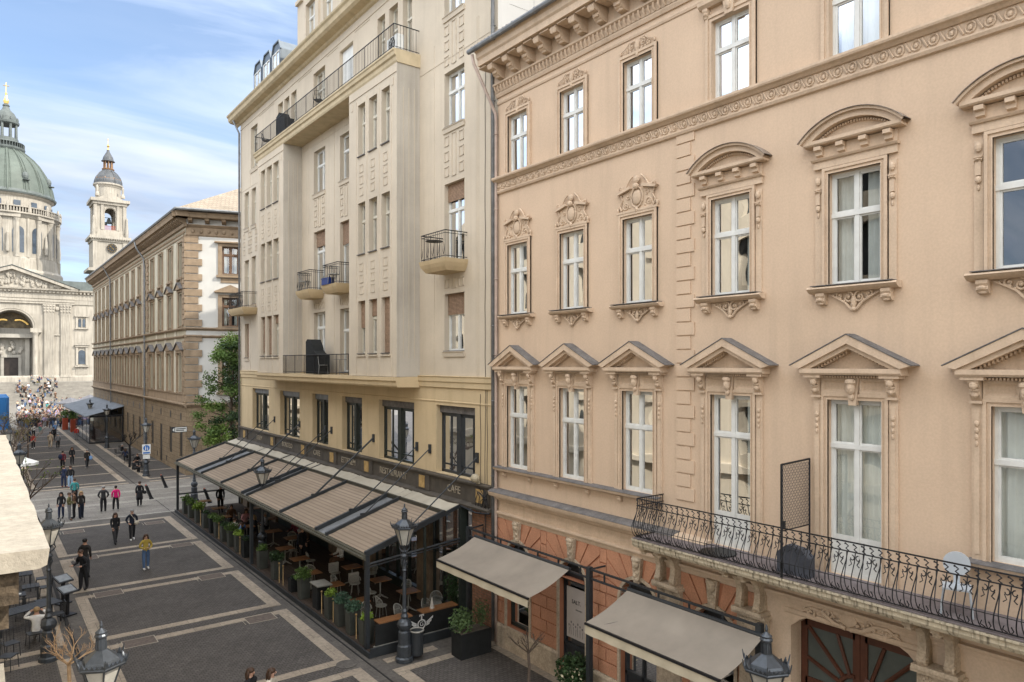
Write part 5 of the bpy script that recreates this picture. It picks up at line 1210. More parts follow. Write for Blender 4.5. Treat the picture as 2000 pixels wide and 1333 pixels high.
for k in range(16):
    a = k * PI / 8; m.tube([pol(r + .05, a, z) for r, z in DP], .32, 5)
    for s in (-1, 1): m.tube([pol(r + .03, a + s * .06, z) for r, z in DP], .12, 4)
dc = WP(m.build("dome", COP, bas, smooth=False), bas)
m = MB(); m.lathe([(13.1, 60.85), (13.3, 61.3), (12.8, 61.6), (12.6, 62.2)], c, 64)
for k in range(8):
    a = k * PI / 4 + .39 - PI / 8 * 0; p = pol(11.6, a, 66.6); m.blob(p, .9, .9, 1.3, 8, 6)
    p = pol(12.4, a, 0); m.lathe([(.9, 65.2), (.95, 65.4)], (p[0], p[1], 0), 8)
m.lathe([(4.4, 75.5), (4.9, 76.2), (5.0, 76.6), (4.9, 76.7)], c, 32); m.lathe([(4.7, 78.0), (4.85, 78.1), (4.7, 78.3)], c, 32)
for k in range(40): a = k * 2 * PI / 40; p = pol(4.75, a, 0); m.lathe([(.09, 76.6), (.12, 78.1)], (p[0], p[1], 0), 4)
m.lathe([(3.3, 76.6), (3.2, 79.6), (2.7, 79.9)], c, 24)
for k in range(8): a = k * PI / 4 + .39; p = pol(2.75, a, 0); m.lathe([(.42, 79.6), (.34, 83.9), (.5, 84.2)], (p[0], p[1], 0), 8)
m.lathe([(2.0, 79.6), (1.4, 79.7), (.3, 79.8)], c, 12); m.lathe([(3.0, 84.0), (3.4, 84.3), (3.5, 84.9), (3.0, 85.2), (2.9, 86.2), (2.2, 87.6), (1.2, 88.6), (.8, 89.6), (1.0, 90.0), (.5, 90.6)], c, 24)
for k in range(8): a = k * PI / 4 + .39; p = pol(3.2, a, 0); m.lathe([(.25, 85), (.3, 85.6), (.05, 86.4)], (p[0], p[1], 0), 6)
WP(m.build("lantern", COPD, dc), dc)
m = MB(); m.lathe([(.6, 90.6), (.8, 91.4), (.5, 92.2), (.25, 93.2), (.35, 93.8), (.1, 94.4)], c, 12); m.tube([(DX, DY, 94), (DX, DY, 97.2)], .13, 5); m.tube([(DX - .8, DY, 96.2), (DX + .8, DY, 96.2)], .12, 4); WP(m.build("gold_cross", GOLD, dc), dc)
# cream house's sunlit side wall above the pink roof
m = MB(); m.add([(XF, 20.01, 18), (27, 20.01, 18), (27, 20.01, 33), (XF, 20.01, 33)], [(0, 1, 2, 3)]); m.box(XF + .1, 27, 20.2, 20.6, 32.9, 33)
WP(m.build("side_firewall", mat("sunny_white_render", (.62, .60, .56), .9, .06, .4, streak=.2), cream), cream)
# ---------------------------------------------------------------- ground
PAVE = mat_bricks("dark_granite_setts", (.128, .114, .103), (.098, .087, .079), (.06, .054, .048), .16, .12, 1.0, .012, axes='xy', bump=.35, var=.26)
SLAB = mat_bricks("beige_granite_slab", (.43, .36, .28), (.35, .29, .225), (.16, .13, .105), .9, .5, 1.0, .006, axes='xy', bump=.3, var=.25)
SLABX = mat_bricks("beige_granite_slab_long", (.43, .36, .28), (.35, .29, .225), (.16, .13, .105), .5, .9, 1.0, .006, axes='xy', bump=.3, var=.25)
DRK = mat_bricks("grey_granite_flags", (.145, .13, .115), (.115, .103, .092), (.06, .053, .047), 1.1, .55, 1.0, .006, axes='xy', bump=.3, var=.3)
CONC = mat_bricks("pale_crossing_flags", (.26, .24, .21), (.22, .20, .18), (.11, .10, .09), .8, .4, 1.0, .008, axes='xy', bump=.25, var=.3)
SQ = mat_bricks("square_stone_paving", (.25, .225, .19), (.21, .19, .16), (.13, .12, .10), 1.2, 1.2, 1.0, .01, axes='xy', bump=.2, var=.3)
def sheet(name, mt, rects, z, kind='structure'):
    m = MB()
    for x0, x1, y0, y1 in rects: m.box(x0, x1, y0, y1, z - .02, z)
    return tag(m.build(name, mt), kind=kind)
sheet("ground", DRK, [(-600, 600, -200, 1200)], -.012)
sheet("square_paving", SQ, [(-120, 120, 127, 226)], -.006)
sheet("street_setts", PAVE, [(3.65, 9.3, -12, 49.0), (-.6, 2.0, -12, 49), (10.95, 14.4, -12, 19.95), (3.65, 9.3, 64.9, 126.5), (-.6, 2.4, 64.9, 126.5), (11.6, 14.4, 64.9, 98)], 0)
PR = [1.0, 7.8, 14.55, 21.35, 28.15, 34.7, 41.65]
cross = []
for y in PR:
    for s in (-1, 1): cross += [(3.2, 9.75, y + s * .5 - .2, y + s * .5 + .2), (-.6, 2.1, y + s * .5 - .2, y + s * .5 + .2)]
cross += [(3.2, 9.75, 48.8, 49.2)]
far_y = [64.75, 66.2] + [71.5 + 6.9 * i for i in range(8)]
for y in far_y: cross += [(3.2, 9.75, y - .2, y + .2), (11.3, 14.4, y - .2, y + .2)]
cross += [(10.5, 14.4, 19.95, 20.3), (10.6, 12.5, 20.85, 21.2), (10.5, 14.4, 13.2, 13.6)]
sheet("paving_bands", SLAB, cross, .004)
longs = []
for a, b in zip([-12] + PR, PR + [49.2]):
    longs += [(9.3, 9.75, a + .7, b - .7 if b < 49 else b - .4), (3.2, 3.62, a + .7, b - .7 if b < 49 else b - .4), (2.05, 2.4, a + .7, b - .7)]
longs += [(9.3, 9.75, 66.4, 126.5), (3.2, 3.6, 66.4, 126.5), (10.5, 10.9, -12, 19.95), (14.0, 14.4, -12, 19.9), (11.2, 11.6, 66.4, 98)]
sheet("kerb_bands", SLABX, longs, .004)
sheet("drain_channel", mat("dark_drain_slot", (.02, .019, .018), .8, .3, 4), [(10.08, 10.13, -12, 126), (2.6, 2.72, -12, 126)], .003)
sheet("crossing", CONC, [(-.6, 30, 50.6, 64.2)], 0)
sheet("crossing_bands", mat_bricks("light_crossing_slab", (.34, .32, .28), (.30, .28, .25), (.15, .14, .12), .8, .8, 1.0, .008, var=.25), [(-.6, 30, 55.7, 56.5), (-.6, 30, 60.1, 60.9), (-.6, 14, 58.0, 58.2), (7.2, 8.4, 62.6, 63.1), (-.6, 14, 50.7, 51.0)], .004)
# inspection covers framed in the setts
rc = random.Random(3)
for i, (x, y) in enumerate([(8.7, 41.0), (8.5, 34.1), (4.3, 41.1), (4.4, 34.2), (8.6, 27.4), (4.5, 27.6), (8.6, 47.7), (4.4, 47.9)]):
    t = tag(empty("inspection_cover", (x, y, 0)), f"paved rectangular inspection cover on the {'terrace' if x > 6 else 'left'} side of the street, {['fourth', 'third', 'fourth', 'third', 'second', 'second', 'farthest', 'farthest'][i]} from the camera", "manhole cover", "inspection covers in the paving")
    m = MB(); m.box(-.5, .5, -.36, .36, .001, .006); m.build("plate", mat("brown_cover_setts", (.12, .095, .08), .8, .3, 8), t)
    m = MB()
    for q in ((-.53, .53, -.39, -.36), (-.53, .53, .36, .39), (-.53, -.5, -.36, .36), (.5, .53, -.36, .36), (-.66, -.64, -.36, .36)): m.box(*q, .001, .009)
    m.build("rim", LETTER, t)
t = tag(empty("inspection_cover", (9.5, 21.55, 0)), "round grey inspection cover cut into the corner of the beige band", "manhole cover"); m = MB(); m.lathe([(.33, .004), (.33, .011)], n=24); m.build("plate", DRK, t)

# basilica steps and square furniture
m = MB()
for k in range(14): m.box(-26, 26 if k > 5 else 34, 205 + 1.2 * k, 232, .34 * k, .34 * (k + 1))
m.box(18, 60, 222, 245, 0, 3.2)
tag(m.build("church_steps", mat("pale_stone_steps", (.20, .185, .16), .9, .2, .8, streak=.1)), "broad pale stone stairs rising to the basilica", "steps", kind='structure')

# ---------------------------------------------------------------- opposite houses (mirrored in the windows)
op = tag(empty("apartment_house", (-.5, -8, 0)), "sunlit beige house on the camera's side of the street", "building")
for (a, b) in ((-22, 3.6), (12.4, 49), (65, 120)):
    m = MB(lambda u, d, z: (d, u, z), (-.5, 0, 0)); ops = []
    y = a + 1.6
    while y < b - 1.5:
        for z in (5.4, 9.6, 13.4, 16.9): ops.append((y, y + 1.1, z, z + 2.2))
        y += 2.9
    wall(m, a, b, 0, 20, ops, .3); m.ub(a, b, 8.6, 9.0, 0, .25); m.ub(a, b, 4.3, 4.7, 0, .3); m.ub(a, b, 19.4, 20, 0, .6)
    for o_ in ops: m.ub(o_[0] - .15, o_[1] + .15, o_[3], o_[3] + .25, 0, .2)
    WP(m.build("wall", mat("opposite_beige_render", (.52, .46, .36), .9, .1, .5, streak=.3), op), op)
    m = MB(); m.box(-3, -.8, a, b, 0, 19.9); WP(m.build("dark_windows", mat("opposite_dark_glass", (.03, .035, .04), .2, .3, 1), op), op)

# stone ledge of the camera's own house
LED = mat("weathered_pale_ledge", (.38, .34, .275), .92, .12, 5, .25, 75, streak=.0, fine=.16)
ow = tag(empty("stone_cornice", (-.2, 7, 8)), "weathered beige stone cornice ledge at the left edge close to the camera", "cornice")
m = MB()
n = 26; top = []
for i in range(n + 1):
    y = 4.42 + 7.3 * i / n; e = .30 + .003 * math.sin(i * 1.7) + .003 * math.sin(i * 3.9)
    top.append((e, y))
vs = []; 
for e, y in top: vs += [(-1.2, y, 8.77), (e, y, 8.735 + .004 * math.sin(y * 5)), (e - .012, y, 8.65), (e - .05, y, 8.635), (-1.2, y, 8.63)]
fs = []
for i in range(n):
    for k in range(4): fs.append((i * 5 + k, i * 5 + k + 1, (i + 1) * 5 + k + 1, (i + 1) * 5 + k))
fs += [(0, 1, 2, 3, 4), tuple(n * 5 + k for k in (4, 3, 2, 1, 0))]
m.add(vs, fs); WP(m.build("ledge_slab", LED, ow), ow)
m = MB(); m.box(-1.2, .17, 4.5, 11.6, 8.45, 8.628); m.box(-1.2, .13, 4.6, 11.5, 8.3, 8.45); m.box(-1.2, .06, 4.7, 11.5, 8.0, 8.3); WP(m.build("rough_moulding", mat("rough_brown_render", (.12, .09, .06), .95, .6, 9, 1.0, 22, fine=.55), ow), ow)
m = MB(); m.box(-1.2, .115, 4.32, 4.9, 7.88, 8.02); m.box(-1.2, .10, 4.36, 4.9, 7.8, 7.88); WP(m.build("bracket_cap", LED, ow), ow)
m = MB(); m.box(-1.2, .095, 4.38, 4.88, 0, 7.8); WP(m.build("pier", mat("beige_pier_render", (.47, .385, .27), .9, .1, 1.5, .2, 40, streak=.3), ow), ow)

# ---------------------------------------------------------------- restaurant terrace
DECK = mat_bricks("brown_terrace_boards", (.075, .052, .036), (.055, .038, .028), (.02, .015, .012), 2.4, .16, 1.0, .008, axes='yx', bump=.4)
deck = tag(empty("terrace_deck", (12.3, 36, 0)), "raised brown board deck with dark edge under the restaurant pergola", "terrace")
m = MB(); m.box(10.32, XF, 21.55, 50.3, .0, .14); WP(m.build("boards", DECK, deck), deck)
m = MB(); m.box(10.26, 10.32, 21.5, 50.35, 0, .17); m.box(10.32, XF, 21.49, 21.55, 0, .3); WP(m.build("edge", ANTH, deck), deck)
pg = tag(empty("pergola", (12.4, 36, 0)), "long anthracite steel pergola with striped beige fabric roof hung from the cream house", "pergola")
FAB = mat_bricks("striped_beige_fabric", (.33, .26, .195), (.265, .205, .15), (.22, .17, .125), 60, .17, 1.0, .03, rough=.85, axes='yx', bump=.15, var=.12, grain=.06)
FABP = mat("pale_fabric_strip", (.40, .36, .29), .85, .14, 1.0, .15, 8, streak=0)
def rz(x): return 3.27 + (x - 10.4) * .325
BMS = [50.3, 45.4, 43.9, 39.7, 36.0, 35.2, 30.4, 26.4, 25.35, 22.0]
for y in BMS:
    m = MB(); hw = .055
    for (x0, x1, h) in ((10.35, 13.45, .15), (13.45, 14.3, .06)):
        m.add([(x0, y - hw, rz(x0) - .05), (x0, y + hw, rz(x0) - .05), (x1, y + hw, rz(x1) - .05), (x1, y - hw, rz(x1) - .05), (x0, y - hw, rz(x0) + h), (x0, y + hw, rz(x0) + h), (x1, y + hw, rz(x1) + h), (x1, y - hw, rz(x1) + h)],
              [(0, 3, 2, 1), (4, 5, 6, 7), (0, 1, 5, 4), (1, 2, 6, 5), (2, 3, 7, 6), (3, 0, 4, 7)])
    WP(m.build("rafter", ANTH, pg), pg)
for i, (y1, y0) in enumerate(zip(BMS, BMS[1:])):
    narrow = y1 - y0 < 2; m = MB(); n = 14 if not narrow else 2; vs = []
    for k in range(n + 1):
        x = 10.42 + 3.0 * k / n
        for y in (y0 + .06, y1 - .06): vs.append((x, y, rz(x) + (0.03 if not narrow else -.01) - (.012 if k % 2 and not narrow else 0)))
    m.add(vs, [(2 * k, 2 * k + 2, 2 * k + 3, 2 * k + 1) for k in range(n)])
    WP(m.build("fabric_roof", FAB if not narrow else ZINC, pg), pg)
    m = MB(); vs = []
    for k in range(9):
        y = y0 + (y1 - y0) * k / 8
        for x in (13.5, 14.3): vs.append((x, y, rz(x) + .05 + .03 * math.sin(k * 1.7 + i)))
    m.add(vs, [(2 * k, 2 * k + 2, 2 * k + 3, 2 * k + 1) for k in range(8)]); WP(m.build("upper_fabric", FABP, pg), pg)
m = MB(); m.box(13.38, 13.5, 21.95, 50.35, rz(13.4) - .05, rz(13.4) + .14); WP(m.build("purlin", mat("olive_black_steel", (.045, .042, .032), .5, .2, 3), pg), pg)
m = MB(); m.box(10.3, 10.42, 21.95, 50.35, rz(10.4) - .16, rz(10.4) + .02); m.box(10.22, 10.3, 21.95, 50.35, rz(10.4) - .1, rz(10.4) - .03); WP(m.build("gutter_beam", mat("olive_grey_gutter", (.085, .08, .06), .5, .2, 3, streak=.2), pg), pg)
for y in (50.3, 34.6, 22.0):
    m = MB(); m.box(10.36, 10.5, y - .07, y + .07, .0, rz(10.4)); m.box(10.3, 10.56, y - .13, y + .13, 0, .1); WP(m.build("post", ANTH, pg), pg)
for y in (45.4, 43.9, 39.7, 36.0, 35.2, 30.4, 26.4, 25.35, 22.0):
    r_ = .045 if y in (39.7, 30.4) else .024
    m = MB(); m.tube([(11.85, y - .0, rz(11.85) + .1), (XF - .05, y - .75, 6.3)], r_, 6); m.box(XF - .06, XF, y - .83, y - .67, 6.12, 6.48); m.box(11.75, 11.95, y - .05, y + .05, rz(11.85) + .05, rz(11.85) + .2); WP(m.build("tie_rod", ANTH, pg), pg)
m = MB(); m.tube([(10.4, 50.3, 1.15), (13.9, 50.3, 1.15)], .05, 5); WP(m.build("side_rail", ANTH, pg), pg); m = MB(); m.tube([(10.45, 22.0, 2.95), (14.3, 22.0, 3.3)], .05, 5); m.tube([(10.45, 22.0, 2.85), (14.3, 22.0, 3.2)], .025, 5); WP(m.build("side_rail", ANTH, pg), pg)
m = MB(); m.box(14.1, 14.35, 21.9, 22.06, .1, 4.5); m.box(12.6, 12.68, 21.95, 22.03, 1.2, 3.9); WP(m.build("end_frame", DKGREEN, pg), pg)
m = MB(); m.add([(13.0, 21.99, 2.95), (14.1, 21.99, 3.1), (14.1, 21.99, 4.4), (13.0, 21.99, 4.05)], [(0, 1, 2, 3)]); WP(m.build("end_glass", GLASS_D, pg), pg)

WOODT = mat("varnished_table_wood", (.27, .125, .05), .4, .28, 2.5, fine=.25, spec=.5)
RATT = mat("pale_woven_rattan", (.34, .33, .29), .7, .2, 20)
CASTG = mat("grey_cast_iron_foot", (.26, .25, .22), .6, .2, 6)
WHITEC = mat("white_linen", (.42, .39, .34), .9, .1, 5)
# barrier with winged emblem
br = tag(empty("terrace_barrier", (12.2, 21.7, 0)), "black fabric barrier with a white winged G emblem and wooden counter at the terrace end", "barrier")
m = MB(); m.box(10.56, 13.75, 21.62, 21.66, .3, 1.0); WP(m.build("black_panel", BLACKF, br), br)
m = MB(); m.box(10.5, 13.8, 21.6, 21.68, .22, .3); WP(m.build("bottom_rail", CASTG, br), br)
m = MB(); m.box(10.7, 11.95, 21.62, 22.05, 1.0, 1.04); m.box(12.35, 13.8, 21.62, 22.05, 1.0, 1.04); WP(m.build("counter_top", WOODT, br), br)
EM = mat("off_white_print", (.50, .49, .47), .7, .05, 5)
m = MB(F_Y, (12.3, 21.62, .66))
o_ = arc(0, 0, .17, 0, 2 * PI, 28); i_ = arc(0, 0, .125, 0, 2 * PI, 28); m.strip([(u, .006, z) for u, z in o_], [(u, .006, z) for u, z in i_])
m.ub(-.025, .025, .16, .32, .003, .008); m.ub(-.09, .09, .30, .34, .003, .008); m.ub(-.09, -.06, .27, .31, .003, .008); m.ub(.06, .09, .27, .31, .003, .008)
for s in (-1, 1):
    for q4 in ([(.19, .05), (.46, .22), (.45, .14), (.2, .01)], [(.19, .0), (.40, .1), (.38, .03), (.19, -.04)], [(.19, -.05), (.33, .0), (.3, -.06), (.17, -.09)]): m.uprism([(s * a_, b_) for a_, b_ in q4], .003, .007)
em = WP(m.build("winged_emblem", EM, br), br)
WP(text("G", .22, MY(12.3, 21.612, .66), EM, em, "lettering", .003), em)
# planters
def potted(x, y, h, w_, mt, n, size, spread, label, black=False, sy=None, hz=None):
    t = tag(empty("planter", (x, y, .0)), label, "planter", "planters along the terrace edge")
    m = MB(); a = w_ / 2; b_ = (sy or w_) / 2
    m.add([(-a * .86, -b_ * .86, 0), (a * .86, -b_ * .86, 0), (a * .86, b_ * .86, 0), (-a * .86, b_ * .86, 0), (-a, -b_, h), (a, -b_, h), (a, b_, h), (-a, b_, h)], [(0, 3, 2, 1), (0, 1, 5, 4), (1, 2, 6, 5), (2, 3, 7, 6), (3, 0, 4, 7)])
    m.add([(-a * .9, -b_ * .9, h - .04), (a * .9, -b_ * .9, h - .04), (a * .9, b_ * .9, h - .04), (-a * .9, b_ * .9, h - .04)], [(0, 1, 2, 3)])
    m.build("pot", BLACKF if black else mat("dark_olive_pot", (.055, .058, .05), .5, .2, 3, streak=.3), t)
    m = MB(); leaves(m, (0, 0, h + spread * .35), spread, spread, hz or spread * .75, n, size, int(y * 100), .3, .2)
    for k in range(8): a2 = k * .8; m.tube([(0, 0, h - .04), (spread * .6 * math.cos(a2), spread * .6 * math.sin(a2), h + spread * .6)], .006, 3)
    m.build("foliage", mt, t, recalc=False); return t
for i, (y, mt, n, sz, sp, lab) in enumerate([
    (22.45, LEAFY, 260, .11, .24, "dark planter with bright lime plant at the terrace's near corner"),
    (23.55, LEAFB, 420, .10, .34, "tall planter with bluish trailing bush, second from the near corner"),
    (24.55, LEAFB, 420, .10, .36, "tall planter with big bluish bush, third from the near corner"),
    (25.5, LEAFY, 220, .10, .26, "tall planter with pale lime grass, just past the black service stand's twin bushes"),
    (28.3, LEAFG, 480, .10, .42, "planter with the widest grey green bush, beside the middle tables"),
    (29.4, LEAFD, 60, .08, .15, "low planter almost bare, beyond the widest bush"),
    (31.6, LEAFD, 380, .13, .38, "planter with dark feathery plant near the middle post"),
    (33.6, LEAFG, 240, .09, .28, "planter with mid green plant just this side of the middle post"),
    (36.0, LEAFD, 160, .09, .25, "dark planter right behind the middle post"),
    (37.3, LEAFY, 260, .12, .28, "planter with trailing lime leaves beyond the middle post"),
    (38.6, LEAFG, 380, .10, .40, "planter with olive bush before the seated guests"),
    (39.9, LEAFD, 220, .09, .26, "slim dark planter beside the seated guests"),
    (41.2, LEAFG, 300, .10, .34, "planter with grassy green tuft, fifth from the far end"),
    (42.3, LEAFG, 220, .10, .28, "planter with green tuft, fourth from the far end"),
    (43.8, LEAFD, 120, .09, .2, "dark slim planter, third from the far end"),
    (45.6, LEAFY, 340, .14, .42, "planter with bright spiky palm like plant near the far end"),
    (47.3, LEAFG, 260, .12, .34, "planter with arching green plant, second from the far end"),
    (48.8, LEAFG, 260, .12, .34, "planter with arching dark plant at the terrace's far post")]):
    potted(10.62, y, .98 if i not in (5,) else .7, .42, mt, n, sz, sp, lab, black=i in (5, 8, 13))
# stanchions
BRASS = mat("polished_brass", (.36, .24, .11), .35, .15, 6, metal=.9)
sp0 = None
for i, (y, lab) in enumerate([(23.0, "brass stanchion between the two nearest planters"), (25.0, "brass stanchion between the bluish bushes and lime grass"), (26.1, "brass stanchion beside the black service stand"), (30.4, "brass stanchion left of a pair, beyond the widest bush"), (30.9, "brass stanchion right of a pair, beyond the widest bush"), (36.7, "brass stanchion beyond the middle post by lime leaves"), (40.6, "brass stanchion near the seated guests"), (44.6, "brass stanchion toward the terrace's far end")]):
    if sp0 is None:
        t = tag(empty("stanchion", (10.5, y, .0)), lab, "stanchion", "brass stanchions along the terrace edge"); m = MB(); m.lathe([(.14, 0), (.13, .03), (.014, .05), (.012, .95)], n=12); m.build("pole", BRASS, t, smooth=True); m = MB(); m.blob((0, 0, .98), .045, .045, .045, 10, 6); m.build("ball", BRASS, t, smooth=True); sp0 = t
    else: copy_tree(sp0, loc=(10.5, y, 0), label=lab)
t = tag(empty("service_stand", (10.75, 26.8, .14)), "black square service stand with grey top at the terrace edge", "stand"); m = MB(); m.box(-.25, .25, -.25, .25, 0, .92); m.build("body", BLACKF, t); m = MB(); m.box(-.3, .3, -.42, .42, .92, .96); m.build("top", CASTG, t)
# tables and chairs on the terrace
def rest_table(x, y, lab, sx=.75, sy=.62, rz=0.0, proto={}):
    if 't' in proto: return copy_tree(proto['t'], loc=(x, y, .14), rz=rz, label=lab, sc=(sx / .75, sy / .62, 1))
    t = tag(empty("cafe_table", (x, y, .14), rz), lab, "table", "wooden tables on the terrace")
    m = MB(); m.box(-.375, .375, -.31, .31, .745, .78); m.build("tabletop", WOODT, t)
    m = MB(); m.lathe([(.035, .06), (.03, .3), (.035, .74)], n=8)
    for k in range(4): a = k * PI / 2 + .78; m.tube([(0, 0, .16), (.15 * math.cos(a), .15 * math.sin(a), .08), (.33 * math.cos(a), .33 * math.sin(a), .02)], [.035, .03, .025], 6)
    m.build("pedestal", CASTG, t); proto['t'] = t; return t
def bistro_chair(x, y, rz, lab, proto={}):
    if 't' in proto: return copy_tree(proto['t'], loc=(x, y, .14), rz=rz, label=lab)
    t = tag(empty("bistro_chair", (x, y, .14), rz), lab, "chair", "round backed chairs on the terrace")
    m = MB(); m.lathe([(.21, .43), (.22, .45), (.2, .465)], n=16); m.build("seat", RATT, t)
    m = MB(); A = [R(a) for a in range(20, 165, 12)]
    m.tube([(.25 * math.cos(a), .22 * math.sin(a), .58 + .26 * math.sin((a - R(20)) / R(144) * PI) ** .6 if 0 < (a - R(20)) < R(144) else .58) for a in A], .016, 6)
    for a in A[1:-1]:
        z = .58 + .26 * max(0, math.sin((a - R(20)) / R(144) * PI)) ** .6; m.tube([(.21 * math.cos(a), .19 * math.sin(a), .45), (.245 * math.cos(a), .22 * math.sin(a), z)], .009, 4)
    m.tube([(.24 * math.cos(a), .21 * math.sin(a), .64) for a in A[2:-2]], .01, 4)
    m.build("backrest", RATT, t)
    for k in range(4): a = k * PI / 2 + .78; m = MB(); m.tube([(.16 * math.cos(a), .16 * math.sin(a), .43), (.22 * math.cos(a), .22 * math.sin(a), 0)], .014, 5); m.build("leg", CASTG, t)
    proto['t'] = t; return t
TB = [(11.25, 24.5, "nearest of the edge tables, left of the corner counter"), (11.3, 26.9, "second edge table, beside the service stand"), (11.2, 29.0, "third edge table, behind the widest bush"), (11.6, 31.4, "fourth edge table, bare top catching light"), (11.7, 33.6, "edge table nearest the middle post"), (12.95, 28.8, "inner table in the middle bay with linen on its chairs"), (13.3, 24.4, "inner table against the shopfront in the near bay"), (13.1, 26.4, "inner table between the two near bays"), (12.7, 35.4, "inner table beyond the middle post by the waiter"), (11.6, 48.2, "farthest edge table near the far post"), (11.7, 45.3, "second farthest edge table behind the spiky plant"), (11.3, 42.6, "third farthest edge table with reddish top"), (11.6, 39.3, "table with seated guests"), (13.2, 40.5, "inner table deep in the far bay"), (13.3, 44.0, "inner table at the far end by the wall"), (12.4, 37.4, "crowded inner table beyond the middle post")]
q = random.Random(11)
for i, (x, y, lab) in enumerate(TB): rest_table(x, y, "wooden terrace table, " + lab)
CH = [(11.3, 23.85, 0, "near side of the nearest edge table"), (12.15, 24.4, 1.6, "wall side of the nearest edge table"), (12.2, 23.0, .4, "behind the counter left of the emblem"), (13.3, 22.9, .2, "behind the counter right of the emblem"), (13.95, 23.4, -.5, "in the corner by the shopfront, near bay"), (11.8, 27.8, .7, "between second and third edge tables"), (12.5, 27.5, 2.6, "street side of the linen table"), (12.45, 29.4, 1.9, "far side of the linen table"), (13.7, 28.4, -.6, "wall side of the linen table"), (11.6, 30.1, 2.5, "behind the third edge table"), (12.3, 31.9, 1.2, "beside the fourth edge table"), (12.3, 34.2, 1.5, "beside the middle post table"), (11.0, 25.6, 3.0, "street side of the second edge table"), (13.7, 25.4, -1.2, "wall side of the near bay"), (12.5, 26.0, 1.4, "street side between near bay tables"), (12.3, 38.9, 1.6, "by the seated guests"), (12.4, 42.9, 1.6, "by the third farthest table"), (12.4, 45.6, 1.6, "by the second farthest table"), (13.0, 36.2, 0, "by the waiter")]
for x, y, r_, lab in CH: bistro_chair(x, y, r_, "pale round backed chair " + lab)
for i, (x, y, lab) in enumerate([(12.5, 27.62, "linen draped over chair beside the inner table, street side"), (12.42, 29.52, "linen draped over chair beside the inner table, far side")]):
    m = MB(F_Y, (x, y, .14)); vs = []
    for k in range(9):
        u = -.22 + .055 * k; vs += [(u, .02 + .01 * math.sin(k * 2), .45), (u, .03, .84), (u, -.05, .86), (u, -.07 + .012 * math.sin(k * 1.9), .5)]
    for k in range(8):
        for j in range(3): m.uq([vs[k * 4 + j], vs[k * 4 + j + 1], vs[k * 4 + 5 + j], vs[k * 4 + 4 + j]])
    tag(m.build("linen_cloth", WHITEC), lab, "cloth")
t = tag(empty("folded_napkin", (12.85, 21.85, 1.04)), "upright folded white napkin on the right counter behind the emblem", "napkin"); m = MB(); m.lathe([(.09, 0), (.05, .18), (.01, .38)], n=8); m.build("cone", WHITEC, t)

# ---------------------------------------------------------------- big black planter, bin, shrubs
t = tag(empty("planter", (13.2, 19.85, 0)), "big black box planter with two loose green shrubs beside the wall", "planter")
m = MB(); m.box(-.6, .6, -.3, .3, 0, .82); m.build("pot", BLACKF, t); m = MB(); m.box(-.56, .56, -.26, .26, .80, .835); m.build("soil", mat("dry_soil", (.12, .10, .08), .95, .3, 12), t)
m = MB(); leaves(m, (-.42, -.05, 1.2), .48, .42, .46, 950, .085, 5, .25); leaves(m, (.38, 0, 1.3), .32, .3, .5, 330, .08, 6, .2)
for cx_ in (-.4, .38):
    for k in range(9): a = k * .75; m.tube([(cx_, 0, .8), (cx_ + .12 * math.cos(a), .12 * math.sin(a), 1.1), (cx_ + .3 * math.cos(a), .28 * math.sin(a), 1.5)], .008, 3)
m.build("foliage", mat("olive_green_leaves", (.085, .135, .05), .6, .4, 2), t, recalc=False)
t = tag(empty("litter_bin", (11.55, 20.62, 0)), "dark cylindrical litter bin strapped beside the lamp post base", "bin"); m = MB(); m.lathe([(.2, .12), (.22, .15), (.22, .86), (.23, .9)], n=16); m.build("body", ANTH, t); m = MB(); m.tube([(.22 * math.cos(a), .22 * math.sin(a), .92) for a in [PI * 2 * i / 18 for i in range(18)]], .03, 6, True); m.build("rim", CASTG, t)
t = tag(empty("planter_shrub", (13.75, 15.35, 0)), "dense dark green shrub by the salmon wall at the bottom edge", "shrub"); m = MB(); leaves(m, (0, 0, .85), .52, .6, .5, 1500, .11, 9, .5); m.build("foliage", LEAFD, t, recalc=False)
m = MB(); leaves(m, (-.1, -.1, .7), .45, .5, .35, 130, .1, 10, .7); m.build("pale_leaves", mat("cream_variegated_leaves", (.42, .38, .25), .7, .2, 3), t, recalc=False); m = MB(); m.lathe([(.28, 0), (.34, .4)], n=14); m.build("pot", BLACKF, t)
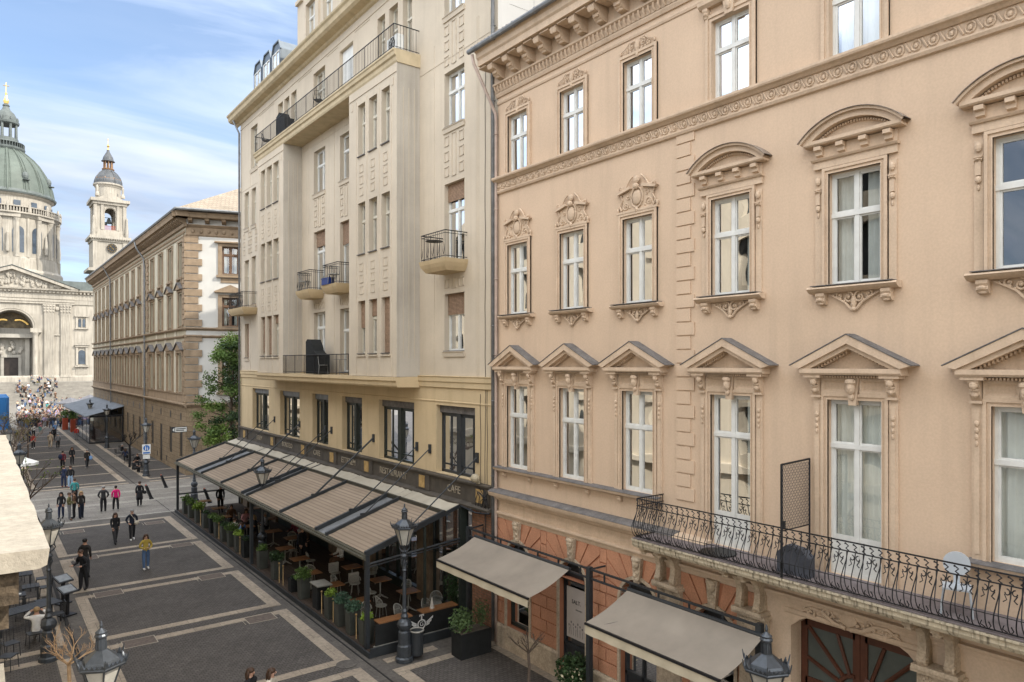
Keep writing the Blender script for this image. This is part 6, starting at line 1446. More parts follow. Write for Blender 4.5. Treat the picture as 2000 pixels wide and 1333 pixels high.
def bare_tree(loc, h, spread, label, mt, seed, levels=3, name="bare_tree", trunk_r=.05, group=None, leafmat=None, nl=0, bl=1.0):
    q = random.Random(seed); t = tag(empty(name, loc), label, "tree", group); m = MB(); m.tube([(0, 0, 0), (.03, 0, h * .35), (0, .02, h * .62)], [trunk_r * 1.2, trunk_r, trunk_r * .95], 7); m.build("trunk", mt, t)
    m = MB(); tips = []
    def grow(p, d, l, r_, lv):
        p1 = p + d * l * .5 + Vector((q.uniform(-.05, .05), q.uniform(-.05, .05), 0)) * l; p2 = p + d * l
        m.tube([tuple(p), tuple(p1), tuple(p2)], [r_, r_ * .8, r_ * .55], 4 if lv < levels else 5); tips.append(p2)
        if lv > 0:
            for _ in range(q.choice((3, 4, 4)) if lv > 1 else 4):
                nd = (d + Vector((q.uniform(-.8, .8), q.uniform(-.8, .8), q.uniform(-.15, .7)))).normalized(); grow(p + d * l * q.uniform(.45, 1.0), nd, l * q.uniform(.45, .68), r_ * .5, lv - 1)
    for k in range(5):
        a = k * 1.26 + q.uniform(-.3, .3); d = Vector((math.cos(a) * spread, math.sin(a) * spread, q.uniform(.55, .9))).normalized(); grow(Vector((0, 0, h * .6)), d, h * .30 * bl, trunk_r * .55, levels)
    m.build("branches", mt, t)
    if nl:
        m = MB()
        for _ in range(nl): p = q.choice(tips); leaves(m, tuple(p), .12, .12, .12, 1, .09, q.randint(0, 9999), 0)
        m.build("buds", leafmat, t, recalc=False)
    return t
TANB = mat("sun_tinted_bark", (.46, .31, .18), .85, .25, 9, .3, 40)  # warm sunlight on the branches is put into this bark colour
bare_tree((1.85, 21.3, 0), 3.35, 1.05, "leafless pollarded tan tree at the bottom left by the near lamp", TANB, 4, 3, trunk_r=.045, bl=.55)
bare_tree((13.15, 16.7, 0), 1.75, .75, "small leafless twiggy tree in front of the salmon wall", BARK, 8, 2, trunk_r=.045)
bare_tree((11.3, 74.5, 0), 3.4, .8, "gnarled dark bare tree beside the cafe chairs on the far pavement", IRON, 12, 2, trunk_r=.09)
bare_tree((2.0, 43.5, 0), 4.6, .8, "bare dark tree with drooping budding twigs behind the left lamp", BARK, 21, 3, trunk_r=.08, leafmat=LEAFY, nl=160)
bare_tree((1.95, 60.0, 0), 5.6, .8, "bare street tree behind the end of the ledge, nearest of the left row", BARK, 22, 3, trunk_r=.08)
OLV = mat("olive_spring_leaves", (.17, .15, .05), .7, .5, .8)
for i, (x, y, h) in enumerate([(3.2, 73.0, 4.4), (4.6, 86.5, 4.6), (2.9, 98.0, 4.2)]):
    t = bare_tree((x - .6, y, 0), h, .9, ["olive budding street tree beside the white parasol", "rusty budding street tree left of the walkers", "budding street tree nearest the blue kiosk"][i], BARK, 30 + i, 2, name="street_tree", trunk_r=.07, group="budding trees on the left pavement")
    m = MB(); leaves(m, (0, 0, h * .85), 1.1, 1.1, .8, 420, .12, i, .1); m.build("crown", OLV, t, recalc=False)
# green tree in the side street
t = tag(empty("green_tree", (15.9, 57.6, 0)), "tall leafy green tree standing in the side street behind the cream house", "tree")
m = MB(); m.tube([(0, 0, 0), (.1, 0, 3), (-.1, .1, 6), (.1, 0, 9.5)], [.22, .18, .13, .05], 8)
for k in range(12): a = k * 2.4; z = 3 + .5 * k; m.tube([(0, 0, z), (.9 * math.cos(a), .9 * math.sin(a), z + .7), (1.7 * math.cos(a), 1.7 * math.sin(a), z + 1.0)], [.07, .05, .02], 5)
m.build("trunk", BARK, t); q = random.Random(2)
mG, mY, mD = MB(), MB(), MB()
for k in range(104):
    z = q.uniform(2.0, 11.6); rr = 2.8 * math.sqrt(max(.05, 1 - ((z - 5.2) / 6.9) ** 2)); a = q.uniform(0, 2 * PI); r_ = rr * q.uniform(.3, 1)
    mm = q.choice((mG, mG, mD, mY) if z > 5 else (mY, mY, mG, mD)); leaves(mm, (r_ * math.cos(a), r_ * math.sin(a), z), q.uniform(.5, .95), q.uniform(.5, .95), q.uniform(.4, .75), 260, .165, k, .2)
cr_ = mG.build("crown", LEAFG, t, recalc=False); mY.build("bright_leaves", mat("bright_spring_leaves", (.13, .20, .04), .6, .4, 1), cr_, recalc=False); mD.build("inner_leaves", LEAFD, cr_, recalc=False)  # brighter clumps picked at random, more often low in the crown

# ---------------------------------------------------------------- street lamps
LAMPM = mat("blue_grey_cast_iron", (.06, .068, .078), .38, .25, 7, metal=.5, spec=.6)
LAMPG = mat("frosted_lamp_glass", (.42, .40, .35), .3, .15, 6, spec=.5)
lamp0 = tag(empty("street_lamp", (11.14, 20.7, 0)), "ornate black cast iron lamp at near corner of the terrace", "street lamp", "ornate street lamps along the street")
m = MB(); m.lathe([(.30, 0), (.30, .12), (.24, .16), (.24, .5), (.20, .55), (.20, .95), (.15, 1.0), (.22, 1.1), (.24, 1.2), (.2, 1.3), (.1, 1.38), (.13, 1.45), (.085, 1.55), (.10, 1.62), (.07, 1.7), (.055, 2.9), (.085, 2.95), (.06, 3.0), (.05, 3.3), (.10, 3.35), (.12, 3.42), (.06, 3.5), (.09, 3.56), (.05, 3.62), (.08, 3.7), (.13, 3.76)], n=12)
for k in range(6): a = k * PI / 3; m.tube([(.06 * math.cos(a), .06 * math.sin(a), 3.1), (.11 * math.cos(a), .11 * math.sin(a), 3.22), (.07 * math.cos(a), .07 * math.sin(a), 3.34)], .015, 4)
for k in range(3): a = k * 2 * PI / 3; m.tube([(.1 * math.cos(a), .1 * math.sin(a), 3.55), (.19 * math.cos(a), .19 * math.sin(a), 3.66), (.15 * math.cos(a), .15 * math.sin(a), 3.8)], .018, 4)
m.build("post", LAMPM, lamp0)
m = MB(); HX = [k * PI / 3 + .52 for k in range(6)]
for a in HX: m.tube([(.14 * math.cos(a), .14 * math.sin(a), 3.76), (.33 * math.cos(a), .33 * math.sin(a), 4.33)], .016, 4)
m.lathe([(.33, 4.31), (.40, 4.33), (.42, 4.37), (.40, 4.40), (.30, 4.42)], n=6, a0=.52)
for a0, a1 in zip(HX, HX[1:] + [HX[0] + 2 * PI]):
    P0 = Vector((.415 * math.cos(a0), .415 * math.sin(a0), 4.39)); P1 = Vector((.415 * math.cos(a1), .415 * math.sin(a1), 4.39))
    for j in range(5):
        p = P0.lerp(P1, (j + .0) / 5); p2 = P0.lerp(P1, (j + 1) / 5); mid = (p + p2) / 2; o = mid.normalized() * .02; hgt = .07 + (.05 if j == 0 else 0)
        m.add([tuple(p), tuple(p2), (mid.x * 1.04, mid.y * 1.04, 4.39 + hgt), (p.x * .97, p.y * .97, p.z), (p2.x * .97, p2.y * .97, p2.z), (mid.x * 1.0, mid.y * 1.0, 4.39 + hgt)], [(0, 1, 2), (3, 5, 4), (0, 2, 5, 3), (1, 4, 5, 2)])
    m.tube([tuple(P0), (P0.x * 1.06, P0.y * 1.06, 4.46), (P0.x * 1.12, P0.y * 1.12, 4.56)], [.02, .016, .008], 4)
m.build("lantern_frame", LAMPM, lamp0)
m = MB(); m.lathe([(.33, 4.40), (.30, 4.46), (.12, 4.60), (.09, 4.62)], n=6, a0=.52); m.lathe([(.085, 4.62), (.075, 4.82), (.105, 4.84), (.11, 4.87), (.09, 4.9), (.10, 4.93), (.05, 4.97), (.02, 5.0), (.03, 5.04), (.012, 5.12)], n=12)
for k in range(12): a = k * PI / 6; m.tube([(.088 * math.cos(a), .088 * math.sin(a), 4.63), (.08 * math.cos(a), .08 * math.sin(a), 4.81)], .008, 3)
m.build("lantern_roof", LAMPM, lamp0)
m = MB(); m.lathe([(.13, 3.78), (.315, 4.32)], n=6, a0=.52); m.build("lantern_glass", LAMPG, lamp0)
for (x, y, lab) in [(11.05, 7.3, "ornate lamp whose dark lantern shows at the bottom right by the portal"), (11.2, 35.4, "ornate lamp whose lantern rises through the pergola roof"), (12.2, 53.6, "ornate lamp on the side street corner behind the pergola"), (11.57, 67.9, "ornate lamp carrying the blue pedestrian zone sign"), (11.8, 93.0, "ornate lamp in front of the glass pavilion"), (11.7, 107.5, "ornate lamp beside the middle of the glass pavilion"), (1.75, 14.5, "ornate grey lamp nearest the camera, only its lantern visible at bottom left"), (1.85, 27.7, "ornate grey lamp beside the near ledge, left patio"), (1.95, 51.0, "ornate lamp just beyond the ledge's rim on the left"), (1.94, 66.6, "ornate lamp farthest down the left pavement")]:
    copy_tree(lamp0, loc=(x, y, 0), rz=rnd.uniform(0, .3), label=lab)
# pedestrian sign
t = tag(empty("pedestrian_sign", (11.57, 67.75, 0)), "white plate with blue round pedestrian symbol and small plate below on a lamp post", "sign")
m = MB(F_Y, (11.57, 67.75, 0)); m.ub(-.33, .33, 1.9, 2.75, 0, .02); m.ub(-.27, .27, 1.5, 1.85, 0, .02); WP(m.build("plate", WHITEP, t), t)
m = MB(F_Y, (11.57, 67.75, 0)); m.uprism(arc(0, 2.42, .25, 0, 2 * PI, 24)[:-1], .021, .026); m.ub(-.26, .26, 1.95, 2.08, .021, .026); WP(m.build("blue_disc", mat("sign_blue", (.01, .12, .42), .5, .05, 3), t), t)
m = MB(F_Y, (11.57, 67.75, 0))
for u, s in ((-.07, 1.0), (.08, .75)):
    m.ubl(u, .03, 2.38 + .17 * s, .032 * s, .004, .035 * s, 8, 5); m.uprism([(u - .04 * s, 2.5 * 1 - .0 + (.17 * s - .17)), (u + .04 * s, 2.5 + (.17 * s - .17)), (u + .05 * s, 2.3), (u + .02 * s, 2.22), (u - .03 * s, 2.22)], .027, .032)
WP(m.build("walking_figures", WHITEP, t), t)
t = tag(empty("direction_sign", (13.9, 65.6, 4.05)), "small white dark edged plate on bracket at the quoined corner", "sign")
m = MB(F_Y, (0, 0, 0)); m.ub(-.75, .45, -.24, .24, 0, .03); m.build("plate", ANTH, t); m = MB(F_Y, (0, 0, 0)); m.ub(-.5, .41, -.19, .19, .031, .036); m.ub(-.52, .5, -.02, .02, -.2, -.1); m.uprism([(-.72, 0), (-.56, -.16), (-.56, .16)], .031, .036); m.build("white_field", WHITEP, t); m = MB(F_Y, (0, 0, 0)); m.ub(-.42, .34, .03, .1, .037, .04); m.ub(-.42, .2, -.1, -.03, .037, .04); m.tube([(-.7, .1, 0), (.6, .3, 0)], .03, 5); m.build("dark_bars", ANTH, t)
# bollards
bo = None
for (x, y, lean, lab) in [(9.93, 56.2, -.36, "leaning black bollard right of the walkers on the crossing"), (11.75, 60.6, -.34, "leaning black bollard farthest right near the sign lamp"), (12.9, 52.2, -.4, "leaning black bollard seen under the far end of the pergola"), (2.95, 51.0, -.36, "leaning black bollard behind the left lamp")]:
    if bo is None:
        t = tag(empty("bollard", (x, y, 0)), lab, "bollard", "leaning bollards at the crossing"); m = MB(); m.lathe([(.16, 0), (.15, .04), (.12, .1), (.10, .95), (.07, 1.0)], n=14); m.v = [(v[0] - .36 * v[2], v[1], v[2]) for v in m.v]; m.build("post", IRON, t, smooth=False); m = MB(); m.blob((-.37, 0, 1.02), .07, .07, .06, 10, 6); m.build("cap", mat("red_bollard_cap", (.30, .10, .07), .6, .2, 4), t); bo = t
    else: copy_tree(bo, loc=(x, y, 0), label=lab)

# ---------------------------------------------------------------- awnings and steel frame in front of the pink house
fr_ = tag(empty("steel_frame", (13.75, 14.8, 0)), "black steel rail frame on posts in front of the salmon street floor", "frame")
m = MB()
for z in (3.92, 3.66): m.box(13.72, 13.78, 9.2, 20.9, z - .025, z + .025)
y = 9.25
while y < 20.9: m.box(13.73, 13.77, y - .02, y + .02, 3.68, 3.9); y += .97
WP(m.build("rail", ANTH, fr_), fr_)
for y in (20.85, 14.7, 9.25): m = MB(); m.box(13.68, 13.82, y - .07, y + .07, 0, 3.98); WP(m.build("post", ANTH, fr_), fr_)
m = MB(); m.tube([(13.75, 20.85, 3.9), (XF, 20.9, 3.95)], .03, 5); m.tube([(13.75, 14.7, 3.9), (XF, 14.7, 3.9)], .03, 5); WP(m.build("wall_bracket", ANTH, fr_), fr_)
AWN = mat("taupe_awning_canvas", (.25, .215, .175), .85, .12, 1.1, .08, 60)
AWV = mat("cream_valance_canvas", (.47, .41, .30), .85, .08, 2)
for (a, b, lab) in ((15.45, 20.35, "taupe canvas awning with cream valance beside the terrace"), (9.1, 13.15, "taupe canvas awning with cream valance left of the portal")):
    t = tag(empty("awning", (13.7, (a + b) / 2, 3.7)), lab, "awning", "awnings over the salmon street floor")
    m = MB(); n = 12; vs = []
    for k in range(n + 1):
        s = k / n; x = 13.66 - 1.5 * s; z = 3.74 - .53 * s - .05 * math.sin(s * PI)
        for j in range(25):
            y = a + (b - a) * j / 24; e_ = math.sin(s * PI) * (.5 + .5 * math.sin(j / 24 * PI)); vs.append((x, y, z - e_ * (.03 + .010 * math.sin(y * 5.3 + s * 4) + .006 * math.sin(y * 11 - s * 7)) - .02 * s * abs(math.sin(j / 24 * PI * 3))))
    m.add(vs, [(25 * k + j, 25 * k + 25 + j, 25 * k + 26 + j, 25 * k + 1 + j) for k in range(n) for j in range(24)]); m.v = [(v[0] - t.location.x, v[1] - t.location.y, v[2] - t.location.z) for v in m.v]; m.build("canvas", AWN, t, smooth=True)
    m = MB(); m.box(12.12, 12.18, a, b, 3.17, 3.22); m.v = [(v[0] - t.location.x, v[1] - t.location.y, v[2] - t.location.z) for v in m.v]; m.build("front_bar", IRON, t)
    m = MB(); vs = []
    for k in range(31): y = a + (b - a) * k / 30; vs += [(12.14, y, 3.17), (12.13 + .012 * math.sin(k * 1.3), y, 2.95)]
    m.add(vs, [(2 * k, 2 * k + 2, 2 * k + 3, 2 * k + 1) for k in range(30)]); m.v = [(v[0] - t.location.x, v[1] - t.location.y, v[2] - t.location.z) for v in m.v]; m.build("valance", AWV, t)
    for y in (a + .3, b - .3): m = MB(); m.tube([(13.7, y, 3.6), (12.9, y + (.5 if y < (a + b) / 2 else -.5), 3.35), (12.2, y, 3.17)], .022, 5); m.v = [(v[0] - t.location.x, v[1] - t.location.y, v[2] - t.location.z) for v in m.v]; m.build("folding_arm", IRON, t)
    m = MB(); m.tube([(13.68, a, 3.76), (13.68, b, 3.76)], .05, 8); m.v = [(v[0] - t.location.x, v[1] - t.location.y, v[2] - t.location.z) for v in m.v]; m.build("roller", ANTH, t)
for y in (18.2, 15.4, 12.7, 11.3):
    pass
# ivy beside the terrace end
t = tag(empty("climbing_plant", (14.2, 22.6, .1)), "dark climbing greenery against the shopfront at the terrace's near end", "plant"); m = MB(); leaves(m, (0, 0, 1.3), .3, .55, 1.3, 800, .1, 77, .2); m.build("foliage", LEAFD, t, recalc=False)
# mesh screen, chair and cover on the pink balcony
t = tag(empty("mesh_screen", (13.8, 8.4, 5.29)), "black framed diamond mesh screen dividing the pink house's balcony", "screen")
m = MB(); m.tube([(-.55, 0, 0), (-.55, 0, 2.33)], .03, 6); m.tube([(.5, 0, 0), (.5, 0, 2.36)], .022, 6); m.tube([(-.55, 0, 2.32), (.5, 0, 2.36)], .022, 6); m.tube([(-.55, 0, .95), (.5, 0, .95)], .015, 5); m.box(-.53, -.45, -.03, .03, 1.0, 1.15); m.build("frame", IRON, t)
m = MB()
for k in range(-24, 12):
    for s in (1, -1):
        p = []; 
        for e_ in (0, 1): p.append(None)
        x0, z0 = -.55, 1.0 + k * .11 if s > 0 else 2.3 - k * .11 + 0
        pts = []
        for x in (-.55, .5):
            z = z0 + s * (x + .55) * 1.9; pts.append((x, z))
        (xa, za), (xb, zb) = pts
        lo, hi = .97, 2.32
        def clipz(xa, za, xb, zb):
            if za > zb: xa, za, xb, zb = xb, zb, xa, za
            if zb < lo or za > hi: return None
            if za < lo: xa += (lo - za) / (zb - za) * (xb - xa); za = lo
            if zb > hi: xb += (hi - zb) / (zb - za) * (xb - xa) if zb != za else 0; zb = hi
            return (xa, 0, za), (xb, 0, zb)
        c_ = clipz(xa, za, xb, zb)
        if c_: m.tube(list(c_), .0045, 3)
m.build("wire_mesh", IRON, t)
DIMW = mat("bluish_white_plastic", (.42, .45, .48), .4, .05, 3)
t = tag(empty("garden_chair", (13.85, 5.35, 5.29), -1.2), "white plastic chair with oval back behind the balcony railing", "chair"); m = MB(); m.box(-.22, .22, -.22, .22, .44, .47); m.build("seat", DIMW, t); m = MB(F_Y, (0, .2, 0)); m.uprism(arc(0, .82, .215, 0, 2 * PI, 20)[:-1], -.02, .02); m.ub(-.05, .05, .45, .62, -.02, .02); m.build("backrest", DIMW, t)
for x in (-1, 1):
    for y in (-1, 1): m = MB(); m.tube([(x * .19, y * .19, .45), (x * .24, y * .24, 0)], .018, 5); m.build("leg", DIMW, t)
t = tag(empty("doormat", (13.75, 10.35, 5.3)), "dark round mat lying on the pink house's balcony floor", "mat"); m = MB(); m.lathe([(.42, 0), (.42, .02)], n=24); m.build("disc", IRON, t)
m = MB(F_X, (13.7, 8.35, 5.29)); m.uprism([(-.36, 0), (.36, 0), (.36, .42), (.15, .6), (-.2, .56), (-.36, .4)], -.1, .14); tag(m.build("covered_stool", mat("slate_grey_cover", (.07, .075, .09), .7, .3, 3)), "slate grey cover slumped behind the railing beside the mesh screen", "cover")
# string of the little rail of stools, patio of the left house --------------------------------
BLKM = mat("black_patio_furniture", (.028, .029, .031), .5, .3, 5, spec=.4)
def patio_table(x, y, sx, sy, h, rz, lab, mt=BLKM):
    t = tag(empty("patio_table", (x, y, 0), rz), lab, "table"); m = MB()
    n = max(2, int(sx / .14))
    for k in range(n): a = -sx / 2 + sx * k / n; m.box(a + .008, a + sx / n - .008, -sy / 2, sy / 2, h - .04, h)
    m.build("tabletop", mt, t)
    for x_ in (-1, 1):
        for y_ in (-1, 1): m = MB(); m.box(x_ * (sx / 2 - .06) - .025, x_ * (sx / 2 - .06) + .025, y_ * (sy / 2 - .06) - .025, y_ * (sy / 2 - .06) + .025, 0, h - .04); m.build("leg", mt, t)
    return t
patio_table(1.45, 31.6, .8, 2.1, .74, -1.2, "long black slatted picnic table behind the left lamp")
patio_table(1.2, 33.6, .6, .6, .74, 0, "small black table with white paper on it, left patio")
patio_table(1.7, 34.6, .6, .6, .74, 0, "small black table just right of the paper one, left patio")
patio_table(1.5, 36.8, .7, .7, .74, 0, "black table farthest back on the left patio")
m = MB(); m.box(1.1, 1.35, 33.5, 33.7, .745, .75); tag(m.build("paper_menu", WHITEP), "white sheet of paper lying on a small black table", "menu")
for i, (x, y, r_, lab) in enumerate([(2.0, 33.2, -1.4, "right of the small tables"), (2.25, 35.2, -1.6, "nearest the kerb, tall backed"), (2.2, 36.7, -1.6, "farthest along the kerb"), (.95, 35.0, 1.4, "deep in the left patio"), (1.35, 32.75, 3.1, "between picnic table and paper table"), (.75, 33.6, 1.6, "with round back at the left edge"), (1.55, 29.4, .2, "under the white shirted guest"), (.85, 28.8, .4, "in front of the picnic table at left"), (.75, 27.6, 1.0, "closest chair at the left edge"), (1.4, 38.2, .2, "behind the farthest patio table"), (.9, 37.0, 1.5, "left of the farthest patio table"), (2.35, 31.2, -1.5, "at the right end of the picnic table")]):
    metal_chair((x, y, 0), r_, "black patio chair " + lab, BLKM, "black chairs on the left patio")
for i, (x, y, lab) in enumerate([(2.75, 33.9, "dark menu lectern with sloped glazed board by the waiter"), (2.75, 32.2, "dark menu lectern with sloped board and small green light, nearer")]):
    t = tag(empty("menu_stand", (x, y, 0), .5), lab, "menu stand"); m = MB(); m.box(-.05, .05, -.05, .05, 0, .95); m.box(-.25, .25, -.2, .2, 0, .04); m.build("post", IRON, t)
    m = MB(); m.add([(-.3, -.22, .92), (.3, -.22, .92), (.3, .22, 1.12), (-.3, .22, 1.12), (-.3, -.22, .87), (.3, -.22, .87), (.3, .22, 1.07), (-.3, .22, 1.07)], [(0, 1, 2, 3), (7, 6, 5, 4), (0, 4, 5, 1), (1, 5, 6, 2), (2, 6, 7, 3), (3, 7, 4, 0)]); m.build("board", BLKM, t)
    m = MB(); m.add([(-.25, -.18, .945), (.25, -.18, .945), (.25, .18, 1.109), (-.25, .18, 1.109)], [(0, 1, 2, 3)]); m.build("glazed_menu", mat("grey_glazed_menu", (.20, .21, .21), .2, .2, 5, spec=.6), t)
# parasol, kiosk, pavilion, square -------------------------------------------------------------
def parasol(x, y, r_, z, mt, lab, n=8, group=None):
    t = tag(empty("parasol", (x, y, 0)), lab, "parasol", group); m = MB(); m.lathe([(r_, z), (r_ * .5, z + r_ * .22), (.04, z + r_ * .42)], n=n); m.lathe([(r_ * 1.01, z - .18), (r_, z)], n=n); m.build("canopy", mt, t); m = MB(); m.lathe([(.03, 0), (.03, z + .3)], n=6); m.lathe([(.3, 0), (.3, .06)], n=8); m.build("pole", IRON, t)
WHC = mat("white_parasol_cloth", (.75, .74, .70), .8, .05, 2)
parasol(2.55, 60.5, .9, 2.75, WHC, "white sunlit parasol beyond the ledge on the left pavement")
GRC = mat("grey_parasol_cloth", (.13, .13, .14), .8, .15, 2)
for x, y, lab in ((13.2, 148, "grey parasol on the square, left one behind the pavilion"), (16.3, 150, "grey parasol on the square, right one behind the pavilion"), (17.2, 158, "grey parasol on the square, half behind the brown house")): parasol(x, y, 2.3, 2.7, GRC, lab, 4, "grey parasols on the square")
t = tag(empty("kiosk", (1.6, 128.6, 0)), "tall blue rounded kiosk standing at the left edge of the square", "kiosk"); m = MB(); m.add([(x, y, z) for z in (0, 4.7) for x, y in ((-3, -1.2), (1.7, -1.2), (2.05, -.85), (2.05, 1.2), (-3, 1.2))] + [(x, y, 5.15) for x, y in ((-2.6, -.9), (1.5, -.9), (1.7, -.6), (1.7, .9), (-2.6, .9))], [(0, 1, 6, 5), (1, 2, 7, 6), (2, 3, 8, 7), (3, 4, 9, 8), (4, 0, 5, 9), (5, 6, 11, 10), (6, 7, 12, 11), (7, 8, 13, 12), (8, 9, 14, 13), (9, 5, 10, 14), (10, 11, 12, 13, 14)]); m.build("shell", mat("kiosk_blue", (.012, .13, .36), .4, .15, .6, spec=.5), t)
m = MB(); m.box(-3, .4, -1.3, -1.21, .6, 3.2); m.build("white_panel", WHITEP, t); m = MB(); m.box(-3.1, .3, 1.2, 1.3, 4.9, 5.9); m.build("grey_roof_box", GREYM, t)
# glass pavilion
t = tag(empty("glass_pavilion", (12.5, 112, 0)), "dark glass cafe pavilion with sloping slatted metal roof along the brown house", "pavilion")
m = MB(); m.box(10.7, 14.3, 99.0, 126, 0, .15); m.box(10.7, 10.78, 99.0, 99.1, 0, 3.3); m.box(14.2, 14.35, 99, 99.1, 0, 4.2); m.box(12.4, 12.48, 99, 99.1, 0, 3.6); m.box(10.7, 14.3, 98.98, 99.06, 3.15, 3.3); m.tube([(10.7, 98.9, 3.35), (14.3, 98.9, 4.35)], .06, 5); m.tube([(10.7, 98.9, 3.35), (14.3, 98.9, 3.35)], .05, 5)
for y in range(102, 126, 4): m.box(10.7, 10.78, y, y + .08, 0, 3.3)
WP(m.build("frame", IRON, t), t)
m = MB(); m.add([(10.72, 99.02, .1), (14.3, 99.02, .1), (14.3, 99.02, 3.3), (10.72, 99.02, 3.3)], [(0, 1, 2, 3)]); m.add([(10.72, 99.02, .1), (10.72, 126, .1), (10.72, 126, 3.3), (10.72, 99.02, 3.3)], [(0, 1, 2, 3)]); WP(m.build("glazing", GLASS_D, t), t)
m = MB(); m.box(11.0, 14.2, 100, 125.5, 0, .9); m.box(11.2, 12.0, 99.6, 99.9, .2, 2.0); WP(m.build("furnishings", mat("reddish_dark_interior", (.11, .035, .02), .7, .7, .9), t), t)
m = MB(); m.box(14.25, 14.3, 99.2, 126, 0, 3.4); WP(m.build("inner_wall", mat("dark_speckled_interior", (.045, .03, .02), .7, .8, 1.4), t), t)
m = MB(); y = 98.8
while y < 127:
    m.add([(10.2, y, 3.30), (14.4, y, 4.45), (14.4, y + .55, 4.62), (10.2, y + .55, 3.47), (10.2, y, 3.24), (14.4, y, 4.39), (14.4, y + .55, 4.56), (10.2, y + .55, 3.41)], [(0, 1, 2, 3), (7, 6, 5, 4), (0, 4, 5, 1), (1, 5, 6, 2), (2, 6, 7, 3), (3, 7, 4, 0)]); y += 1.9
m2 = MB(); m2.add([(10.25, 98.9, 3.2), (14.4, 98.9, 4.33), (14.4, 127, 4.33), (10.25, 127, 3.2)], [(0, 1, 2, 3)]); WP(m2.build("roof_sheet", mat("dark_roof_sheet", (.03, .033, .036), .5, .2, 2), t), t)
WP(m.build("slatted_roof", mat("blue_grey_slats", (.17, .175, .175), .35, .2, 2, metal=.6), t), t)
REDP = mat("terracotta_red_box", (.30, .055, .025), .6, .15, 2)
for i, (x, y, lab) in enumerate([(10.35, 122.6, "tall red box planter with dense green shrub, left one"), (10.95, 118.0, "tall red box planter with dense green shrub, right one")]):
    t = tag(empty("red_planter", (x - .15, y, 0)), lab, "planter", "red planters beside the pavilion"); m = MB(); m.box(-.35, .35, -.35, .35, 0, 1.7); m.build("pot", REDP, t); m = MB(); leaves(m, (0, 0, 2.3), .7, .7, .7, 500, .2, 90 + i, .3); m.build("foliage", LEAFG, t, recalc=False)
# cafe chairs by the far pavement
for i, (x, y, r_, lab) in enumerate([(11.7, 70.6, .4, "nearest, by the sitter"), (12.2, 74.4, 1.0, "by the gnarled tree"), (11.6, 77.5, 2.0, "beyond the gnarled tree"), (12.3, 80.2, .3, "half way to the pavilion"), (11.6, 83.5, 1.8, "near the pavilion"), (12.4, 86.6, .9, "closest to the pavilion")]):
    metal_chair((x, y, 0), r_, "dark cafe chair on the far pavement, " + lab, IRON, "dark cafe chairs by the pavilion")
for i, (x, y, lab) in enumerate([(12.3, 72.2, "by the seated person"), (12.3, 78.6, "beyond the gnarled tree"), (12.2, 84.9, "nearest the pavilion")]): small_table((x, y, 0), "dark round cafe table on the far pavement, " + lab, IRON, .74, .4)
# ---------------------------------------------------------------- people
SKIN = mat("skin", (.46, .27, .19), .6, .08, 6); SKIN2 = mat("tanned_skin", (.36, .20, .13), .6, .08, 6)
EYE = mat("eye_dark", (.03, .02, .02), .3, .1, 5)
HAIRS = {k: mat("hair_" + k, c, .55, .2, 20) for k, c in dict(black=(.012, .010, .009), brown=(.055, .03, .018), grey=(.25, .24, .23), fair=(.30, .20, .10)).items()}
CLO = {k: mat("cloth_" + k, c, .85, .15, 6, .2, 30) for k, c in dict(black=(.014, .014, .016), charcoal=(.035, .035, .038), inky=(.012, .016, .028), coal=(.022, .019, .017), navy=(.02, .028, .06), white=(.62, .61, .59), grey=(.18, .18, .185), olive=(.12, .11, .05), mustard=(.34, .25, .05), pink=(.62, .015, .16), red=(.42, .04, .03), maroon=(.12, .02, .03), blue=(.16, .28, .50), jeans=(.07, .12, .22), palejeans=(.24, .34, .46), beige=(.42, .34, .25), cream=(.50, .45, .37), teal=(.04, .22, .22), brown=(.11, .06, .035), mint=(.28, .55, .48), lilac=(.40, .33, .48), rose=(.55, .28, .30)).items()}
JOINTS = {}
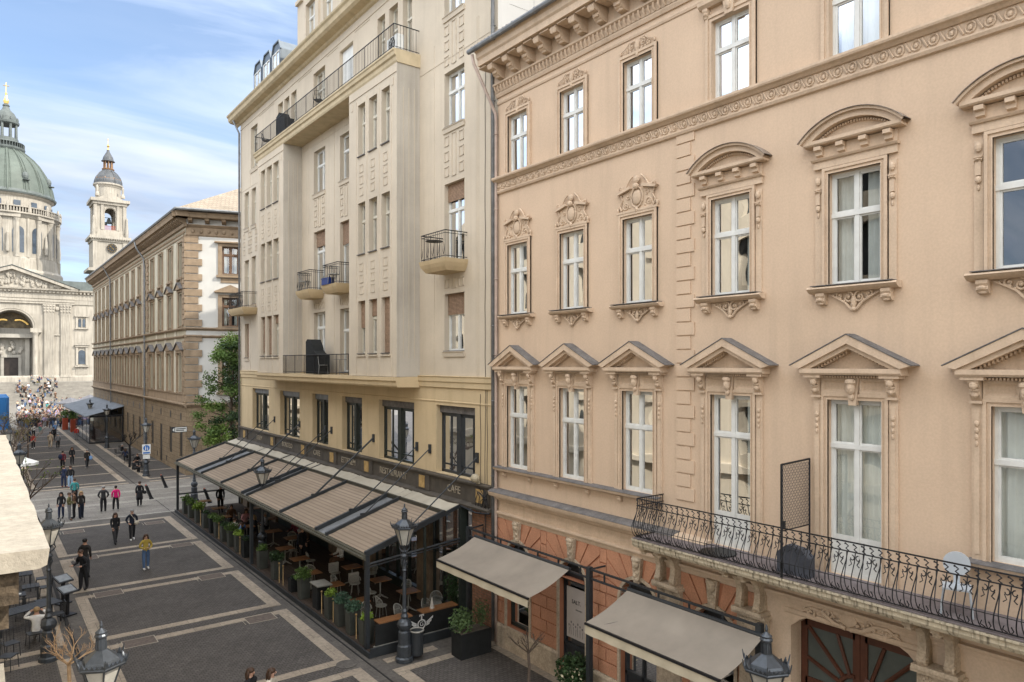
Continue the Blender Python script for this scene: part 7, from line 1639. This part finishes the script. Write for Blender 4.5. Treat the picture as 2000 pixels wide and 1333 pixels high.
def body_mesh(key, stride=.0, arms='swing', seat=False, hi=True, wide=False, coat=False, lean=0.0):
    J = []; E = []; Rr = []; Z = []
    def j(p, r, reg, par=None):
        J.append(Vector(p)); Rr.append(r if isinstance(r, tuple) else (r, r)); Z.append(reg)
        if par is not None: E.append((par, len(J) - 1))
        return len(J) - 1
    dz = -.47 if seat else 0; f = -stride
    pel = j((0, 0, .95 + dz), (.155, .115), 2); ab = j((0, -lean * .3, 1.12 + dz), (.14, .105), 1, pel); ch = j((0, .01 - lean, 1.34 + dz), (.165, .115), 1, ab); up = j((0, .01 - lean * 1.2, 1.43 + dz), (.13, .09), 1, ch)
    nk = j((0, .0 - lean * 1.3, 1.52 + dz), .052, 0, up); hb = j((0, -.015 - lean * 1.4, 1.585 + dz), (.068, .078), 0, nk); hd = j((0, -.02 - lean * 1.5, 1.655 + dz), (.078, .093), 0, hb); j((0, -.005 - lean * 1.5, 1.715 + dz), (.06, .07), 0, hd)
    hands = []
    for s in (-1, 1):
        sh = j((s * .17, .01 - lean * 1.1, 1.415 + dz), .07, 1, up); a = s * f * .55
        if arms == 'swing': el = (s * .205, .03 - a * .35 * 1, 1.15 + dz); wr = (s * .185, -.05 - a * .9, .94 + dz); hp = (s * .18, -.07 - a * 1.0, .86 + dz)
        elif arms == 'front': el = (s * .25, .02, 1.14 + dz); wr = (s * .12, -.24, 1.10 + dz); hp = (s * .05, -.27, 1.12 + dz)
        elif arms == 'hips': el = (s * .26, .06, 1.16 + dz); wr = (s * .19, -.07, 1.0 + dz); hp = (s * .15, -.1, .96 + dz)
        elif arms == 'head': el = (s * .34, -.12, 1.42 + dz); wr = (s * .16, -.12, 1.62 + dz); hp = (s * .10, -.1, 1.67 + dz)
        else: el = (s * .23, -.08, 1.16 + dz); wr = (s * .2, -.32, 1.12 + dz); hp = (s * .19, -.40, 1.13 + dz)
        e = j(el, .056, 1, sh); wv = j(wr, .04, 1, e); hv = j(hp, (.040, .022), 0, wv); hands.append((Vector(wr), Vector(hp), s))
        lr = .09 if not wide else .10; ar = .052 if not wide else .085
        hp_ = j((s * .09, 0, .88 + dz), .095, 2, pel); g = f * s
        if seat: kn = (s * .12, -.44, .50); an = (s * .12, -.42, .09); to = (s * .12, -.56, .04)
        else:
            fw = g > 0; kn = (s * .095, -g * .62 - .02, .50); an = (s * .095, -g * 1.0 if fw else -g * .92, .09 if fw else .13); to = (s * .10, an[1] - .15, .045)
        k = j(kn, lr * .86, 2, hp_); c = j(tuple((Vector(kn) + Vector(an)) / 2), (lr * .75 if not wide else .082), 2, k); an_ = j(an, ar, 2, c); j(to, (.042, .035), 3, an_)
    me = bpy.data.meshes.new(key); me.from_pydata(J, E, []); o = bpy.data.objects.new(key, me); COL.objects.link(o)
    sk = o.modifiers.new("s", 'SKIN'); sk.use_smooth_shade = True; sk.branch_smoothing = .6
    for i, v in enumerate(me.skin_vertices[0].data): v.radius = Rr[i]; v.use_root = (i == 0)
    if hi: sb = o.modifiers.new("b", 'SUBSURF'); sb.levels = 1; sb.render_levels = 1
    bpy.context.view_layer.update()
    m2 = bpy.data.meshes.new_from_object(o.evaluated_get(bpy.context.evaluated_depsgraph_get())); bpy.data.objects.remove(o)
    segs = [(J[a], J[b], Z[b] if Z[b] != 1 or Z[a] == 1 else 1) for a, b in E]
    vs = [tuple(v.co) for v in m2.vertices]; fs = [tuple(p.vertices) for p in m2.polygons]; ms = []
    for p in m2.polygons:
        c = p.center; best = 9; reg = 1
        for a, b, z in segs:
            ab_ = b - a; t = max(0, min(1, (c - a).dot(ab_) / max(1e-9, ab_.length_squared))); d = (c - (a + ab_ * t)).length
            if d < best: best = d; reg = z
        if reg == 0 and c.z > 1.0 + dz and c.z < 1.49 + dz and abs(c.x) < .12: reg = 1
        ms.append(reg)
    bpy.data.meshes.remove(m2)
    m = MB(); m.v = vs; m.f = [list(f_) for f_ in fs]; m.m = ms
    hx = J[6]
    if hi:
        m.cur = 0; m.blob((hx.x, hx.y - .098, hx.z - .012), .014, .022, .026, 6, 4)
        for s in (-1, 1): m.blob((s * .082, hx.y + .005, hx.z - .01), .012, .022, .032, 6, 4)
        m.blob((hx.x, hx.y - .088, hx.z - .058), .024, .012, .007, 6, 4)
        for wv, hp, s in hands:
            d = (hp - wv).normalized(); n_ = d.cross(Vector((1, 0, 0))); n_ = n_.normalized() if n_.length > .1 else Vector((0, 0, 1)); sd = Vector((1, 0, 0)) if abs(d.x) < .7 else Vector((0, 1, 0))
            for q in range(4):
                b0 = hp + sd * (-.027 + .018 * q) + d * .02; l = (.062, .072, .068, .055)[q]; b1 = b0 + d * l * .55 + n_ * .008; b2 = b0 + d * l + n_ * .022; m.tube([tuple(b0), tuple(b1), tuple(b2)], [.0085, .008, .006], 4)
            b0 = hp - sd * .03 * s - d * .02; m.tube([tuple(b0), tuple(b0 - sd * .03 * s + d * .03), tuple(b0 - sd * .03 * s + d * .06)], [.010, .009, .007], 4)
        m.cur = 4
        for s in (-1, 1): m.blob((s * .032, hx.y - .090, hx.z + .008), .011, .006, .007, 6, 4)
        m.cur = 1
    if coat:
        m.cur = 1; m.lathe([(.19, .50), (.185, .75), (.17, .98), (.155, 1.12)], n=12)
    me = bpy.data.meshes.new(key); me.from_pydata(m.v, [], m.f)
    for k in (SKIN, CLO['black'], CLO['black'], CLO['black'], EYE): me.materials.append(k)
    me.polygons.foreach_set('material_index', m.m); me.polygons.foreach_set('use_smooth', [True] * len(me.polygons))
    JOINTS[key] = hx; return me
def hair_mesh(kind, hx):
    m = MB(); y, z = hx.y, hx.z
    if kind == 'short': m.blob((0, y + .028, z + .016), .090, .104, .098, 12, 8)
    elif kind == 'bun': m.blob((0, y + .018, z + .028), .092, .105, .08, 12, 7); m.blob((0, y + .09, z + .08), .045, .045, .045, 8, 5)
    elif kind == 'cap': m.blob((0, y + .005, z + .04), .094, .11, .07, 12, 7); m.box(-.06, .06, y - .16, y - .06, z + .03, z + .045)
    else:
        m.blob((0, y + .022, z + .025), .098, .108, .088, 12, 7)
        for s in (-1, 1): m.tube([(s * .07, y + .01, z + .04), (s * .095, y + .02, z - .06), (s * .10, y + .03, z - .16), (s * .085, y + .02, z - .27)], [.03, .035, .036, .018], 7)
        m.tube([(0, y + .06, z + .03), (0, y + .10, z - .08), (0, y + .10, z - .2), (0, y + .08, z - .32)], [.07, .075, .07, .03], 8)
    me = bpy.data.meshes.new("hair"); me.from_pydata(m.v, [], m.f); me.materials.append(HAIRS['black']); me.polygons.foreach_set('use_smooth', [True] * len(me.polygons)); return me
BM = {}
def getb(key, **k):
    if key not in BM: BM[key] = body_mesh(key, **k)
    return BM[key]
POSES = {
    'walk': dict(stride=.24), 'walk2': dict(stride=-.2), 'stand': dict(stride=.04), 'front': dict(stride=.05, arms='front'), 'hips': dict(stride=.12, arms='hips'), 'flare': dict(stride=.10, wide=True), 'coatwalk': dict(stride=.12, coat=True, wide=False),
    'lean': dict(stride=.06, arms='reach', lean=.10), 'sit': dict(seat=True, arms='reach', lean=.05), 'sithead': dict(seat=True, arms='head', lean=.06),
    'c1': dict(stride=.2, hi=False), 'c2': dict(stride=-.12, hi=False), 'c3': dict(stride=.03, arms='front', hi=False), 'c4': dict(stride=.05, arms='hips', hi=False), 'c5': dict(seat=True, arms='reach', hi=False)}
HM = {}
def person(x, y, rz, pose, top, bottom, shoes, hair, hk, label, h=1.7, z=0.0, skin=None, group=None):
    me = getb(pose, **POSES[pose]); o = bpy.data.objects.new("person", me); COL.objects.link(o); o.location = (x, y, z); o.rotation_euler = (0, 0, rz); s = h / 1.76; o.scale = (s * 1.1, s * 1.12, s)
    for i, mt in enumerate((skin or SKIN, CLO[top], CLO[bottom], CLO[shoes])): o.material_slots[i].link = 'OBJECT'; o.material_slots[i].material = mt
    tag(o, label, "person", group)
    k = (hk, pose)
    if k not in HM: HM[k] = hair_mesh(hk, JOINTS[pose])
    ho = bpy.data.objects.new("hair", HM[k]); COL.objects.link(ho); ho.parent = o; ho.material_slots[0].link = 'OBJECT'; ho.material_slots[0].material = HAIRS[hair]
    return o
def bag(x, y, z, col, lab, sx=.13, sz=.12, strap=None, name="handbag", cat="bag"):
    t = tag(empty(name, (x, y, z)), lab, cat); m = MB(); m.blob((0, 0, 0), sx, .06, sz, 10, 6); m.build("body", CLO[col], t, smooth=True)
    if strap: m = MB(); m.tube(strap, .012, 4); m.build("strap", CLO[col], t)
# near pair at the bottom edge
person(5.76, 19.2, .55, 'walk', 'black', 'jeans', 'white', 'brown', 'long', "dark haired woman in black jacket at the bottom edge, left of the pair", 1.66)
person(6.2, 18.85, .75, 'walk2', 'cream', 'black', 'black', 'brown', 'long', "woman in cream jacket over red top at the bottom edge, right of the pair", 1.66)
person(5.9, 43.4, .2, 'walk', 'black', 'charcoal', 'black', 'brown', 'long', "woman in black hooded jacket walking toward the camera on the left of a pair", 1.68)
person(6.75, 43.7, .1, 'hips', 'inky', 'black', 'white', 'grey', 'short', "woman in black jacket with pale crossbody bag and hand on hip", 1.7)
bag(6.95, 43.5, .98, 'cream', "pale grey crossbody bag at the hip of the woman in black", strap=[(0, -.02, .05), (-.25, -.08, .42), (-.30, .02, .5)])
person(6.31, 37.1, .1, 'front', 'mustard', 'jeans', 'white', 'brown', 'long', "woman in mustard jacket and blue jeans walking toward the camera", 1.68)
person(3.62, 35.3, -.9, 'lean', 'black', 'black', 'black', 'brown', 'short', "waiter in black bending over the menu stand at left", 1.78)
person(3.85, 37.2, 2.6, 'stand', 'coal', 'charcoal', 'black', 'black', 'short', "broad man in black jacket standing behind the waiter", 1.82, skin=SKIN2)
person(6.5, 52.8, 3.0, 'hips', 'charcoal', 'black', 'white', 'grey', 'short', "man in black with elbow out walking away next to the pink jacket", 1.78)
person(7.25, 53.1, 3.2, 'walk2', 'pink', 'black', 'white', 'black', 'short', "woman in bright pink jacket and black leggings walking away", 1.66)
person(8.75, 53.7, 3.1, 'coatwalk', 'black', 'black', 'black', 'brown', 'short', "woman in long black coat walking away by the leaning bollard", 1.72)
bag(9.05, 53.65, .95, 'black', "black shoulder bag at the side of the long coated woman", strap=[(0, 0, .05), (-.1, 0, .4)])
person(5.15, 51.8, .3, 'flare', 'coal', 'inky', 'black', 'fair', 'long', "fair haired woman in black flared trousers standing beside the group", 1.72)
person(4.15, 52.4, -.5, 'stand', 'black', 'navy', 'black', 'black', 'long', "dark long haired woman at the left of the standing group", 1.68)
person(4.5, 51.5, 1.2, 'front', 'olive', 'grey', 'brown', 'brown', 'short', "person in olive jacket and grey trousers hugging in the standing group", 1.74)
person(4.8, 51.9, -1.9, 'front', 'brown', 'black', 'black', 'brown', 'short', "person in brown coat embraced within the standing group", 1.7)
person(5.35, 57.6, 3.0, 'stand', 'teal', 'black', 'black', 'brown', 'short', "person in dark teal jacket behind the standing group", 1.74)
person(5.75, 64.9, 3.1, 'stand', 'black', 'palejeans', 'red', 'brown', 'short', "person in dark jacket, pale jeans and red shoes standing past the crossing", 1.76)
person(5.35, 65.5, 2.6, 'stand', 'navy', 'navy', 'red', 'brown', 'short', "person in navy with red shoes beside the pale jeans", 1.74)
person(8.06, 76.2, 3.3, 'walk', 'coal', 'charcoal', 'white', 'grey', 'short', "man in black with tote bag walking away alone toward the pavilion", 1.78)
bag(8.35, 76.2, .95, 'blue', "greyish blue tote bag hanging from the lone walker's hand", .16, .2, strap=[(0, 0, .15), (-.03, 0, .4)])
person(6.15, 76.2, 3.0, 'walk2', 'maroon', 'black', 'black', 'black', 'short', "man in maroon top with navy backpack walking away", 1.76)
bag(5.95, 75.95, 1.25, 'navy', "navy backpack on the man in maroon", .17, .24, name="backpack", cat="backpack")
person(7.2, 79.8, .2, 'stand', 'black', 'black', 'black', 'brown', 'long', "long haired woman in black beyond the man in maroon", 1.7)
person(5.0, 97.0, .0, 'stand', 'red', 'black', 'white', 'brown', 'short', "person in red vest and black trousers facing the camera", 1.74)
person(7.25, 95.5, 3.1, 'walk', 'grey', 'black', 'white', 'grey', 'short', "person in grey blue top and dark shorts, right of the couple", 1.76)
person(6.6, 96.6, 3.1, 'walk2', 'beige', 'beige', 'white', 'brown', 'short', "tall person in sand coloured hoodie, left of the couple", 1.88)
person(7.5, 104.5, 3.0, 'stand', 'black', 'black', 'black', 'black', 'short', "person in black just beyond the sand coloured hoodie", 1.8)
person(8.2, 112.5, 3.1, 'walk', 'blue', 'navy', 'white', 'grey', 'short', "man in light blue shirt walking away beside the red planters", 1.78)
person(6.9, 118.5, 3.0, 'walk2', 'rose', 'teal', 'black', 'brown', 'short', "person in rose top and teal trousers near the square", 1.72)
person(5.8, 112.0, 3.0, 'stand', 'white', 'black', 'black', 'grey', 'short', "grey haired person in white collar and dark trousers walking away", 1.74)
person(4.9, 104.0, 2.8, 'stand', 'navy', 'navy', 'black', 'black', 'short', "navy dressed person at the left kerb, nearer", 1.76)
person(4.4, 107.5, 2.9, 'walk', 'black', 'black', 'black', 'black', 'short', "black dressed person at the left kerb, farther", 1.78)
person(9.9, 104.5, 3.2, 'stand', 'red', 'grey', 'black', 'brown', 'short', "person in red top standing against the glass pavilion", 1.74)
person(10.9, 70.0, 1.9, 'sit', 'black', 'black', 'white', 'black', 'short', "person in black sprawled on a chair by the sign lamp", 1.74, z=-.02)
person(11.9, 74.4, .4, 'sit', 'black', 'black', 'black', 'brown', 'short', "person in black seated by the gnarled tree", 1.72)
person(11.7, 79.6, 2.9, 'sit', 'navy', 'black', 'black', 'brown', 'long', "long haired person in navy seated at the cafe tables", 1.7)
person(12.0, 84.2, 1.0, 'sit', 'black', 'grey', 'black', 'grey', 'short', "person in black and grey seated nearest the pavilion", 1.72)
# terrace guests and staff
D = .14
person(11.0, 39.6, 2.2, 'sit', 'white', 'jeans', 'black', 'brown', 'short', "terrace guest in white shirt at the edge table", 1.74, z=D)
person(10.95, 38.3, .9, 'sithead', 'blue', 'jeans', 'black', 'brown', 'long', "terrace guest in pale blue shirt with raised arms", 1.72, z=D)
person(12.2, 39.8, -1.5, 'sit', 'black', 'black', 'black', 'fair', 'long', "fair haired terrace guest in black facing the street", 1.7, z=D)
person(12.25, 41.8, .2, 'sit', 'rose', 'black', 'black', 'brown', 'long', "terrace guest in rose top behind the pale shirts", 1.7, z=D)
person(12.9, 40.0, -1.6, 'sit', 'grey', 'black', 'black', 'grey', 'short', "grey haired terrace guest in grey sweater", 1.74, z=D)
person(11.9, 43.4, .0, 'sit', 'brown', 'black', 'black', 'brown', 'short', "terrace guest in brown jacket in the far bay", 1.74, z=D)
person(13.6, 37.4, -1.2, 'sit', 'maroon', 'black', 'black', 'brown', 'long', "terrace guest in maroon by the wall", 1.7, z=D)
person(12.4, 47.6, .0, 'stand', 'black', 'black', 'black', 'black', 'short', "waiter in black standing at the far end of the terrace", 1.8, z=D)
person(12.35, 33.1, .4, 'stand', 'black', 'black', 'black', 'brown', 'short', "waiter in black standing beyond the middle post", 1.8, z=D)
person(12.8, 34.9, 1.4, 'sit', 'navy', 'black', 'black', 'grey', 'short', "terrace guest in navy beside the standing waiter", 1.74, z=D)
person(13.6, 31.4, -1.5, 'sit', 'white', 'brown', 'black', 'brown', 'short', "terrace guest in white sleeves partly under the roof edge", 1.74, z=D)
person(1.6, 29.5, 2.9, 'sithead', 'white', 'grey', 'white', 'fair', 'short', "person in white t-shirt seated at the black picnic table, back turned", 1.76, z=-.02)
# crowd on the square and steps
q = random.Random(42)
tops = ['black', 'navy', 'grey', 'charcoal', 'grey', 'black', 'cream', 'black', 'beige', 'brown', 'jeans', 'brown', 'olive', 'navy', 'black', 'brown', 'lilac', 'grey', 'maroon', 'white']
bots = ['black', 'jeans', 'navy', 'jeans', 'brown', 'grey', 'black', 'charcoal']
made = {}
def where(x, y):
    r = x / y
    side = "by the kiosk" if r < .045 else ("left" if r < .06 else ("centre" if r < .08 else "right"))
    dep = "street mouth" if y < 136 else ("front square" if y < 150 else ("mid square" if y < 175 else ("before steps" if y < 204 else "church steps")))
    return dep + " " + side
spots = []
for k in range(262):
    if k < 160: y = q.uniform(127, 156)
    elif k < 215: y = q.uniform(156, 202)
    else: y = q.uniform(205, 224)
    hi_ = .082 if y < 138 else .108
    if y > 204: hi_ = .075
    x = y * q.uniform(.036, hi_)
    if x < 4.4 and y < 133: x += 2.5
    spots.append((x, y))
spots.sort(key=lambda p: p[1])
for k, (x, y) in enumerate(spots):
    z = 0 if y < 205 else .34 * (int((y - 205) / 1.2) + 1)
    tp, bt = q.choice(tops), q.choice(bots); hk = q.choice(['short', 'short', 'long']); hc = q.choice(['black', 'brown', 'brown', 'fair', 'grey']); ps = q.choice(['c1', 'c2', 'c3', 'c4']) if not (y > 205 and q.random() < .5) else 'c5'
    if 134 < y < 137 and .045 < x / y < .06: tp, bt = 'pink', 'rose'
    lab = f"{hc} {'long ' if hk == 'long' else ''}haired {'seated ' if ps == 'c5' else ''}person, {tp} top, {bt.replace('palejeans', 'pale jeans')}, {where(x, y)}"
    if lab in made: 
        tp = 'teal' if tp != 'teal' else 'maroon'; lab = f"{hc} {'long ' if hk == 'long' else ''}haired {'seated ' if ps == 'c5' else ''}person, {tp} top, {bt.replace('palejeans', 'pale jeans')}, {where(x, y)}"
    made[lab] = 1
    person(x, y, q.uniform(0, 6.28), ps, tp, bt, q.choice(['black', 'white', 'brown']), hc, hk, lab, q.uniform(1.6, 1.85), z=z, group="people on the church square")
